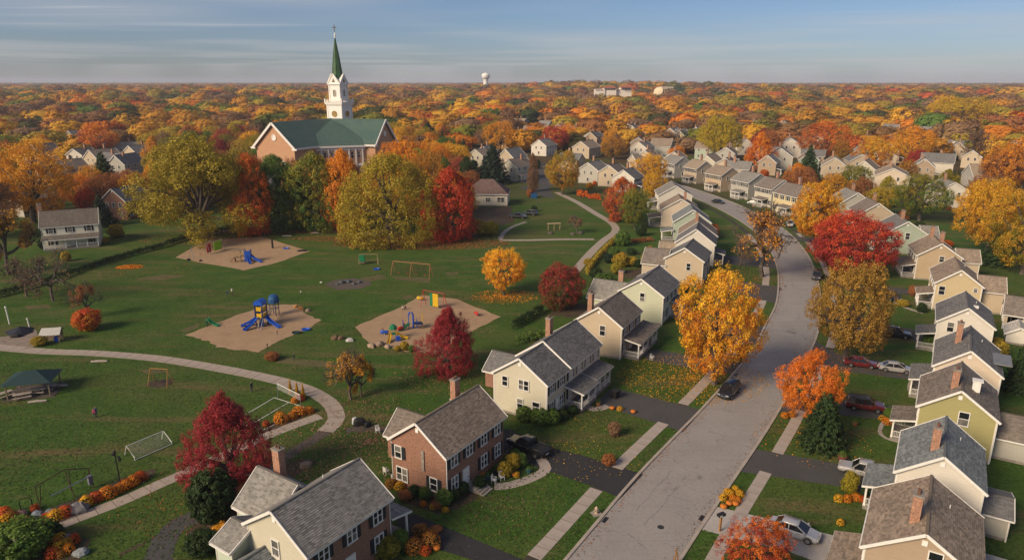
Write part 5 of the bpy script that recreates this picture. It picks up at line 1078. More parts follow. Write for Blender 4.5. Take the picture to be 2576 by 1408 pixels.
def car(kind, g, ang, c, label, roofc=None, rack=False):
    L, hw, st, gh, wb = CARS[kind]; o = empty('car' if kind != 'pickup' else 'pickup_truck', g, ang, label, 'car' if kind != 'pickup' else 'truck', 'vehicles parked along the street'); pm = paint(c)
    mb = MB(); rings = []
    for x, w, zb, zt in st: rings.append([Vector((x, y * w, z)) for y, z in ((-.82, zb), (-.97, zb + .12), (-1.0, (zb + zt) / 2), (-.96, zt - .10), (-.80, zt), (.80, zt), (.96, zt - .10), (1.0, (zb + zt) / 2), (.97, zb + .12), (.82, zb))])
    mb.loft(rings); body = mb.build('body', pm, o, smooth=False)
    bv = body.modifiers.new('b', 'BEVEL'); bv.width = .05; bv.segments = 2; bv.limit_method = 'ANGLE'
    b0, b1, t0, t1, z0, z1 = gh; wb_, wt = hw * .90, hw * .72
    q = [Vector(p) for p in ((b0, -wb_, z0), (b1, -wb_, z0), (b1, wb_, z0), (b0, wb_, z0), (t0, -wt, z1 - .04), (t1, -wt, z1 - .04), (t1, wt, z1 - .04), (t0, wt, z1 - .04))]
    mb = MB(); mb.mesh(q, [(0, 1, 5, 4), (1, 2, 6, 5), (2, 3, 7, 6), (3, 0, 4, 7)]); mb.build('windows', M_cgl, o)
    mb = MB(); n = 6; rr = []
    for i in range(n + 1):
        t = i / n; x = t0 - .05 + (t1 - t0 + .10) * t; h = z1 + .05 * math.sin(math.pi * t); rr.append([Vector((x, y * wt, z)) for y, z in ((-1.04, z1 - .08), (-.9, h), (.9, h), (1.04, z1 - .08))])
    mb.loft(rr); mb.build('car_roof', roofc or pm, o, smooth=True)
    mb = MB()
    for i, j in ((0, 4), (1, 5), (2, 6), (3, 7)): mb.bar(q[i], q[j], .09, .07)
    for s in (-1, 1):
        for t in ((.45,) if kind != 'suv' else (.36, .68)): a = b0 + (b1 - b0) * t; b = t0 + (t1 - t0) * t; mb.bar((a, s * (wb_ + .005), z0), (b, s * (wt + .005), z1 - .04), .08, .03)
    mb.build('pillars', pm, o)
    for x in (-wb, wb):
        for s in (-1, 1):
            mb = MB(); M0 = T(x, s * (hw - .10), .33) @ Matrix.Rotation(R(90), 4, 'X'); mb.lathe([(.22, -.12), (.33, -.11), (.34, 0), (.33, .11), (.22, .12)], 18, M=M0); wl = mb.build('tyre', M_tyre, o)
            mb = MB(); mb.lathe([(.215, -.125), (.06, -.135), (.06, .135), (.215, .125)], 14, M=M0); mb.build('rim', M_rim, wl)
            mb = MB(); a = [(x + .42 * math.cos(k * math.pi / 9), s * (hw + .012), .33 + .42 * math.sin(k * math.pi / 9)) for k in range(10)]; mb.tube(a, .035, 5); mb.build('wheel_arch', M_pl, o)
    zt = st[-2][3]; zb = st[1][3]
    for s in (-1, 1):
        mb = MB(); mb.box(L / 2 - .26, L / 2 - .06, s * hw * .62 - .18, s * hw * .62 + .18, zt - .20, zt - .06); mb.build('headlight', M_lamp, o)
        mb = MB(); mb.box(-L / 2 + .02, -L / 2 + .16, s * hw * .72 - .16, s * hw * .72 + .16, zb - .24, zb - .06); mb.build('tail_light', M_tail, o)
        mb = MB(); mb.box(b1 - .32, b1 - .14, s * (hw + .08) - .10, s * (hw + .08) + .10, z0 + .02, z0 + .17); mb.build('mirror', pm, o)
        mb = MB(); mb.box(-.75, -.5, s * hw - .03 * (s < 0), s * hw + .03 * (s > 0), z0 - .16, z0 - .11); mb.box(.35, .6, s * hw - .03 * (s < 0), s * hw + .03 * (s > 0), z0 - .16, z0 - .11); mb.build('door_handle', M_rim, o)
    mb = MB(); mb.box(L / 2 - .10, L / 2 + .01, -hw * .55, hw * .55, .34, .54); mb.build('grille', M_pl, o); mb = MB(); mb.box(-L / 2 - .02, -L / 2 + .1, -hw * .8, hw * .8, .34, .52); mb.build('bumper', M_pl, o)
    mb = MB(); mb.box(-L / 2 - .035, -L / 2 + .0, -.26, .26, .60, .72); mb.build('licence_plate', M_white, o)
    if kind == 'pickup':
        mb = MB(); mb.box(-2.62, -.85, -.80, .80, 1.07, 1.09); mb.build('cargo_bed', M_pl, o)
        for s in (-1, 1): mb = MB(); mb.box(-2.72, -.8, s * .90 - .06, s * .90 + .06, 1.04, 1.16); mb.build('bed_rail', pm, o)
    if rack or kind == 'suv':
        for s in (-1, 1): mb = MB(); mb.tube([(t0 + .2, s * wt * .9, z1 + .02), (t0 + .3, s * wt * .9, z1 + .10), (t1 - .3, s * wt * .9, z1 + .10), (t1 - .2, s * wt * .9, z1 + .02)], .02, 5); mb.build('roof_rail', M_pl, o)
    return o
def carpx(kind, rear, front_, c, label, **k):
    a, b = P(*rear), P(*front_); g = (a + b) / 2; car(kind, (g.x, g.y, .02), math.atan2(b.y - a.y, b.x - a.x), c, label, **k)
SIL = (.50, .50, .51); RED = (.16, .018, .018); BLK = (.014, .016, .020); NAVY = (.020, .028, .040)
carpx('suv', (1852, 974), (1812, 1012), NAVY, 'dark blue grey car parked at the kerb under the yellow tree', roofc=M_cgl)
carpx('pickup', (1368, 1150), (1292, 1118), BLK, 'black truck parked beside the brick house')
carpx('sedan', (1945, 1326), (2050, 1362), SIL, 'silver sedan on the pale concrete pad')
carpx('pickup', (2235, 1212), (2120, 1184), (.46, .44, .42), 'silver pickup truck half under the white house porch')
carpx('suv', (2122, 1022), (2228, 1036), RED, 'red sport utility vehicle with dark roof beside the spruce', roofc=flat('dark_roof_paint', (.05, .055, .065), .3))
carpx('sedan', (2122, 916), (2206, 926), RED, 'dark red sedan nose to tail with a silver one')
carpx('sedan', (2208, 928), (2296, 940), (.42, .41, .40), 'silver sedan in front of the cream house porch')
carpx('suv', (2212, 842), (2292, 852), BLK, 'black car partly hidden behind the olive tree')
carpx('suv', (2057, 686), (2051, 716), (.06, .065, .07), 'dark car parked at the kerb beside the olive tree')
carpx('suv', (1985, 560), (1988, 577), (.55, .55, .55), 'white sport utility vehicle on the far bend')
carpx('sedan', (1878, 513), (1915, 516), (.55, .55, .56), 'white car parked across the far bend')
carpx('suv', (2228, 748), (2250, 758), BLK, 'black car nose in beside the yellow tan house')
carpx('pickup', (1284, 548), (1322, 550), (.05, .05, .055), 'black pickup with pale trailer below the hip roofed house')
carpx('suv', (1346, 542), (1322, 540), (.03, .045, .05), 'dark teal vehicle beside the black pickup')
carpx('sedan', (1298, 448), (1312, 452), (.5, .5, .52), 'silver car in the lot beyond the conifer'); carpx('sedan', (1310, 438), (1326, 441), (.6, .6, .62), 'white car in the lot beyond the conifer'); carpx('suv', (1320, 425), (1338, 428), (.04, .04, .05), 'black car at the top of the lot beyond the conifer')
carpx('sedan', (1402, 420), (1426, 424), (.6, .6, .6), 'white car on the lane behind the yellow green tree'); carpx('suv', (1700, 490), (1724, 494), (.6, .45, .42), 'pale car on the street by the top white gable'); carpx('sedan', (1796, 510), (1816, 513), (.03, .03, .03), 'black car at the kerb of the far bend')
sheet('parking_lot', [(1285, 455), (1290, 425), (1345, 405), (1400, 420), (1440, 455), (1380, 470)], M_asph2, .012, 'grey lot with parked cars beyond the conifer', jag=.5)
sheet('lane', [(1300, 470), (1380, 468), (1395, 500), (1370, 496)], M_asph2, .009, 'grey lane behind the yellow green tree', jag=.5)
# ------------------------------------------------------------------ play equipment and park furniture
BLU = flat('blue_plastic', (.010, .075, .42), .35, var=.12, spec=.5); YEL = flat('yellow_plastic', (.55, .34, .02), .4); GRN = flat('green_plastic', (.015, .16, .07), .45); LIM = flat('lime_panel', (.25, .50, .02), .5); REDP = flat('red_plastic', (.42, .03, .03), .45)
STL = flat('galvanised', (.32, .34, .36), .4, .7); RST = flat('rusty_red_steel', (.30, .085, .05), .6, .2); PIPE = flat('orange_steel', (.42, .16, .09), .55, .2); WHT = flat('net_white', (.62, .62, .60), .6); BRN = flat('brown_steel', (.085, .045, .035), .6, .3); TAN = flat('tan_panel', (.36, .25, .14), .7)
ROPE = flat('chain', (.10, .10, .10), .5, .5); TEAL = flat('teal_canvas', (.014, .038, .042), .8); NVY = flat('navy_plastic', (.012, .03, .10), .4)
def part(root, name, mat, fn, smooth=False):
    mb = MB(); fn(mb); return mb.build(name, mat, root, smooth=smooth)
def slide(root, p0, p1, w, mat, sag=.25):
    """trough from the platform edge to the ground"""
    p0 = Vector(p0); p1 = Vector(p1); d = (p1 - p0); h = Vector((d.x, d.y, 0)).normalized(); s = Vector((-h.y, h.x, 0)); n = 10; rings = []
    for i in range(n + 1):
        t = i / n; q = p0.lerp(p1, t); q.z = p0.z + (p1.z - p0.z) * (t ** .85) - sag * math.sin(math.pi * t) * .6
        if t > .85: q.z = p1.z + .02
        rings.append([q - s * w / 2 + Vector((0, 0, .28)), q - s * w / 2, q + s * w / 2, q + s * w / 2 + Vector((0, 0, .28)), q + s * (w / 2 - .05) + Vector((0, 0, .28)), q + s * (w / 2 - .05) + Vector((0, 0, .05)), q - s * (w / 2 - .05) + Vector((0, 0, .05)), q - s * (w / 2 - .05) + Vector((0, 0, .28))])
    mb = MB(); mb.loft(rings); return mb.build('slide', mat, root)
def swing_set(g, ang, L, H, label, mat, nsw=3, seatm=None, splay=.9, panel=None):
    o = empty('swing_set', g, ang, label, 'swing set', 'swing sets on the lawn'); r = .05
    part(o, 'top_beam', mat, lambda b: b.tube([(-L / 2, 0, H), (L / 2, 0, H)], r, 8))
    for x, sx in ((-L / 2, -.15), (L / 2, .15)):
        for s in (-1, 1): part(o, 'leg', mat, lambda b: b.tube([(x, 0, H), (x + sx, s * splay, 0)], r, 8))
    if L > 5: [part(o, 'leg', mat, lambda b, s=s: b.tube([(0, 0, H), (0, s * splay, 0)], r, 8)) for s in (-1, 1)]
    for i in range(nsw):
        x = -L / 2 + L * (i + .6) / (nsw + .2); st = part(o, 'swing_seat', seatm or M_dark, lambda b: b.box(x - .25, x + .25, -.11, .11, .50, .56))
        for s in (-1, 1): part(st, 'chain', ROPE, lambda b: b.tube([(x + s * .22, 0, .54), (x + s * .22, 0, H)], .018, 4))
    for pm, x0, x1 in (panel or ()): part(o, 'panel', pm, lambda b: b.box(x0, x1, -.03, .03, .35, H - .35))
    return o
def pang(a, b): a, b = P(*a), P(*b); return (a + b) / 2, math.atan2(b.y - a.y, b.x - a.x), (b - a).length
g, an, l_ = pang((484, 652), (560, 628)); swing_set(g, an, l_, 3.0, 'grey swing frame with red banner and lime panel in the far bed', STL, 2, REDP, .8, [(LIM, l_ * .22, l_ * .48), (REDP, -l_ * .02, l_ * .12)])
g, an, l_ = pang((990, 690), (1083, 699)); swing_set(g, an, l_, 3.1, 'long orange red swing set beside the fallen leaves', PIPE, 4, REDP, 1.1)
g, an, l_ = pang((1066, 770), (1118, 780)); swing_set(g, an, l_, 3.3, 'red swing set behind the crimson tree with yellow panel', REDP, 1, YEL, .9, [(GRN, -.9, -.3), (YEL, -.25, 1.0)])
g, an, l_ = pang((378, 964), (432, 968)); swing_set(g, an, l_ * .8, 2.4, 'small wooden swing frame on bare soil by the curved path', flat('ochre_wood', (.33, .17, .05), .8), 2, None, .8)
g, an, l_ = pang((905, 664), (950, 664)); o = swing_set(g, an, l_, 2.4, 'wooden play frame with green canvas at one end', TAN, 1, None, .5); part(o, 'canvas', GRN, lambda b: b.box(-l_ / 2, -l_ / 2 + 1.3, -.5, .5, .7, 2.2)); part(o, 'platform', M_wood, lambda b: b.box(-l_ / 2, -l_ / 2 + 1.3, -.5, .5, .35, .55))
g, an, l_ = pang((1379, 579), (1408, 578)); o = empty('monkey_bars', g, an, 'pale wooden climbing frame on the upper lawn', 'climbing frame')
for x in (-l_ / 2, 0, l_ / 2): part(o, 'post', TAN, lambda b: b.bar((x, -.3, 0), (x, -.3, 1.9), .12)); part(o, 'post', TAN, lambda b: b.bar((x, .3, 0), (x, .3, 1.9), .12))
part(o, 'top_plank', flat('pale_wood', (.50, .36, .22), .7), lambda b: b.box(-l_ / 2 - .3, l_ / 2 + .2, -.4, .4, 1.9, 2.05))
# far bed: wooden bridge climber with the blue slides
g = P(612, 658); o = empty('play_structure', g, R(8), 'wooden climber with blue slides in the far playground bed', 'play structure')
for x in (-1.9, -.6, .6, 1.9):
    for y in (-.7, .7): part(o, 'post', BLU if x > .3 else TAN, lambda b: b.bar((x, y, 0), (x, y, 3.0), .13))
for x0, x1, z in ((-1.9, -.6, 1.2), (-.6, .6, 1.5), (.6, 1.9, 1.5)): part(o, 'platform', M_wood, lambda b: b.box(x0, x1, -.75, .75, z - .1, z))
for i in range(8): part(o, 'railing_slat', TAN, lambda b: b.box(-1.85 + i * .33, -1.74 + i * .33, -.78, -.72, 1.5, 2.4))
part(o, 'side_panel', BLU, lambda b: b.box(.65, 1.85, -.76, -.70, .2, 2.8)); part(o, 'side_panel', BLU, lambda b: b.box(1.86, 1.92, -.7, .7, .2, 2.9)); part(o, 'roof_bar', M_wood, lambda b: b.box(-2.0, .6, -.8, .8, 2.95, 3.05))
slide(o, (1.9, -.2, 1.6), (4.6, -1.6, .1), .7, BLU); slide(o, (1.4, -.7, 1.4), (2.2, -2.9, .1), .6, BLU)
for s in (-.5, .0): part(o, 'ladder_rail', M_dark, lambda b: b.bar((-2.0, s, 1.2), (-3.0, s, 0), .07))
for i in range(4): part(o, 'ladder_rung', YEL, lambda b: b.bar((-2.15 - .2 * i, -.5, 1.0 - .25 * i), (-2.15 - .2 * i, 0, 1.0 - .25 * i), .06))
part(o, 'climb_panel', REDP, lambda b: b.box(-2.0, -1.95, .1, .7, .1, 1.2))
# middle bed: tall blue tower with three slides and a second turret
g = P(660, 818); o = empty('play_tower', g, R(-12), 'tall blue play tower with three slides in the middle bed', 'play structure'); h = .72
for x in (-h, h):
    for y in (-h, h): part(o, 'post', NVY, lambda b: b.bar((x, y, 0), (x, y, 4.2), .15))
for z in (1.55, 2.75): part(o, 'platform', NVY, lambda b: b.box(-h, h, -h, h, z - .12, z))
mb = MB(); rings = [[(x, -h - .15 + (2 * h + .3) * k, z) for k in (0, 1)] for x, z in ((-h - .18, 4.0), (-h + .05, 4.65), (0, 4.9), (h - .05, 4.65), (h + .18, 4.0))]
for a, b in zip(rings, rings[1:]): mb.face([a[0], a[1], b[1], b[0]])
for k in (0, 1): mb.face([r[k] for r in rings])
mb.build('tower_roof', BLU, o)
for z in (1.7, 2.9):
    part(o, 'yellow_panel', YEL, lambda b: b.box(-.45, .5, -h - .06, -h, z, z + .75)); part(o, 'yellow_panel', YEL, lambda b: b.box(h, h + .06, -.5, .45, z, z + .7)); part(o, 'blue_panel', BLU, lambda b: b.box(-h - .06, -h, -h, h, z - .1, z + .75))
part(o, 'lower_panel', NVY, lambda b: b.box(-.1, h, -h - .05, -h, .1, 1.5))
slide(o, (-h, -.1, 1.65), (-3.3, -1.5, .08), .75, BLU); slide(o, (-.4, -h, 1.65), (-1.5, -3.4, .08), .75, BLU); slide(o, (h, .1, 1.75), (3.9, -.7, .08), .75, BLU)
for s in (.25, .8): part(o, 'ladder_rail', flat('pale_steel', (.5, .45, .4), .5, .3), lambda b: b.tube([(s, -h, 1.6), (s + .3, -h - 1.2, .9), (s + .5, -h - 2.0, .05)], .04, 6))
for i in range(5): part(o, 'ladder_rung', BLU, lambda b: b.bar((.32 + .1 * i, -h - .35 * i, 1.4 - .28 * i), (.88 + .1 * i, -h - .35 * i, 1.4 - .28 * i), .05))
g2 = P(692, 792); t2 = Vector((g2.x - g.x, g2.y - g.y, 0)); t2.rotate(Matrix.Rotation(R(12), 3, 'Z'))
for x in (-.55, .55):
    for y in (-.55, .55): part(o, 'post', NVY, lambda b: b.bar((t2.x + x, t2.y + y, 0), (t2.x + x, t2.y + y, 3.4), .11))
mb = MB(); mb.lathe([(1.0, 2.5), (1.0, 3.2), (.8, 3.75), (.45, 4.0), (.05, 4.08)], 12, (t2.x, t2.y, 0)); mb.build('turret_hood', flat('dull_blue', (.015, .075, .20), .5), o); part(o, 'platform', M_wood, lambda b: b.box(t2.x - .6, t2.x + .6, t2.y - .6, t2.y + .6, 1.3, 1.42))
part(o, 'bridge', M_wood, lambda b: b.bar((h, .5, 1.5), (t2.x - .5, t2.y - .3, 1.38), .8, .08))
# near bed: small coloured play pieces
g = P(990, 852); o = empty('toddler_climber', g, R(20), 'small yellow slide climber with green cap in the near bed', 'play structure'); part(o, 'tower', YEL, lambda b: [b.bar((x, y, 0), (x, y, 1.9), .09) for x in (-.5, .5) for y in (-.5, .5)] and None)
part(o, 'platform', GRN, lambda b: b.box(-.5, .5, -.5, .5, .9, 1.0)); slide(o, (.5, 0, 1.0), (2.3, -.9, .06), .6, YEL); slide(o, (-.5, -.2, 1.0), (-1.2, -1.9, .06), .5, YEL)
mb = MB(); mb.lathe([(.75, 1.8), (.6, 2.3), (.25, 2.6), (.03, 2.65)], 8); mb.build('cap', GRN, o); part(o, 'blue_block', BLU, lambda b: b.box(.2, .9, -1.5, -.8, 0, .8))
g = P(1036, 826); o = empty('climbing_tower', g, R(10), 'blue and yellow climbing tower in the near bed', 'play structure')
for x in (-1.5, -.5, .9, 1.9): part(o, 'post', YEL if x == 1.9 else BLU, lambda b: b.bar((x, 0, 0), (x, 0, 2.7 if x in (-.5, 1.9) else 1.7), .14))
part(o, 'arch', BLU, lambda b: b.tube([(-.5, 0, 2.5), (-.3, 0, 3.0), (.1, 0, 3.0), (.3, 0, 2.5), (.3, 0, 0)], .16, 8)); part(o, 'platform', NVY, lambda b: b.box(.3, 2.0, -.6, .6, .9, 1.02)); slide(o, (-.4, -.2, 1.0), (-2.4, -1.0, .06), .6, GRN)
for i in range(4): part(o, 'rung', NVY, lambda b: b.bar((.9, -.6, .25 + .3 * i), (1.9, -.6, .25 + .3 * i), .06))
for (px, m_, lab) in (((968, 842), BLU, 'low blue plastic tunnel beside the yellow climber'), ((1009, 832), REDP, 'red spring rider beside the yellow climber'), ((1198, 794), REDP, 'red and yellow spring rider at the right end of the near bed'), ((1058, 756), YEL, 'orange spring rider by the red swing set')):
    o = empty('spring_rider', P(*px), random.uniform(0, 6), lab, 'play rider'); mb = MB(); mb.lathe([(.12, 0), (.09, .12), (.14, .2), (.09, .3), (.13, .38)], 8); mb.build('spring', STL, o)
    mb = MB(); mb.loft([[Vector((x, y * w, .55 + z * hh)) for y, z in ((-1, -.6), (-.8, .5), (0, 1), (.8, .5), (1, -.6), (0, -1))] for x, w, hh in ((-.7, .1, .12), (-.4, .26, .26), (.2, .28, .30), (.5, .2, .42), (.75, .08, .2))]); mb.build('seat_body', m_, o, smooth=True); mb = MB(); mb.bar((.35, -.3, .95), (.35, .3, .95), .05); mb.build('handle', YEL, o)
g = P(528, 818); o = empty('toddler_slide', g, R(-15), 'small green slide at the corner of the middle bed', 'slide'); slide(o, (-.3, 0, 1.1), (2.0, -.2, .06), .6, GRN)
for y in (-.3, .3): part(o, 'ladder_rail', GRN, lambda b: b.bar((-.9, y, 0), (-.25, y, 1.5), .09))
for i in range(3): part(o, 'ladder_rung', M_dark, lambda b: b.bar((-.8 + .17 * i, -.3, .3 + .3 * i), (-.8 + .17 * i, .3, .3 + .3 * i), .06))
for (px, lab) in (((770, 830), 'blue plastic sandbox on the middle playground bed'), ((746, 838), 'dark plastic lid lying on the middle playground bed'), ((948, 678), 'blue plastic bowl on the lawn by the green play frame'), ((720, 626), 'blue bar lying on the far playground bed')):
    mb = MB(); mb.lathe([(.75, 0), (.85, .28), (.72, .30), (.62, .10), (.1, .08)], 12); o = mb.build('sandbox', BLU if 'blue' in lab else TEAL, loc=P(*px)); o.scale = (1, .7, 1); tag(o, lab, 'sandbox')
# picnic shelter
g = P(88, 985); o = empty('picnic_shelter', g, R(14), 'dark green canopy shelter over picnic tables on the lawn', 'shelter'); w, d = 2.6, 2.0
for x in (-w, w):
    for y in (-d, d): part(o, 'post', M_wood, lambda b: b.bar((x, y, 0), (x, y, 2.3), .16))
mb = MB(); mb.mesh([(-w - .5, -d - .5, 2.15), (w + .5, -d - .5, 2.15), (w + .5, d + .5, 2.15), (-w - .5, d + .5, 2.15), (-.6, 0, 3.3), (.6, 0, 3.3)], [(0, 1, 5, 4), (1, 2, 5), (2, 3, 4, 5), (3, 0, 4)]); mb.build('canopy', TEAL, o)
part(o, 'ground_slab', M_grav, lambda b: b.box(-w - .6, w + .6, -d - .6, d + .6, 0, .05))
def picnic(g, an, label):
    t = empty('picnic_table', g, an, label, 'picnic table', 'picnic tables by the shelter')
    for i in range(4): part(t, 'top_plank', M_plk, lambda b: b.box(-1.1, 1.1, -.40 + .2 * i, -.22 + .2 * i, .72, .77))
    for s in (-1, 1): part(t, 'bench_plank', M_plk, lambda b: b.box(-1.1, 1.1, s * .75 - .14, s * .75 + .14, .42, .47))
    for x in (-.8, .8):
        for s in (-1, 1): part(t, 'leg', M_wood, lambda b: b.bar((x, s * .2, .72), (x, s * .6, 0), .09))
        part(t, 'cross_bar', M_wood, lambda b: b.bar((x, -.85, .40), (x, .85, .40), .09))
M_plk = flat('silvered_plank', (.36, .31, .27), .85, var=.3, scale=5)
picnic(P(96, 990, 0) + Vector((0, 0, .05)), R(10), 'weathered picnic table under the dark green canopy'); picnic(P(58, 1002), R(30), 'weathered picnic table in front of the canopy'); picnic(P(130, 978), R(-20), 'weathered picnic table at the right post of the canopy'); picnic(P(10, 1000), R(60), 'weathered picnic table left of the canopy')
for (px, an, l_, lab) in (((158, 972), .2, 1.3, 'short pale log right of the canopy'), ((95, 1012), .3, 2.2, 'long pale log in front of the canopy'), ((250, 911), .1, 2.4, 'pale plank bench beside the curved path'), ((498, 591), .4, 3, 'brown log near the shaded path'), ((722, 595), .1, 2.6, 'stacked boards near the shaded path'), ((792, 587), .1, 2.2, 'pale fallen board by the big willow-like tree'), ((675, 583), .1, 4, 'dark log beside the far bed')):
    mb = MB(); mb.tube([(-l_ / 2, 0, .16), (0, .06, .18), (l_ / 2, 0, .15)], [.17, .2, .15], 7); o = mb.build('log', M_plk if 'dark' not in lab else M_wood, loc=P(*px), rz=an); tag(o, lab, 'log')
# lean-to shed, tarp, white posts at the left end of the path
g = P(135, 858); o = empty('tool_shed', g, R(12), 'little open shed with pale sheet roof by the path', 'shed')
for x in (-1.2, 1.2):
    for y in (-.8, .8): part(o, 'post', M_wood, lambda b: b.bar((x, y, 0), (x, y, 1.6 if y < 0 else 1.9), .14))
mb = MB(); mb.mesh([(-1.6, -1.3, 1.5), (1.6, -1.3, 1.5), (1.5, .1, 2.4), (-1.5, .1, 2.4), (1.6, 1.2, 1.7), (-1.6, 1.2, 1.7)], [(0, 1, 2, 3), (3, 2, 4, 5)]); mb.build('sheet_roof', flat('pale_sheet', (.44, .43, .40), .6, .1), o); part(o, 'back_wall', M_wood, lambda b: b.box(-1.2, 1.2, .75, .82, 0, 1.7)); part(o, 'blue_bin', BLU, lambda b: b.box(.3, .9, -.5, .1, 0, .9))
mb = MB(); pts = [P(*q) for q in ((10, 836), (50, 822), (84, 824), (82, 836), (55, 846), (30, 850))]; c_ = sum(pts, Vector()) / 6
for a, b in zip(pts, pts[1:] + pts[:1]): mb.face([(a.x, a.y, .1), (b.x, b.y, .1), (c_.x, c_.y, 1.1)])
tag(mb.build('tarpaulin', flat('dark_tarp', (.018, .020, .028), .6)), 'black tarpaulin draped over a heap on the paved pad', 'tarpaulin')
for (b_, t_, lab) in (((24, 815), 770, 'taller white post by the paved pad'), ((74, 822), 800, 'shorter white post by the paved pad')):
    g = P(*b_); h = hgt(g, t_); o = empty('white_post', g, 0, lab, 'post'); part(o, 'shaft', M_white, lambda b: b.tube([(0, 0, 0), (-.12, 0, h * .9)], [.11, .10], 8)); part(o, 'cap', M_white, lambda b: b.lathe([(.16, h * .9), (.18, h * .95), (.08, h)], 8, (-.12, 0, 0)))
# soccer goal lying in the grass, rusty frame, lamp, hoop, volleyball net and court lines
g, an, l_ = pang((340, 1158), (433, 1118)); o = empty('soccer_goal', g, an, 'white soccer goal with net beside the straight path', 'goal'); H = 1.35; dp = 1.6
part(o, 'frame', WHT, lambda b: [b.tube(q, .05, 6) for q in ([(-l_ / 2, 0, 0), (-l_ / 2, 0, .35), (-l_ / 2, dp, H), (l_ / 2, dp, H), (l_ / 2, 0, .35), (l_ / 2, 0, 0)], [(-l_ / 2, 0, .1), (l_ / 2, 0, .1)], [(l_ / 2, dp, H), (l_ / 2, dp + .7, 0)], [(-l_ / 2, dp, H), (-l_ / 2, dp + .7, 0)])] and None)
def net(b, x0, x1, f, nx, ny, r=.012):
    for i in range(nx + 1): x = x0 + (x1 - x0) * i / nx; b.bar(f(x, 0), f(x, 1), r)
    for j in range(ny + 1): b.bar(f(x0, j / ny), f(x1, j / ny), r)
part(o, 'net', WHT, lambda b: net(b, -l_ / 2, l_ / 2, lambda x, t: (x, dp * t, .35 + (H - .35) * t), 26, 9, .007))
g, an, l_ = pang((98, 1282), (232, 1222)); o = empty('rusty_swing', g, an, 'rusty brown swing frame standing in the near lawn', 'frame'); H = 2.9
part(o, 'top_beam', BRN, lambda b: b.tube([(-l_ / 2, .0, H * .92), (l_ * .1, .5, H), (l_ / 2, 0, H * .75)], .055, 7))
for x, y in ((-l_ / 2, -.5), (-l_ / 2 + .5, .8), (l_ * .1, -.7), (l_ * .1 + .4, 1.0), (l_ / 2, -.4), (l_ / 2, .6)): part(o, 'leg', BRN, lambda b: b.tube([(x * .98, 0 if abs(x) > 1 else .5, H * .9 if x < l_ * .4 else H * .74), (x, y, 0)], .045, 6))
part(o, 'cross_bar', STL, lambda b: b.tube([(-l_ * .3, -.5, 1.2), (l_ / 2, -.4, 1.5)], .06, 6)); part(o, 'canvas_bag', flat('grey_canvas', (.16, .16, .19), .8), lambda b: b.box(l_ * .42, l_ * .5, -.5, -.1, .5, 1.5))
g = P(70, 1290); o = empty('bike_rack', g, R(30), 'small black hoop rack beside the flower bed', 'rack'); part(o, 'hoop', M_dark, lambda b: b.tube([(-.5, 0, 0), (-.5, 0, 1.5), (-.35, 0, 1.75), (.35, 0, 1.7), (.5, 0, 1.5), (.5, 0, 0)], .05, 6)); part(o, 'cross_bar', M_dark, lambda b: b.bar((-.5, 0, .6), (.5, 0, .6), .05))
g = P(305, 1228); H = hgt(g, 1133); o = empty('lamp_post', g, 0, 'black lamp post rising from the orange flower bed', 'lamp'); part(o, 'post', M_dark, lambda b: b.tube([(0, 0, 0), (0, 0, .5), (-.05, 0, H * .9)], [.13, .08, .06], 8)); part(o, 'lamp_head', M_dark, lambda b: [b.lathe([(.05, H * .9), (.16, H * .93), (.10, H), (.02, H + .08)], 8, (-.05, 0, 0))] and None)
part(o, 'arm', M_dark, lambda b: [b.bar((-.05, 0, H * .86), (.35, 0, H * .84), .05), b.box(.25, .45, -.1, .1, H * .72, H * .84), b.box(-.35, -.1, -.1, .1, H * .88, H * .93)] and None)
a_, b_ = P(687, 1000), P(765, 1003); g = (a_ + b_) / 2; c1 = P(765, 1002)
o = empty('volleyball_net', P(700, 985), 0, 'volleyball net between two posts at the marked court', 'net'); p0, p1 = P(700, 1000) - P(700, 985), P(758, 1030) - P(700, 985)
for p in (p0, p1): part(o, 'post', STL, lambda b: b.tube([(p.x, p.y, 0), (p.x, p.y, 2.2)], .05, 6))
part(o, 'tape', WHT, lambda b: b.bar((p0.x, p0.y, 2.15), (p1.x, p1.y, 2.15), .05, .09)); part(o, 'net', WHT, lambda b: net(b, 0, 1, lambda x, t: (p0.x + (p1.x - p0.x) * x, p0.y + (p1.y - p0.y) * x, 1.35 + .8 * t), 40, 8, .01))
crn = [P(*q) for q in ((690, 1000), (765, 1024), (668, 1080), (585, 1062))]; mb = MB()
for a, b in zip(crn, crn[1:] + crn[:1]): mb.bar((a.x, a.y, .03), (b.x, b.y, .03), .10, .02)
m1, m2 = crn[0].lerp(crn[1], .5), crn[3].lerp(crn[2], .5); mb.bar((m1.x, m1.y, .035), (m2.x, m2.y, .035), .10, .02); m1, m2 = crn[0].lerp(crn[3], .45), crn[1].lerp(crn[2], .45)
tag(mb.build('court_lines', WHT), 'white boundary lines of the volleyball court', 'court lines')
o = empty('park_bench', P(1195, 596), 0, 'brown park bench beside the scarlet maple', 'bench')
for i in range(3): part(o, 'seat_slat', M_wood, lambda b: b.box(-.9, .9, -.25 + .17 * i, -.1 + .17 * i, .43, .48)); part(o, 'back_slat', M_wood, lambda b: b.box(-.9, .9, .28, .33, .52 + .15 * i, .64 + .15 * i))
for x in (-.8, .8): part(o, 'leg', M_dark, lambda b: b.box(x - .05, x + .05, -.25, .3, 0, .43)); part(o, 'back_post', M_dark, lambda b: b.box(x - .04, x + .04, .33, .39, 0, 1.0))
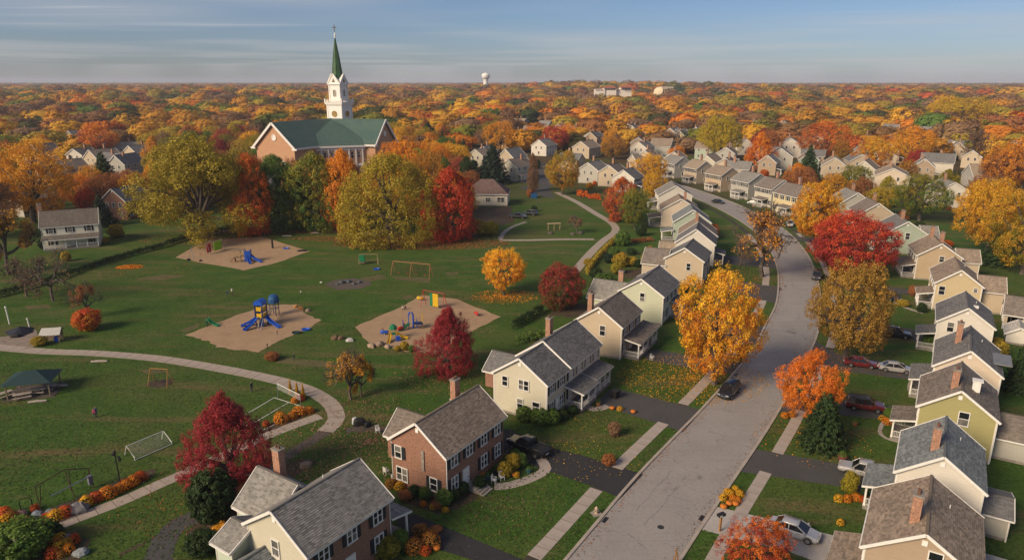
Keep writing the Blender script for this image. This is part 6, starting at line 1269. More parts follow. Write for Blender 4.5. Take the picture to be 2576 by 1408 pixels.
o = empty('waste_container', P(1343, 498), R(5), 'blue waste container behind the lawn', 'bin'); part(o, 'body', flat('container_blue', (.02, .12, .28), .5), lambda b: b.box(-1.1, 1.1, -.9, .9, 0, 1.8)); part(o, 'lid', NVY, lambda b: b.box(-1.15, 1.15, -.95, .95, 1.8, 1.95)); part(o, 'rib', NVY, lambda b: [b.box(x - .05, x + .05, -.96, -.9, .1, 1.7) for x in (-.7, 0, .7)] and None)
g = P(1548, 1000); o = empty('trash_cart', g, R(40), 'black wheeled trash cart by the cream house drive', 'bin')
mb = MB(); mb.loft([[Vector((x * s, y * s, z)) for x, y in ((-.45, -.5), (.45, -.5), (.45, .5), (-.45, .5))] for s, z in ((.8, .1), (1.0, 1.1))]); mb.build('body', M_pl, o); part(o, 'lid', M_pl, lambda b: b.box(-.5, .5, -.58, .52, 1.1, 1.2)); part(o, 'wheel', M_tyre, lambda b: b.tube([(-.5, .4, .15), (.5, .4, .15)], .15, 10))
def hydrant(px, label, mat):
    o = empty('hydrant', P(*px), .4, label, 'hydrant'); mb = MB(); mb.lathe([(.24, 0), (.24, .08), (.15, .1), (.14, .55), (.2, .58), (.2, .63), (.14, .72), (.06, .8), (.05, .86)], 10); mb.build('barrel', mat, o)
    for s in (-1, 1): mb = MB(); mb.tube([(0, 0, .42), (s * .27, 0, .42)], [.09, .1], 8); mb.build('outlet', mat, o)
    mb = MB(); mb.box(-.5, .5, -.5, .5, 0, .03); mb.build('pad', M_found, o)
hydrant((1500, 1291), 'pale stone garden ornament on a pad beside the kerb', flat('ornament_stone', (.40, .30, .22), .8)); bpy.data.objects['hydrant'].name = 'garden_ornament'
g = P(1810, 1335); o = empty('mailbox', g, .5, 'mailbox on a wooden post at the concrete pad', 'mailbox'); part(o, 'post', flat('amber_wood', (.30, .15, .05), .8), lambda b: b.bar((0, 0, 0), (.05, 0, 1.7), .17)); part(o, 'lamp_box', M_dark, lambda b: b.box(-.35, .45, -.22, .22, 1.7, 1.95)); part(o, 'lamp_glass', M_lamp, lambda b: b.box(-.3, .0, -.26, -.2, 1.74, 1.9))
g = P(1700, 1420); o = empty('wooden_sculpture', g, .2, 'orange wooden post ornament at the kerb by the bottom edge', 'ornament'); part(o, 'shaft', flat('amber_wood', (.30, .15, .05), .8), lambda b: [b.bar((x, 0, 0), (x * .2, 0, 1.3), .09) for x in (-.25, .25)] and None); part(o, 'top', flat('amber_wood', (.30, .15, .05), .8), lambda b: b.bar((0, 0, 1.2), (-.1, 0, 1.7), .12))
M_worn = pavemat('worn_turf', (.115, .102, .044), stains=.7, sc=2.0)
# ------------------------------------------------------------------ people
def clothmat(top, legs, hair):
    k = 'clothes_%.2f_%.2f_%.2f_%.2f' % (top[0], top[1], top[2], legs[0])
    if k in MATS: return MATS[k]
    m, nt, b, o = newmat(k); t = N(nt, 'ShaderNodeTexCoord'); s = N(nt, 'ShaderNodeSeparateXYZ'); LK(nt, t.outputs['Object'], s.inputs[0])
    r = N(nt, 'ShaderNodeValToRGB'); r.color_ramp.interpolation = 'CONSTANT'; e = r.color_ramp.elements; e[0].position = 0; e[0].color = (.02, .02, .02, 1); e[1].position = .05; e[1].color = rgba(legs)
    for p, c in ((.50, top), (.845, (.50, .30, .21)), (.945, hair)): q = e.new(p); q.color = rgba(c)
    LK(nt, s.outputs[2], r.inputs[0]); LK(nt, r.outputs[0], b.inputs['Base Color']); b.inputs['Roughness'].default_value = .85; MATS[k] = m; return m
def person(px, h, face, top, legs, label, pose='stand', hair=(.05, .03, .02), off=(0, 0)):
    J = dict(pel=(0, 0, .52), chest=(0, 0, .70), neck=(0, 0, .83), head=(0, 0, .90), crown=(0, .0, .965))
    st = .07 if pose in ('walk', 'run') else .01; z0 = 0
    for s, n_ in ((-1, 'l'), (1, 'r')):
        J['hip' + n_] = (s * .055, 0, .50); J['knee' + n_] = (s * .06, s * st, .28); J['ank' + n_] = (s * .06, s * st * 1.6 - .01, .035); J['toe' + n_] = (s * .065, s * st * 1.6 - .09, .018)
        J['sh' + n_] = (s * .105, 0, .79); J['elb' + n_] = (s * .15, -s * st + .02, .63); J['han' + n_] = (s * .15, -s * st * 1.5 - .07, .49)
        if pose == 'reach': J['elb' + n_] = (s * .15, -.08, .72); J['han' + n_] = (s * .12, -.20, .80)
        if pose == 'sit': J['knee' + n_] = (s * .07, -.22, .50); J['ank' + n_] = (s * .07, -.24, .27); J['toe' + n_] = (s * .075, -.32, .25)
    ks = list(J); ed = [('pel', 'chest'), ('chest', 'neck'), ('neck', 'head'), ('head', 'crown')]
    for n_ in 'lr': ed += [('pel', 'hip' + n_), ('hip' + n_, 'knee' + n_), ('knee' + n_, 'ank' + n_), ('ank' + n_, 'toe' + n_), ('chest', 'sh' + n_), ('sh' + n_, 'elb' + n_), ('elb' + n_, 'han' + n_)]
    me = bpy.data.meshes.new('person'); me.from_pydata([J[k] for k in ks], [(ks.index(a), ks.index(b)) for a, b in ed], []); o = bpy.data.objects.new('person', me); link(o); o.location = P(*px) + Vector((off[0], off[1], -.25 * h if pose == 'sit' else 0)); o.scale = (h, h, h); o.rotation_euler = (0, 0, face)
    me.materials.append(clothmat(top, legs, hair)); sk = o.modifiers.new('skin', 'SKIN'); rad = dict(pel=.075, chest=.085, neck=.032, head=.056, crown=.045, hip=.055, knee=.038, ank=.024, toe=.022, sh=.038, elb=.026, han=.018)
    for i, k in enumerate(ks):
        r = rad.get(k, rad.get(k[:-1], .03)); sv = me.skin_vertices[0].data[i]; sv.radius = (r, r * .85); sv.use_root = (k == 'pel')
    ss = o.modifiers.new('s', 'SUBSURF'); ss.levels = 1; ss.render_levels = 1; tag(o, label, 'person'); return o
DKB = (.02, .03, .06); BLKC = (.02, .02, .022)
person((573, 744), 1.2, .4, (.03, .05, .25), (.03, .05, .2), 'child in a blue jacket crouched low on the lawn', 'reach', (.5, .5, .5)); person((584, 742), 1.55, 2.6, (.5, .5, .48), (.16, .05, .04), 'adult in a white top with a child on the lawn', 'reach')
person((757, 742), 1.1, 0, (.5, .42, .4), (.02, .05, .04), 'child in a pale shirt alone in mid lawn', 'walk'); person((1013, 778), 1.2, .3, (.5, .45, .42), BLKC, 'person in black and white sitting at the near bed', 'sit'); person((1020, 778), 1.25, -.6, BLKC, DKB, 'person in black sitting beside another at the near bed', 'sit')
person((522, 822), 1.5, -1.2, (.03, .06, .035), (.02, .05, .03), 'person in green beside the small green slide', 'reach'); person((238, 1050), 1.35, .3, (.45, .06, .16), (.03, .05, .10), 'child in a pink top on the near lawn', 'walk'); person((243, 1048), 1.5, .1, (.03, .04, .14), (.03, .05, .10), 'person in a navy jacket holding the child in pink', 'stand')
person((634, 985), 1.6, 1.2, BLKC, BLKC, 'person in black standing by the volleyball court', 'stand'); person((740, 905), 1.2, 0, BLKC, BLKC, 'small dark figure on the lawn below the middle bed', 'stand'); person((673, 876), 1.0, 0, BLKC, (.03, .03, .03), 'child in black at the edge of the middle bed', 'reach'); person((1017, 826), 1.2, .9, (.35, .03, .04), DKB, 'child in red beside the yellow climber', 'stand'); person((963, 836), 1.0, 0, (.12, .05, .03), BLKC, 'small child in brown by the blue tunnel', 'walk'); person((698, 842), 1.0, .5, (.3, .15, .1), DKB, 'child at the foot of the tower ladder', 'stand')
# ------------------------------------------------------------------ flowers, rocks, shrubs, hedges
MUMC = dict(o=((0.650, 0.200, 0.015), (0.775, 0.300, 0.019)), r=((0.575, 0.069, 0.015), (0.688, 0.150, 0.019)), y=((0.725, 0.375, 0.019), (0.825, 0.475, 0.025)), u=((0.325, 0.125, 0.025), (0.500, 0.213, 0.025)))
MUMN = {'o': 'orange', 'r': 'red orange', 'y': 'golden yellow', 'u': 'rust'}
MN = {}; ORD = 'first second third fourth fifth sixth seventh eighth ninth'.split()
def mum(px, s, c, where):
    MN[(c, where)] = MN.get((c, where), 0) + 1; g = P(*px); o = empty('mum_plant', g, random.uniform(0, 6), '%s %s mum %s' % (ORD[MN[(c, where)] - 1], MUMN[c], where), 'flower', 'chrysanthemum mounds'); o.scale = (s * random.uniform(.9, 1.1), s * random.uniform(.9, 1.1), s * random.uniform(.8, 1.0))
    b = bpy.data.objects.new('blooms', random.choice(MUM)); link(b, o); b['kind'] = 'stuff'; recolor(b, *MUMC[c]); l_ = bpy.data.objects.new('leaves', MUMG); link(l_, o); recolor(l_, *COLS['dgreen'])
W1 = 'in the long bed beside the straight path'
for x, y, s, c in ((355, 1206, 1.3, 'r'), (337, 1217, 1.5, 'o'), (318, 1227, 1.4, 'o'), (299, 1236, 1.4, 'o'), (273, 1248, 1.6, 'o'), (245, 1258, 1.4, 'r'), (218, 1271, 1.5, 'y'), (167, 1296, 1.4, 'r'), (141, 1306, 1.7, 'y'), (125, 1314, 1.1, 'u'), (89, 1282, 1.0, 'r'), (15, 1300, 1.5, 'r'), (30, 1310, 1.5, 'u'), (13, 1323, 1.7, 'y'), (49, 1321, 1.0, 'y'), (74, 1318, 1.2, 'y'), (116, 1300, .7, 'r')): mum((x, y), s, c, W1)
for x, y, s, c in ((151, 1359, 1.2, 'y'), (187, 1363, 1.2, 'r'), (139, 1374, 1.2, 'o'), (168, 1374, 1.2, 'y'), (150, 1387, 1.3, 'y'), (134, 1399, 1.4, 'r'), (174, 1388, 1.2, 'o'), (155, 1398, 1.0, 'u')): mum((x, y), s, c, 'in the rocky bed at the lower left')
for x, y, s, c in ((706, 1060, 1.8, 'o'), (735, 1051, 1.4, 'o'), (755, 1042, 1.8, 'o'), (779, 1037, 1.2, 'o'), (670, 1070, 1.0, 'r'), (742, 1012, 1.1, 'o'), (755, 1006, 1.2, 'r')): mum((x, y), s, c, 'along the volleyball court')
for x, y, s, c in ((1819, 1255, .9, 'y'), (1836, 1246, 1.0, 'y'), (1850, 1236, .9, 'y'), (1860, 1247, .95, 'y'), (1843, 1257, .9, 'o'), (1830, 1240, .9, 'y'), (1856, 1262, .8, 'o')): mum((x, y), s, c, 'in the big cluster on the verge')
for x, y, s, c in ((1974, 1049, 1.0, 'o'), (1992, 1047, 1.1, 'o'), (2109, 1259, 1.0, 'y'), (2131, 1260, 1.0, 'o'), (2153, 1256, 1.1, 'o'), (2166, 1258, .9, 'r'), (2200, 1265, 1.2, 'y'), (2114, 1318, .8, 'y'), (2230, 1065, 1.2, 'o'), (2218, 1055, .9, 'y'), (2299, 949, .9, 'o')): mum((x, y), s, c, 'in a front garden of the car side houses')
for x, y, s, c in ((985, 1222, 1.3, 'u'), (1006, 1228, 1.1, 'y'), (1057, 1342, 1.6, 'u'), (1083, 1369, 1.9, 'u'), (1041, 1383, 1.9, 'u'), (1071, 1390, 1.1, 'r'), (1559, 1032, .8, 'y'), (1300, 1198, .8, 'y'), (1065, 1270, .8, 'o'), (1090, 1278, .8, 'y'), (1120, 1285, .7, 'y')): mum((x, y), s, c, 'beside the near park side houses')
def pumpkin(px, r, label):
    mb = MB(); n = 20; prof = [(-.8, .35), (-.5, .78), (0, 1.0), (.45, .85), (.72, .45), (.70, .12)]; rings = []
    for z, w in prof: rings.append([Vector((r * w * (1 + .07 * math.cos(8 * a)) * math.cos(a), r * w * (1 + .07 * math.cos(8 * a)) * math.sin(a), r * .8 * (z + .8))) for a in [2 * math.pi * k / n for k in range(n)]])
    o = empty('pumpkin', P(*px), 0, label, 'pumpkin', 'pumpkins set out for autumn'); mb.loft(rings); mb.build('rind', flat('pumpkin_skin', (.50, .15, .015), .5), o, smooth=True); mb = MB(); mb.tube([(0, 0, r * 1.2), (.02, 0, r * 1.45)], [.05, .03], 5); mb.build('stem', flat('pumpkin_stem', (.10, .10, .03), .8), o)
for px, lab in (((1834, 1269), 'pumpkin in front of the yellow flower cluster'), ((1850, 1270), 'second pumpkin in front of the yellow flower cluster'), ((1540, 1029), 'pumpkin at the end of the cream house drive'), ((1213, 1196), 'pumpkin on the brick house steps'), ((1099, 1382), 'pumpkin by the rust bushes at the bottom edge'), ((1294, 1196), 'pumpkin on the walk of the brick house'), ((1593, 1038), 'small pumpkin on the cream house lawn edge'), ((1820, 1277), 'small pumpkin at the kerb end of the concrete pad')): pumpkin(px, .36, lab)
def rock(px, r, c, label, n=9, sq=.55):
    mb = MB(); d = fib(60); rr = lump(d, 6, .22); import_f = None
    # convex-ish stone: rings
    rings = []; sd_ = [random.uniform(.8, 1.2) for _ in range(n)]
    for z, w in ((0, .95), (.35, 1.0), (.7, .78), (.95, .38)): rings.append([Vector((r * w * sd_[k] * math.cos(2 * math.pi * k / n) * random.uniform(.92, 1.08), r * w * sd_[k] * .75 * math.sin(2 * math.pi * k / n) * random.uniform(.92, 1.08), r * sq * z * 1.5 * random.uniform(.9, 1.1))) for k in range(n)])
    mb.loft(rings); o = mb.build('rock', flat('rock_%.2f_%.2f' % (c[0], c[2]), c, .9, var=.4, scale=2), loc=P(*px), rz=random.uniform(0, 3)); tag(o, label, 'rock')
GR = (.17, .165, .17); PK = (.28, .17, .15); BG = (.15, .18, .21); TN = (.30, .22, .16)
for px, r, c, lab in (((198, 1285), 1.1, GR, 'large grey boulder in the long flower bed'), ((52, 1295), .7, PK, 'pink boulder in the long flower bed'), ((94, 1295), .6, BG, 'blue grey flat rock in the long flower bed'), ((124, 1289), .5, BG, 'round blue rock under the rusty frame'), ((80, 1306), .5, BG, 'small blue grey rock among yellow flowers'), ((60, 1304), .45, PK, 'small pink rock among yellow flowers'), ((204, 1393), .7, (.20, .22, .23), 'flat pale slab rock in the rocky bed'), ((172, 1356), .7, GR, 'grey rock at the top of the rocky bed'), ((115, 1352), .6, GR, 'dark rock beside the round hedge'), ((955, 868), .9, TN, 'tan boulder at the near bed corner'), ((935, 872), .8, TN, 'broad tan boulder below the near bed'), ((975, 874), .7, TN, 'small tan boulder below the near bed'), ((843, 852), .8, (.16, .10, .06), 'brown rock in the pile left of the near bed'), ((858, 852), .7, (.16, .10, .06), 'second brown rock in the pile left of the near bed'), ((880, 857), .7, (.4, .38, .38), 'pale slab beside the brown rocks'), ((860, 712), .8, (.07, .075, .08), 'grey stone on the ash pad'), ((877, 710), .7, (.06, .07, .09), 'blue grey stone on the ash pad'), ((890, 715), .6, (.07, .075, .08), 'small stone on the ash pad'), ((848, 716), .5, (.09, .09, .09), 'round stone at the left of the ash pad'), ((905, 711), .6, (.06, .07, .09), 'blue stone at the right of the ash pad'), ((808, 711), .35, M_white and (.6, .56, .5), 'white round stone left of the ash pad'), ((757, 778), .7, (.42, .20, .06), 'orange stone at the top edge of the middle bed'), ((775, 782), .6, TN, 'tan stone at the top edge of the middle bed'), ((745, 773), .6, (.42, .20, .06), 'small orange stone by the turret'), ((1385, 588), .9, (.08, .07, .06), 'dark stone in the heap on the upper lawn'), ((1460, 588), 1.0, (.08, .07, .06), 'dark boulder by the bare shrub'), ((1440, 590), .8, (.10, .08, .07), 'brown boulder by the bare shrub')): rock(px, r, c, lab)
def hedge(pts, w, h, colr, label, name='hedge', lumpy=.25, size=.13):
    ln = resample(smooth_line([P(*q) for q in pts], .5), .55); c = []; out = []
    for p in ln:
        hh = h * random.uniform(1 - lumpy, 1 + lumpy * .5)
        for k in range(9): a = math.pi * (k + .5) / 9 * 1.0; oy = math.cos(a) * w / 2; oz = math.sin(a) * hh * .75 + .15 * hh; d = Vector((random.gauss(0, .15), random.gauss(0, .15), 0)); nrm = normals([p, p + Vector((.1, 0, 0))])[0]; c.append((p.x + d.x, p.y + oy + d.y, oz)); out.append((0, math.cos(a), math.sin(a)))
    c = np.array(c); out = np.array(out); o0 = ln[len(ln) // 2]; c[:, 0] -= o0.x; c[:, 1] -= o0.y
    C, NR, S, CV = clumps_to_leaves(c, .34, 13, size, out, 1, .1, .8, (0, h)); me = leaf_mesh(name, C, NR, S, CV, M_leaf); o = bpy.data.objects.new(name, me); link(o); o.location = (o0.x, o0.y, 0); recolor(o, *COLS[colr]); tag(o, label, 'hedge'); return o
hedge([(-20, 752), (60, 730), (120, 712), (180, 692)], 1.6, 1.6, 'dgreen', 'dark hedge behind the bare trees at the left edge'); hedge([(180, 690), (260, 664), (340, 640), (420, 620)], 1.4, 1.3, 'dgreen', 'trimmed dark hedge below the colonial house lawn'); hedge([(420, 618), (480, 600), (540, 588), (610, 572)], 1.6, 1.6, 'dgreen', 'dark hedge behind the grey swing frame')
hedge([(1292, 826), (1320, 810), (1345, 796), (1366, 784)], 1.9, 1.8, 'dgreen', 'dense green hedge behind the long cream house'); hedge([(1300, 862), (1340, 852), (1372, 846)], 2.2, 1.2, 'green', 'low loose shrubs behind the brick chimney house', lumpy=.4); hedge([(1476, 690), (1500, 655), (1528, 625), (1555, 600)], 1.8, 1.3, 'olive', 'mixed shrub border along the winding path', lumpy=.5)
hedge([(1452, 492), (1480, 498), (1510, 502)], 3, 2.2, 'redor', 'coral red shrub row by the winding path', lumpy=.5, size=.2); hedge([(1590, 610), (1640, 606)], 1.2, 1.0, 'rust', 'rust coloured clipped hedge in the back gardens')
def shrub(px, w, h, colr, label, kind='bush', cat='shrub', col2=None): tree(kind, P(*px), h, w, colr, 'shrub', label, cat, 'garden shrubs', col2)
for px, w, h, c, lab, kd in (((1319, 1058), 2.4, 2.0, 'green', 'round clipped shrub at the cream house corner', 'clipped'), ((1360, 1066), 2.8, 2.2, 'green', 'wide clipped shrub below the cream gable', 'clipped'), ((1385, 1064), 2.6, 2.0, 'green', 'clipped shrub joined to the wide one below the cream gable', 'clipped'), ((1413, 1054), 1.7, 1.4, 'dgreen', 'dark low shrub by the cream house door', 'clipped'), ((1441, 1040), 1.5, 1.2, 'dgreen', 'small dark shrub beside the cream porch', 'clipped'),
 ((1163, 1240), 1.5, 1.4, 'dgreen', 'round boxwood by the brick house door', 'clipped'), ((1143, 1257), 1.4, 1.3, 'dgreen', 'round boxwood at the brick house front corner', 'clipped'), ((1207, 1228), 1.5, 1.5, 'dgreen', 'round boxwood left of the brick house steps', 'clipped'), ((1270, 1196), 1.8, 1.7, 'olive', 'olive shrub right of the brick house steps', 'clipped'), ((1290, 1180), 1.7, 2.0, 'olive', 'tall olive shrub beside the black truck', 'bush'), ((1308, 1172), 1.7, 1.7, 'green', 'green shrub at the black truck wheel', 'bush'), ((1296, 1152), 1.3, 1.2, 'green', 'small shrub behind the black truck', 'clipped'),
 ((1041, 1247), 1.4, 1.3, 'dgreen', 'dark shrub under the brick gable', 'clipped'), ((1070, 1254), 1.4, 1.4, 'green', 'green shrub under the brick gable trellis', 'clipped'), ((1118, 1268), 1.9, 1.7, 'green', 'bushy shrub at the brick house corner bed', 'bush'), ((1022, 1254), 1.5, 1.0, 'rust', 'rust shrub under the brick gable', 'bush'), ((1100, 1276), 1.2, .9, 'rust', 'low rust shrub in the brick corner bed', 'bush'),
 ((974, 1398), 2.6, 1.9, 'lime', 'bright green shrub at the bottom edge by the brick front', 'bush'), ((1008, 1380), 1.5, 2.2, 'green', 'upright green shrub by the side porch', 'bush'), ((512, 1392), 3.0, 2.4, 'dgreen', 'dark spiky shrub beside the low blue roof', 'bush'), ((563, 1358), 2.8, 1.5, 'gold', 'straw coloured grass clump by the green lean-to', 'bush'), ((52, 1394), 5.5, 3.4, 'green', 'broad round green bush in the bottom left corner', 'bush'), ((130, 1350), 2.2, 1.5, 'dgreen', 'small dark bush at the end of the straight path', 'bush'),
 ((2136, 1238), 1.7, 2.4, 'ygreen', 'yellow green shrub in the taupe house garden', 'bush'), ((2183, 1250), 1.5, 1.4, 'dgreen', 'round clipped shrub by the stone planter', 'clipped'), ((2240, 1050), 1.8, 1.3, 'green', 'green shrub at the olive house porch', 'bush'), ((2310, 955), 1.8, 1.3, 'green', 'green shrub at the cream house porch', 'bush'), ((2335, 872), 2.2, 2.2, 'green', 'leafy shrub at the off white house porch', 'bush'), ((2270, 770), 2.2, 1.4, 'olive', 'mixed shrub by the curved front walk', 'bush'), ((2318, 785), 1.8, 1.8, 'dgreen', 'dark shrub at the yellow tan house corner', 'bush'), ((2180, 720), 3, 2.2, 'green', 'green shrub behind the olive tree', 'bush'),
 ((1018, 880), 1.6, 1.5, 'olive', 'olive shrub at the foot of the near bed', 'clipped'), ((1036, 884), 1.3, 1.1, 'green', 'small green shrub at the foot of the near bed', 'clipped'), ((1000, 882), 1.1, .9, 'olive', 'tiny shrub left of the olive one at the near bed', 'clipped'),
 ((1598, 560), 4, 4, 'green', 'green garden bush behind the sage house', 'bush'), ((1565, 618), 4.2, 4.0, 'green', 'tall green garden shrub by the winding path', 'bush'), ((1545, 645), 3.0, 2.6, 'green', 'mid green garden shrub by the winding path', 'bush'), ((1560, 670), 3.6, 3.2, 'olive', 'olive garden shrub by the winding path', 'bush'), ((1550, 688), 2.8, 2.6, 'ygreen', 'clipped yellow green ball shrub', 'clipped'), ((1530, 660), 2.6, 2.2, 'bluegreen', 'blue green shrub by the winding path', 'bush'), ((1520, 712), 4.5, 2.2, 'green', 'low spreading shrub above the tan house', 'bush'), ((1500, 700), 3.2, 2.4, 'dgreen', 'dark shrub beside the round red tree', 'bush'), ((1590, 668), 3, 2.2, 'olive', 'olive shrub in the vegetable plot', 'bush'), ((1630, 672), 4, 3.4, 'lime', 'lime shrub behind the pale green house wing', 'bush'), ((1590, 640), 2.4, 1.6, 'dgreen', 'dark shrub at the plot edge', 'bush'), ((1480, 668), 2.4, 1.8, 'olive', 'olive shrub at the path side border', 'bush'),
 ((1205, 590), 7, 4.4, 'olive', 'golden olive thicket beside the scarlet maple', 'bush'), ((1237, 592), 4, 4, 'ygreen', 'yellow green thicket behind the park bench', 'bush'), ((1545, 1095), 1.6, 1.9, 'tanb', 'twiggy brown shrub in the cream house lawn', 'bush'), ((1531, 1168), 1.6, 1.3, 'rust', 'dry rust plant by the sidewalk', 'bush'), ((1098, 1335), 1.2, .5, 'rust', 'low dry plant by the black drive', 'bush'),
 ((685, 905), 2.2, 1.3, 'rust', 'rusty flower clump below the middle bed', 'bush'), ((100, 868), 2.4, 1.6, 'olive', 'olive brush beside the open shed', 'bush'), ((1100, 1170), 1.0, .8, 'dgreen', 'small dark plant at the brick rear wing', 'clipped')): shrub(px, w, h, c, lab, kd)
shrub((222, 830), 4.6, 4.0, 'gold', 'red and gold round shrub on the left lawn', 'bush', 'shrub', 'red')
for px, lab in (((731, 990), 'tall golden plume grass left of the court flowers'), ((748, 996), 'tall golden plume grass amid the court flowers'), ((763, 1000), 'tall golden plume grass right of the court flowers')): tree('conifer', P(*px), 2.3, .7, 'yellow', 'plume_grass', lab, 'grass plume', 'plume grass at the court')
# ------------------------------------------------------------------ trees one can point at
COLS['ochre'] = ((.33, .185, .035), (.46, .27, .045))
HERO = [   # kind, foot, top row, width px, colour, second colour, label
 ('spread', (515, 596), 318, 312, 'olive', 'ygreen', 'huge spreading yellow green tree behind the far playground'), ('broad', (85, 560), 352, 250, 'gold', None, 'wide golden brown tree at the left edge'), ('broad', (-40, 600), 400, 170, 'brown', None, 'brown tree cut by the left edge'), ('bare', (135, 757), 620, 175, 'brown', None, 'bare forked tree on the left lawn'), ('bare', (68, 746), 640, 130, 'tanb', None, 'smaller bare tree near the left hedge'), ('thin', (25, 690), 500, 190, 'tanb', 'gold', 'thin tan leafed tree in front of the colonial house'), ('sparse', (222, 800), 700, 90, 'rust', None, 'twiggy brown tree above the red and gold shrub'),
 ('column', (640, 590), 380, 115, 'redor', None, 'orange red tree at the left of the tall park trees'), ('column', (703, 576), 382, 165, 'green', None, 'dark green tree in the tall row below the church'), ('column', (800, 577), 376, 165, 'green', 'lime', 'mid green tree in the tall row below the church'), ('column', (872, 580), 368, 120, 'orange', None, 'orange tree squeezed between the green ones below the church'), ('round', (745, 560), 388, 90, 'brown', 'rust', 'rusty brown crown above the dark green tree'), ('willow', (985, 606), 374, 272, 'olive', 'ygreen', 'massive yellow green tree with foliage to the ground'), ('broad', (1080, 560), 372, 120, 'mixed', None, 'amber tree behind the massive green one'), ('round', (1010, 520), 345, 130, 'orange', None, 'orange crown in front of the church gable'),
 ('column', (1133, 604), 414, 138, 'red', 'red', 'scarlet maple at the end of the tall row'), ('round', (1268, 741), 618, 112, 'orange', 'yellow', 'small bright orange tree alone on the lawn'), ('dome', (1410, 776), 652, 126, 'redgreen', 'crimson', 'round tree turning from green to dark red'), ('oval', (1130, 936), 760, 172, 'crimson', 'maroon', 'crimson pyramidal tree in front of the near bed'), ('oval', (583, 1222), 972, 242, 'crimson', 'maroon', 'large crimson tree beside the straight path'), ('sparse', (884, 1006), 866, 150, 'tanb', 'gold', 'half bare yellow tree left of the crimson one'), ('thin', (910, 999), 884, 85, 'ochre', 'gold', 'small gold leafed tree beside the half bare one'), ('clipped', (540, 1300), 1180, 128, 'dgreen', None, 'dense round evergreen by the grey roofed house'),
 ('broad', (1797, 966), 648, 240, 'orange', 'yellow', 'big golden yellow street tree over the sidewalk'), ('sparse', (1918, 696), 498, 225, 'tanb', 'orange', 'half bare street tree with orange leaves'), ('round', (2048, 618), 448, 132, 'orange', 'yellow', 'amber orange tree at the street bend'), ('dome', (2134, 690), 524, 205, 'crimson', 'red', 'big round crimson maple beside the street'), ('broad', (2126, 908), 632, 215, 'ochre', 'ochre', 'large olive brown tree between drive and street'), ('broad', (2034, 1062), 876, 172, 'orange', 'redor', 'bright orange maple at the sidewalk'), ('fatfir', (2066, 1126), 985, 122, 'dgreen', None, 'dark green spruce beside the red vehicle'), ('round', (1900, 1430), 1308, 185, 'crimson', 'redor', 'low red maple at the bottom edge'),
 ('column', (1560, 556), 442, 92, 'pinkred', 'redor', 'coral red tree by the winding path'), ('round', (1596, 575), 468, 82, 'green', 'lime', 'green tree beside the coral red one'), ('broad', (1415, 490), 372, 95, 'gold', 'lime', 'yellow green tree left of the trio houses'), ('round', (1632, 470), 382, 96, 'gold', 'yellow', 'yellow tree in front of the street bend houses'), ('round', (1700, 420), 362, 48, 'orange', None, 'small round orange tree above the tan gable'), ('broad', (1808, 402), 284, 118, 'bright', 'ygreen', 'tall bright yellow tree beyond the bend'), ('oval', (1908, 430), 326, 84, 'redor', 'orange', 'orange red tree above the bend houses'), ('broad', (2070, 405), 300, 132, 'rust', 'redor', 'wide rust tree right of the orange red one'), ('conifer', (2030, 462), 366, 76, 'dgreen', None, 'dark conifer beyond the bend'), ('round', (2144, 490), 412, 76, 'green', 'lime', 'small green tree right of the amber one'), ('broad', (2312, 556), 430, 142, 'green', 'lime', 'large green tree right of the car side row'), ('column', (2225, 520), 440, 60, 'ygreen', None, 'yellow green tree left of the large green one'),
 ('round', (2195, 436), 340, 96, 'orange', 'yellow', 'amber tree behind the cream hip house'), ('broad', (2288, 420), 312, 112, 'yellow', 'orange', 'big amber yellow tree at right'), ('round', (2310, 432), 374, 68, 'red', 'maroon', 'dark red tree below the amber yellow one'), ('broad', (2480, 640), 442, 160, 'gold', 'yellow', 'golden tree at the right edge behind gardens'), ('broad', (2570, 690), 450, 190, 'ygreen', 'gold', 'yellow green tree cut by the right edge'), ('conifer', (2500, 668), 585, 80, 'dgreen', None, 'dark fir behind the right gardens'), ('round', (2545, 480), 340, 150, 'rust', 'orange', 'rust orange tree at the right edge'), ('sparse', (2450, 420), 320, 100, 'brown', None, 'brown half bare tree above the long low house'),
 ('conifer', (1240, 462), 362, 98, 'bluegreen', None, 'broad dark conifer beyond the hip roofed house'), ('conifer', (1166, 410), 350, 44, 'dgreen', None, 'small dark conifer right of the church'), ('broad', (1258, 385), 300, 84, 'yellow', 'orange', 'yellow orange tree above the conifer'), ('round', (1395, 385), 312, 70, 'maroon', 'red', 'dark red tree beside the tall white house'), ('round', (1425, 372), 306, 56, 'orange', None, 'orange tree behind the dark red one'), ('column', (1340, 482), 382, 34, 'tanb', 'brown', 'thin brown tree in front of the lot'), ('conifer', (258, 568), 492, 78, 'bluegreen', None, 'dark fir beside the white colonial house'), ('conifer', (268, 486), 384, 90, 'dgreen', None, 'dark pine in front of the tan gable house'), ('round', (222, 540), 468, 52, 'crimson', 'red', 'small crimson tree behind the white colonial'), ('broad', (255, 400), 302, 100, 'pinkred', 'orange', 'coral orange tree above the left houses'), ('conifer', (690, 470), 376, 60, 'dgreen', None, 'dark conifer at the church wall'), ('round', (780, 470), 375, 70, 'rust', None, 'rust tree at the church wall'),
 ('conifer', (2560, 985), 850, 90, 'dgreen', None, 'dark conifer at the right edge beyond the cream house'), ('bush', (2500, 895), 850, 60, 'olive', None, 'olive bush behind the off white house'), ('bare', (1862, 668), 588, 95, 'rust', None, 'bare brown tree left of the half bare street tree'), ('thin', (1755, 610), 540, 30, 'rust', None, 'slim rust tree by the street bend'), ('round', (2420, 330), 238, 150, 'yellow', 'bright', 'large yellow tree on the right skyline'), ('round', (2370, 325), 236, 80, 'bright', 'yellow', 'bright yellow tree left on the right skyline'), ('sparse', (1450, 586), 540, 60, 'tanb', None, 'bare shrub in the upper lawn'),
]
TB = []; 
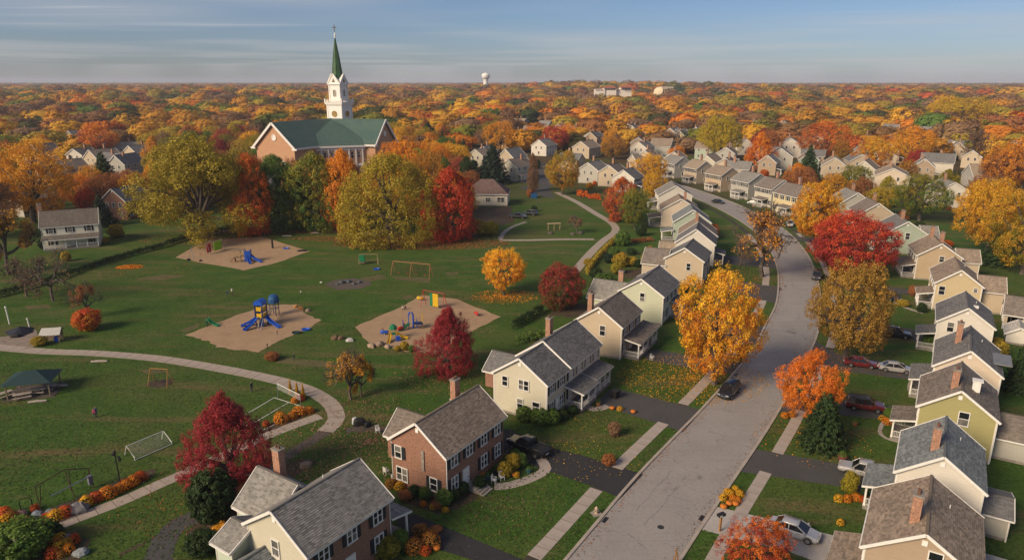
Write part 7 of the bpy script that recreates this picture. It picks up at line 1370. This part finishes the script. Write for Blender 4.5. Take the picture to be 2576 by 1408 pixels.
for kd, px, top, w, c, c2, lab in HERO:
    g = P(*px); nr_ = min(1.0, max(0.0, (px[1] - 560) / 300)); h = hgt(g, top) * (.99 - .03 * nr_); wd_ = w * mpp(g) * (1.0 - .03 * nr_)
    if kd in ('bare', 'sparse'): wd_ *= 1.0
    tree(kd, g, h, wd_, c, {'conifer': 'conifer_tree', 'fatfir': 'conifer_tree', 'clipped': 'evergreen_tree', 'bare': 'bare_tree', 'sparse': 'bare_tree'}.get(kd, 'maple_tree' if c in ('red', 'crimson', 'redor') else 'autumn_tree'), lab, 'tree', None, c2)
    TB.append((g.x, g.y, wd_ * .5))
def wooded_name(c): return {'yellow': 'yellow', 'gold': 'gold brown', 'orange': 'orange', 'redor': 'orange red', 'red': 'red', 'maroon': 'dark red', 'rust': 'rust', 'brown': 'brown', 'olive': 'olive', 'lime': 'yellow green', 'green': 'green', 'dgreen': 'dark green', 'ygreen': 'yellow green', 'bright': 'bright yellow', 'mixed': 'amber', 'tanb': 'tan', 'pinkred': 'coral'}[c]
# ------------------------------------------------------------------ garden planting round the houses
HOMES = [(o_.location.x, o_.location.y, ' '.join(o_['label'].split(' with ')[0].split()[:6])) for o_ in list(col.objects) if o_.get('category') == 'house' and 60 < o_.location.y < 400]
RS = random.Random(3); SN = {}; ns_ = 0; tr_ = 0; SPOT = []
while ns_ < 150 and tr_ < 6000:
    tr_ += 1; hx, hy, hl = RS.choice(HOMES); x, y = hx + RS.uniform(-17, 17), hy + RS.uniform(-17, 17); sx, sy, zc = proj((x, y, 0))
    if sy > 900 or sx < 0 or sx > 2570 or any((x - a) ** 2 + (y - b) ** 2 < (q * .82) ** 2 for a, b, q in HXY) or inside_drive(Vector((x, y, 0))): continue
    if min((p.x - x) ** 2 + (p.y - y) ** 2 for p in kl[::4] + kr[::4]) < (5.8 + 4.2) ** 2 or min((p.x - x) ** 2 + (p.y - y) ** 2 for p in PATHS) < 6 or any((x - a) ** 2 + (y - b) ** 2 < 4 for a, b in SPOT): continue
    SPOT.append((x, y)); c = RS.choice(['green', 'green', 'dgreen', 'dgreen', 'olive', 'lime', 'rust', 'gold', 'dgreen', 'redor']); w = RS.uniform(1.6, 4.2) if sy < 600 else RS.uniform(1.3, 2.6); h = w * RS.uniform(.7, 1.3)
    pos = ('behind' if y > hy + 3 else 'in front of' if y < hy - 3 else 'beside'); k_ = (c, pos, hl); SN[k_] = SN.get(k_, 0) + 1; lab = '%s %s shrub %s the %s' % ('tall' if h > w else 'low', wooded_name(c), pos, hl)
    if SN[k_] > 1: lab = 'another ' + lab
    tree('bush', (x, y), h, w, c, 'shrub', lab, 'shrub', 'garden shrubs'); ns_ += 1
# ------------------------------------------------------------------ single trees of the wooded neighbourhood
NOTREE = [[P(*q) for q in poly] for poly in ([(1190, 485), (1400, 470), (1560, 545), (1600, 620), (1450, 720), (1200, 640)], [(1640, 440), (1760, 430), (2060, 560), (2000, 640), (1840, 560), (1680, 480)], [(1285, 400), (1460, 395), (1460, 480), (1285, 475)], [(160, 560), (620, 540), (620, 640), (160, 700)])]
PAL = ['gold'] * 6 + ['orange'] * 4 + ['rust'] * 6 + ['brown'] * 5 + ['olive'] * 5 + ['green'] * 3 + ['dgreen'] * 3 + ['yellow'] * 4 + ['mixed'] * 4 + ['redor'] * 2 + ['tanb'] * 3 + ['lime'] * 3 + ['maroon', 'ygreen', 'ygreen', 'pinkred']
mid = []; FAR0 = 600.0; tries = 0
R2 = random.Random(5)
while len(mid) < 262 and tries < 24000:
    tries += 1; D = R2.uniform(195, 500); th = R2.uniform(-.70, .70); x, y = D * math.sin(th), D * math.cos(th); sc = 1 + max(0, D - 260) / 800
    w = R2.uniform(9, 15) * sc; h = R2.uniform(10, 15.5) * (1 + (sc - 1) * .75); sx, sy, zc = proj((x, y, 0))
    if sy > 545 or sx < -150 or sx > 2726: continue
    if any(inpoly(x, y, q) for q in NOTREE): continue
    if any((x - a) ** 2 + (y - b) ** 2 < (r + w * .38) ** 2 for a, b, r in HXY): continue
    if any((x - a) ** 2 + (y - b) ** 2 < (r * .75 + w * .36) ** 2 for a, b, r in TB): continue
    if any((x - a) ** 2 + (y - b) ** 2 < ((w + v) * .36) ** 2 for a, b, v in mid): continue
    if min((p.x - x) ** 2 + (p.y - y) ** 2 for p in kl[::6] + kr[::6]) < (w * .45 + 5) ** 2: continue
    ty = proj((x, y, h))[1]; pw = w / zc * FPX * .5
    bad = False
    for (x0, y0, x1, y1, dz) in HB:
        if dz < zc: continue
        ox = min(x1, sx + pw) - max(x0, sx - pw); oy = min(y1, sy) - max(y0, ty)
        if ox > 0 and oy > 0 and ox * oy > .22 * (x1 - x0) * (y1 - y0): bad = True; break
    if bad: continue
    mid.append((x, y, w)); c = R2.choice(PAL); kd = R2.choice(['round', 'round', 'broad', 'broad', 'column', 'oval'])
    if c == 'dgreen' and R2.random() < .5: kd = 'conifer'; w *= .6
    if c in ('tanb', 'brown') and R2.random() < .35: kd = 'thin'
    side = ['at the far left', 'left of the steeple', 'just right of the steeple', 'below the water tower', 'below the hill buildings', 'above the street bend', 'right of the street bend', 'at the far right'][min(7, max(0, int((sx + 150) / 360)))]
    dist = ('among the roofs' if D < 330 else 'behind the last roofs' if D < 450 else 'deep in the canopy') ; shp = {'round': 'rounded', 'broad': 'broad', 'column': 'upright', 'oval': 'pointed', 'thin': 'wispy', 'conifer': 'spired'}[kd]; siz = 'tall' if h > 15 * (1 + (sc - 1) * .75) * .87 else 'low'
    tree(kd, (x, y), h, w, c, 'woodland_tree' if kd != 'conifer' else 'conifer_tree', '%s %s %s tree %s, %s' % (siz, shp, wooded_name(c), dist, side), 'tree', 'wooded neighbourhood trees', None)
print('MIDTREES', len(mid), tries)
def single_out():
    """things that still share a label are told apart by their order across the picture"""
    by = {}
    for o_ in col.objects:
        if o_.parent is None and o_.get('group') in ('wooded neighbourhood trees', 'garden shrubs') and o_.get('label'): by.setdefault(o_['label'], []).append(o_)
    for lab, os_ in by.items():
        if len(os_) < 2: continue
        os_.sort(key=lambda q: proj((q.location.x, q.location.y, 0))[0]); n_ = len(os_); nm_ = ['leftmost', 'rightmost'] if n_ == 2 else ['leftmost', 'middle', 'rightmost'] if n_ == 3 else ['leftmost'] + ['second', 'third', 'fourth', 'fifth', 'sixth', 'seventh', 'eighth'][:n_ - 2] + ['rightmost']
        for o_, w_ in zip(os_, nm_): o_['label'] = w_ + ' ' + lab
single_out()
# ------------------------------------------------------------------ the far woods: one mass
def farmat():
    m, nt, b, o = newmat('far_leaves'); oi = N(nt, 'ShaderNodeObjectInfo'); r = N(nt, 'ShaderNodeValToRGB'); r.color_ramp.interpolation = 'CONSTANT'
    cs = ['gold', 'olive', 'brown', 'olive', 'orange', 'gold', 'green', 'yellow', 'tanb', 'dgreen', 'mixed', 'rust', 'yellow', 'brown', 'tanb', 'gold', 'olive', 'yellow', 'redor', 'brown', 'lime', 'dgreen', 'gold', 'rust', 'brown', 'yellow', 'green', 'orange', 'olive']
    e = r.color_ramp.elements; e[0].position = 0; e[0].color = rgba(COLS[cs[0]][0]); e[1].position = 1 / len(cs); e[1].color = rgba(COLS[cs[1]][0])
    for i in range(2, len(cs)): q = e.new(i / len(cs)); q.color = rgba(COLS[cs[i]][0])
    LK(nt, oi.outputs['Random'], r.inputs[0]); nn = N(nt, 'ShaderNodeTexNoise'); sc_ = N(nt, 'ShaderNodeVectorMath', operation='SCALE'); sc_.inputs['Scale'].default_value = .006; LK(nt, oi.outputs['Location'], sc_.inputs[0]); LK(nt, sc_.outputs[0], nn.inputs['Vector']); nn.inputs['Scale'].default_value = 1
    cc = mixc(nt, mapr(nt, nn.outputs[0], .40, .65, .05, .38), scalec(nt, r.outputs[0], mapr(nt, oi.outputs['Random'], 0, 1, 1.0, 1.15)), (.34, .19, .055)); lv = N(nt, 'ShaderNodeAttribute'); lv.attribute_name = 'lv'; cc = scalec(nt, cc, mapr(nt, lv.outputs['Fac'], 0, 1, .82, 1.28))
    LK(nt, cc, b.inputs['Base Color']); b.inputs['Roughness'].default_value = .8; b.inputs['Specular IOR Level'].default_value = .1; tr = N(nt, 'ShaderNodeBsdfTranslucent'); LK(nt, cc, tr.inputs[0]); ms = N(nt, 'ShaderNodeMixShader'); ms.inputs[0].default_value = .2
    LK(nt, b.outputs[0], ms.inputs[1]); LK(nt, tr.outputs[0], ms.inputs[2]); LK(nt, ms.outputs[0], o.inputs[0]); return m
FM = farmat(); fcol = bpy.data.collections.new('woodland_sources')
for k in range(5):
    d = fib(130); d = unit(d + rng.normal(size=d.shape) * .12); rr = lump(d, 8, .15) * rng.uniform(.82, 1, len(d)); c = d * rr[:, None] * np.array([.5, .5, .42 + .04 * (k % 3)]) + np.array([0, 0, .55]); c = c[c[:, 2] > .12]; dd = unit(c - np.array([0, 0, .5]))
    C, NR, S, CV = clumps_to_leaves(c, .085, 24, .030, dd, 1, .1, .6); NR = NR * .6 + np.repeat(dd, 24, 0) * .9; mb = MB(); rings = [[(w_ * .45 * math.cos(2 * math.pi * q / 8), w_ * .40 * math.sin(2 * math.pi * q / 8), z) for q in range(8)] for z, w_ in ((.10, .5), (.28, .95), (.55, 1.0), (.78, .78), (.92, .35))]; mb.loft(rings)
    me = leaf_mesh('far_crown', C, NR, S, CV, FM, .75, extra=(mb.v, mb.f)); fo = bpy.data.objects.new('far_crown', me); fcol.objects.link(fo)
pts = []; scl = []; rot = []
R3 = np.random.default_rng(9)
D = 330.0
excl = np.array(HXY); tb = np.array(TB + mid)
while D < 9500:
    sp = min(11 + D * .0175, 56) if D < 4000 else 56 + (D - 4000) * .003; n = int(1.46 * D / sp)
    th = (np.arange(n) + R3.uniform(0, 1, n)) / n * 1.46 - .73; dd = D + R3.uniform(-.5, .5, n) * sp; x = dd * np.sin(th); y = dd * np.cos(th)
    ok = np.ones(n, bool)
    if D < 1500:
        for i in range(n):
            w = sp * 1.2
            if D < 430: ok[i] = False   # single trees stand here
            if ok[i] and (((excl[:, 0] - x[i]) ** 2 + (excl[:, 1] - y[i]) ** 2) < (excl[:, 2] + w * .35) ** 2).any(): ok[i] = False
            if ok[i] and (((tb[:, 0] - x[i]) ** 2 + (tb[:, 1] - y[i]) ** 2) < (tb[:, 2] * .4 + w * .35) ** 2).any(): ok[i] = False
    for i in np.nonzero(ok)[0]:
        w = sp * R3.uniform(.72, 1.22); h = min(max(w * .70, 11), 29) * R3.uniform(.72, 1.12)
        if abs(x[i] + 74) < 25 and abs(y[i] - 2040) < 30: continue
        pts.append((x[i], y[i], gz(x[i], y[i]) - .5 if D < 3300 else -.5)); scl.append((w, w, h)); rot.append(R3.uniform(0, 6.28))
    D += sp * .92
print('FARTREES', len(pts))
fm = bpy.data.meshes.new('far_woods'); fm.from_pydata(pts, [], []); a = fm.attributes.new('tsc', 'FLOAT_VECTOR', 'POINT'); a.data.foreach_set('vector', np.array(scl, np.float32).ravel()); a = fm.attributes.new('trot', 'FLOAT', 'POINT'); a.data.foreach_set('value', np.array(rot, np.float32)); fw = bpy.data.objects.new('forest', fm); link(fw); tag(fw, 'continuous autumn woods reaching the horizon', 'forest', kind='stuff')
ng = bpy.data.node_groups.new('woods', 'GeometryNodeTree'); ng.interface.new_socket('Geometry', in_out='INPUT', socket_type='NodeSocketGeometry'); ng.interface.new_socket('Geometry', in_out='OUTPUT', socket_type='NodeSocketGeometry')
gi = ng.nodes.new('NodeGroupInput'); go = ng.nodes.new('NodeGroupOutput'); ip = ng.nodes.new('GeometryNodeInstanceOnPoints'); ci = ng.nodes.new('GeometryNodeCollectionInfo'); ci.inputs['Collection'].default_value = fcol; ci.inputs['Separate Children'].default_value = True; ci.inputs['Reset Children'].default_value = True; ip.inputs['Pick Instance'].default_value = True
a1 = ng.nodes.new('GeometryNodeInputNamedAttribute'); a1.data_type = 'FLOAT_VECTOR'; a1.inputs[0].default_value = 'tsc'; a2 = ng.nodes.new('GeometryNodeInputNamedAttribute'); a2.data_type = 'FLOAT'; a2.inputs[0].default_value = 'trot'; cx = ng.nodes.new('ShaderNodeCombineXYZ'); mp_ = ng.nodes.new('GeometryNodeMeshToPoints')
ng.links.new(gi.outputs[0], mp_.inputs[0]); ng.links.new(mp_.outputs[0], ip.inputs['Points']); ng.links.new(ci.outputs[0], ip.inputs['Instance']); ng.links.new(a2.outputs[0], cx.inputs[2]); ng.links.new(cx.outputs[0], ip.inputs['Rotation']); ng.links.new(a1.outputs[0], ip.inputs['Scale']); ng.links.new(ip.outputs[0], go.inputs[0])
md = fw.modifiers.new('woods', 'NODES'); md.node_group = ng
# ------------------------------------------------------------------ fallen leaves
def litter(name, px, rx, ry, n, colr, label, size=.10, mound=0.0, falloff=True):
    g = P(*px); c = []
    while len(c) < n:
        a = random.uniform(0, 6.283); r = random.random() ** (.8 if falloff else .5); x, y = g.x + rx * r * math.cos(a), g.y + ry * r * math.sin(a)
        c.append((x - g.x, y - g.y, random.uniform(.012, .05) + (mound * (1 - r) if mound else 0)))
    c = np.array(c); nr = rng.normal(size=c.shape) * .35 + np.array([0, 0, 1]); me = leaf_mesh(name, c, nr, np.full(n, size), rng.uniform(0, 1, n), M_leaf, .8); o = bpy.data.objects.new(name, me); link(o); o.location = g; recolor(o, *COLS[colr]); tag(o, label, None, None, 'stuff')
litter('fallen_leaves', (1060, 612), 24, 8, 8000, 'rust', 'carpet of rust orange leaves under the massive green tree and scarlet maple', .16); litter('fallen_leaves', (960, 600), 26, 5, 5000, 'rust', 'rust leaves along the shaded path', .15); litter('fallen_leaves', (700, 582), 30, 4, 4000, 'rust', 'rust leaves under the tall row', .15)
litter('fallen_leaves', (1268, 746), 7, 5, 1300, 'orange', 'ring of orange leaves under the small orange tree', .12); litter('fallen_leaves', (1740, 950), 11, 9, 4000, 'gold', 'yellow leaves scattered under the golden street tree', .085); litter('fallen_leaves', (1130, 945), 9, 7, 1500, 'tanb', 'leaves under the crimson tree', .10); litter('fallen_leaves', (930, 1110), 16, 10, 3600, 'tanb', 'pale leaves strewn behind the brick house', .11)
litter('fallen_leaves', (583, 1240), 13, 8, 1500, 'rust', 'leaves under the large crimson tree', .08); litter('fallen_leaves', (300, 690), 20, 14, 900, 'rust', 'leaves blown over the left lawn', .10); litter('fallen_leaves', (325, 672), 3.2, 2.2, 900, 'orange', 'raked heap of orange leaves by the hedge', .16, .5); litter('fallen_leaves', (1440, 1120), 9, 8, 420, 'yellow', 'stray leaves on the cream house lawn', .07); litter('fallen_leaves', (1330, 1290), 9, 9, 160, 'tanb', 'stray leaves on the brick house lawn', .07); litter('fallen_leaves', (2050, 1110), 7, 7, 420, 'orange', 'leaves around the orange maple', .08); litter('fallen_leaves', (2130, 900), 9, 8, 900, 'rust', 'leaves under the olive brown tree', .09); litter('fallen_leaves', (700, 900), 45, 28, 1200, 'tanb', 'sparse leaves over the park lawn', .08, falloff=False); litter('fallen_leaves', (520, 600), 20, 8, 2200, 'rust', 'rust leaves under the huge spreading tree', .14); litter('fallen_leaves', (1900, 700), 7, 10, 700, 'rust', 'leaves under the half bare street tree', .1); litter('fallen_leaves', (900, 1010), 6, 5, 900, 'tanb', 'leaves under the half bare yellow tree', .09)
COLS['chip'] = ((.40, .25, .15), (.55, .36, .22))
for px, r in (((610, 640), 13), ((645, 825), 11), ((1075, 815), 13)):
    litter('wood_chips', px, r, r * .75, 3200, 'chip', 'loose chips over and beyond the playground bed', .055)
# leaves drifted along both kerbs
def drift(line, off, n, colr, label, y0, y1, size=.07, spread=.35):
    ln = [p for p in line if y0 < p.y < y1]; nn = normals(ln); c = []
    for _ in range(n):
        i = random.randrange(len(ln)); d = off + abs(random.gauss(0, spread)) * (1 if off > 0 else -1); p = ln[i] + nn[i] * d; c.append((p.x + random.uniform(-.5, .5), p.y + random.uniform(-.5, .5), random.uniform(.02, .05)))
    c = np.array(c); g = Vector((ln[0].x, ln[0].y, 0)); c[:, 0] -= g.x; c[:, 1] -= g.y; me = leaf_mesh('fallen_leaves', c, rng.normal(size=c.shape) * .3 + np.array([0, 0, 1]), np.full(n, size), rng.uniform(0, 1, n), M_leaf, .8); o = bpy.data.objects.new('fallen_leaves', me); link(o); o.location = g; recolor(o, *COLS[colr]); tag(o, label, None, None, 'stuff')
drift(kl, -.15, 1500, 'rust', 'leaves drifted in the gutter on the park side', 45, 180); drift(kr, .15, 1700, 'tanb', 'leaves drifted in the gutter on the parked car side', 45, 180)
# ------------------------------------------------------------------ street wear: sealed cracks, manholes, drains, patches
M_seal = flat('crack_seal', (.035, .034, .034), .5, var=.2); M_patch = pavemat('road_patch', (.20, .188, .180), stains=.4); ctr = [(a + b) / 2 for a, b in zip(pick(kl, 240), pick(kr, 240))]; cn = normals(ctr); ROADC = [(p, n) for p, n in zip(ctr, cn) if 44 < p.y < 200]
def crack(pts, w, label):
    mb = MB(); ln = pts; nn = normals(ln); ws = [w * random.uniform(.3, 1.2) for _ in ln]; strip(mb, [p + q * a for p, q, a in zip(ln, nn, ws)], [p - q * a for p, q, a in zip(ln, nn, ws)], .0125); o = mb.build('crack', M_seal, STREET); return o
STREET = bpy.data.objects['street']
for k in range(30):
    p, n = random.choice(ROADC); t = Vector((n.y, -n.x, 0)); q = p + n * random.uniform(-3.6, 3.6); along = random.random() < .55; d = (t if along else (n + t * random.uniform(-.5, .5)).normalized()) * (1 if random.random() < .5 else -1); pts = [q.copy()]; m_ = random.randint(6, 18) if along else random.randint(4, 10)
    for i in range(m_):
        q = q + d * random.uniform(.35, .6) + Vector((random.gauss(0, .09), random.gauss(0, .09), 0)); c_ = min(ROADC, key=lambda r: (r[0] - q).length_squared)
        if abs((q - c_[0]).dot(c_[1])) > 4.0: break
        pts.append(q.copy())
    if len(pts) > 2: crack(pts, .019, '')
for px in ((1662, 1325), (1975, 720)):
    g = P(*px); mb = MB(); mb.lathe([(.33, 0), (.33, .012), (.26, .012), (.26, .008)], 18); o = mb.build('manhole_cover', flat('cast_iron', (.05, .048, .046), .6, .4), STREET, T(g.x, g.y, .009))
for px, a_, w, h in (((1990, 835), .9, 1.6, 1.1), ((1760, 1200), .98, .5, .8)):
    g = P(*px); mb = MB(); mb.box(-h / 2, h / 2, -w / 2, w / 2, 0, .004); mb.build('patch', M_patch, STREET, T(g.x, g.y, .0085) @ Matrix.Rotation(a_, 4, 'Z'))
for line, sgn in ((kl, -1), (kr, 1)):
    nn = normals(line)
    for yy in (60.5, 96, 140):
        i = min(range(len(line)), key=lambda k: abs(line[k].y - yy)); p = line[i] + nn[i] * (.35 * sgn); mb = MB(); mb.box(-.5, .5, -.2, .2, 0, .02)
        for q in range(6): mb.box(-.45 + .16 * q, -.40 + .16 * q, -.18, .18, .02, .03)
        mb.build('storm_drain', M_dark, STREET, T(p.x, p.y, .009) @ Matrix.Rotation(math.atan2(-nn[i].x, nn[i].y), 4, 'Z'))
# ------------------------------------------------------------------ yard things
def chair(px, an, label, mat=None):
    o = empty('garden_chair', P(*px), an, label, 'chair', 'garden chairs'); m_ = mat or M_white
    part(o, 'seat', m_, lambda b: b.box(-.25, .25, -.25, .25, .40, .44)); part(o, 'backrest', m_, lambda b: [b.box(-.24 + .13 * i, -.15 + .13 * i, .23, .27, .44, .98) for i in range(4)] and None)
    for x in (-.22, .22):
        for y in (-.22, .22): part(o, 'leg', m_, lambda b: b.bar((x, y, 0), (x, y, .42), .05))
        part(o, 'armrest', m_, lambda b: b.box(x - .04, x + .04, -.25, .25, .62, .66))
def pot(px, r, c, label):
    o = empty('planter_pot', P(*px), 0, label, 'planter', 'planter pots'); part(o, 'pot', flat('pot_%.2f' % c[0], c, .7), lambda b: b.lathe([(r * .7, 0), (r, r * 1.3), (r * 1.1, r * 1.3), (r * 1.1, r * 1.5), (r * .9, r * 1.5)], 12)); q = bpy.data.objects.new('plant', MUMG); link(q, o, T(0, 0, r * 1.3) @ Matrix.Scale(r * 2.4, 4)); recolor(q, *COLS['green'])
for px, an, lab in (((1262, 1206), .5, 'white chair on the brick house front step'), ((1243, 1214), 1.2, 'white chair beside the brick house door'), ((992, 1212), 2.0, 'white chair at the brick gable corner'), ((972, 1192), 2.4, 'white chair behind the brick house'), ((950, 1088), .4, 'white chair on the gravel spur'), ((1462, 1022), 1.0, 'white chair by the cream house porch'), ((2218, 1232), 2.6, 'white chair under the white house porch'), ((1640, 905), .7, 'white chair by the tan house porch')): chair(px, an, lab)
for px, r, c, lab in (((1225, 1206), .35, (.05, .08, .14), 'blue pot on the brick house step'), ((1250, 1190), .4, (.03, .03, .03), 'black pot under the brick front window'), ((1330, 1188), .3, (.02, .10, .12), 'teal pot on the brick house walk'), ((1505, 1020), .35, (.25, .10, .05), 'clay pot by the cream house steps'), ((1483, 1010), .3, (.2, .2, .2), 'grey pot at the cream porch'), ((2150, 1070), .35, (.25, .10, .05), 'clay pot beside the red vehicle drive'), ((2118, 1160), .5, (.16, .04, .03), 'red pot at the pickup drive edge')): pot(px, r, c, lab)
for px, an, sz, lab in (((905, 1068), .3, (1.6, .9, .9), 'black covered grill on the gravel spur'), ((925, 1072), 1.0, (1.0, .7, .6), 'black bag beside the covered grill'), ((893, 1064), .6, (.7, .7, .8), 'pale covered box beside the grill'), ((770, 1172), .4, (1.4, 1.0, .5), 'brown pile of firewood in the back yard'), ((40, 848), .2, (1.6, .8, .6), 'dark bundle in front of the tarpaulin'), ((475, 655), .3, (.9, .5, .5), 'dark toy truck at the far bed edge'), ((505, 657), .9, (.8, .5, .4), 'black toy wheels on the far bed'), ((686, 624), .2, (.5, .5, 2.6), 'dark climbing pole stand at the far bed'), ((760, 632), .2, (2.6, .8, .4), 'dark heap at the right end of the far bed')):
    mb = MB(); rings = [[Vector((sz[0] / 2 * w * math.copysign(abs(math.cos(a)) ** .6, math.cos(a)) * random.uniform(.9, 1.05), sz[1] / 2 * w * math.copysign(abs(math.sin(a)) ** .6, math.sin(a)), sz[2] * z)) for a in [2 * math.pi * (k + .5) / 12 for k in range(12)]] for z, w in ((0, 1.05), (.4, 1.0), (.8, .9), (1, .6))]; mb.loft(rings); o = mb.build('covered_bundle', flat('cover_pale', (.4, .4, .42), .8) if 'pale' in lab else M_wood if 'brown' in lab else M_pl, loc=P(*px), rz=an); tag(o, lab, 'bundle')
for poly, lab in (([(1120, 686), (1150, 683), (1155, 690), (1125, 692)], 'bare patch right of the orange swing set'), ([(985, 694), (1085, 700), (1080, 712), (1000, 704)], 'worn soil under the orange swing set'), ([(340, 700), (420, 690), (470, 694), (400, 706)], 'worn strip on the left lawn'), ([(500, 822), (470, 836), (452, 832), (500, 812)], 'worn grass at the middle bed corner'), ([(350, 930), (410, 925), (420, 936), (370, 940)], 'worn grass above the small swing'), ([(900, 700), (960, 690), (975, 700), (930, 708)], 'worn grass by the ash pad'), ([(1010, 748), (1030, 742), (1045, 748), (1020, 754)], 'bare patch above the near bed'), ([(690, 912), (840, 925), (850, 912), (720, 898)], 'worn grass below the middle bed'), ([(60, 770), (120, 766), (130, 774), (70, 778)], 'worn grass near the white posts')): sheet('worn_patch', poly, M_worn, .006, lab, jag=.10, sub=5)
# ------------------------------------------------------------------ grass tufts on the nearer lawns
from mathutils.kdtree import KDTree
def kd(pts):
    t = KDTree(len(pts))
    for i, p in enumerate(pts): t.insert((p.x, p.y, 0), i)
    t.balance(); return t
KC = kd([p for p in ctr]); KP = kd(PATHS); BEDS = [[P(*q) for q in poly] for poly in ([(440, 648), (520, 604), (660, 596), (778, 632), (700, 660), (615, 680)], [(468, 842), (560, 806), (665, 768), (745, 766), (808, 806), (690, 862), (650, 886), (545, 872)], [(890, 822), (1010, 772), (1060, 742), (1150, 752), (1258, 796), (1110, 890), (930, 862)], [(815, 715), (880, 699), (935, 716), (850, 729)])]
def tufts(n, colr, label, size, seedn, patchy):
    rg = random.Random(seedn); c = []; from_ = [(rg.uniform(-75, 60), rg.uniform(50, 160), rg.uniform(2, 7)) for _ in range(26)]
    while len(c) < n:
        if patchy: a = rg.choice(from_); x, y = a[0] + rg.gauss(0, a[2]), a[1] + rg.gauss(0, a[2] * .5)
        else: y = 46 + 130 * rg.random() ** 1.5; x = rg.uniform(-.72, .70) * (y + 12)
        d = KC.find((x, y, 0))[2]
        if d < 4.9 or 6.1 < d < 8.2 or KP.find((x, y, 0))[2] < 1.6: continue
        v = Vector((x, y, 0))
        if inside_drive(v) or any(inpoly(x, y, b) for b in BEDS): continue
        c.append((x, y, rg.uniform(.01, .06)))
    c = np.array(c); nr = rng.normal(size=c.shape); nr[:, 2] = nr[:, 2] * .3 + 3.0; me = leaf_mesh('grass', c, nr, np.full(n, size), rng.uniform(0, 1, n), M_leaf, .55); o = bpy.data.objects.new('grass', me); link(o); recolor(o, *COLS[colr]); tag(o, label, None, None, 'stuff')
COLS['turf'] = ((.046, .100, .016), (.076, .132, .024)); COLS['straw'] = ((.13, .105, .045), (.17, .135, .06))
tufts(42000, 'turf', 'tufted green grass of the lawns', .12, 4, False); tufts(9000, 'straw', 'dry straw coloured patches in the lawns', .13, 6, True)
# ------------------------------------------------------------------ haze
mb = MB(); mb.box(-11000, 11000, -200, 11000, -1.5, 78); hz = mb.build('haze', [])
m = bpy.data.materials.new('haze_air'); m.use_nodes = True; nt = m.node_tree; nt.nodes.clear(); out = N(nt, 'ShaderNodeOutputMaterial'); pv = N(nt, 'ShaderNodeVolumePrincipled'); pv.inputs['Color'].default_value = (.82, .87, 1.0, 1); pv.inputs['Density'].default_value = .00011; LK(nt, pv.outputs[0], out.inputs['Volume']); hz.data.materials.append(m); tag(hz, 'thin autumn haze over the woods', 'haze', kind='stuff')
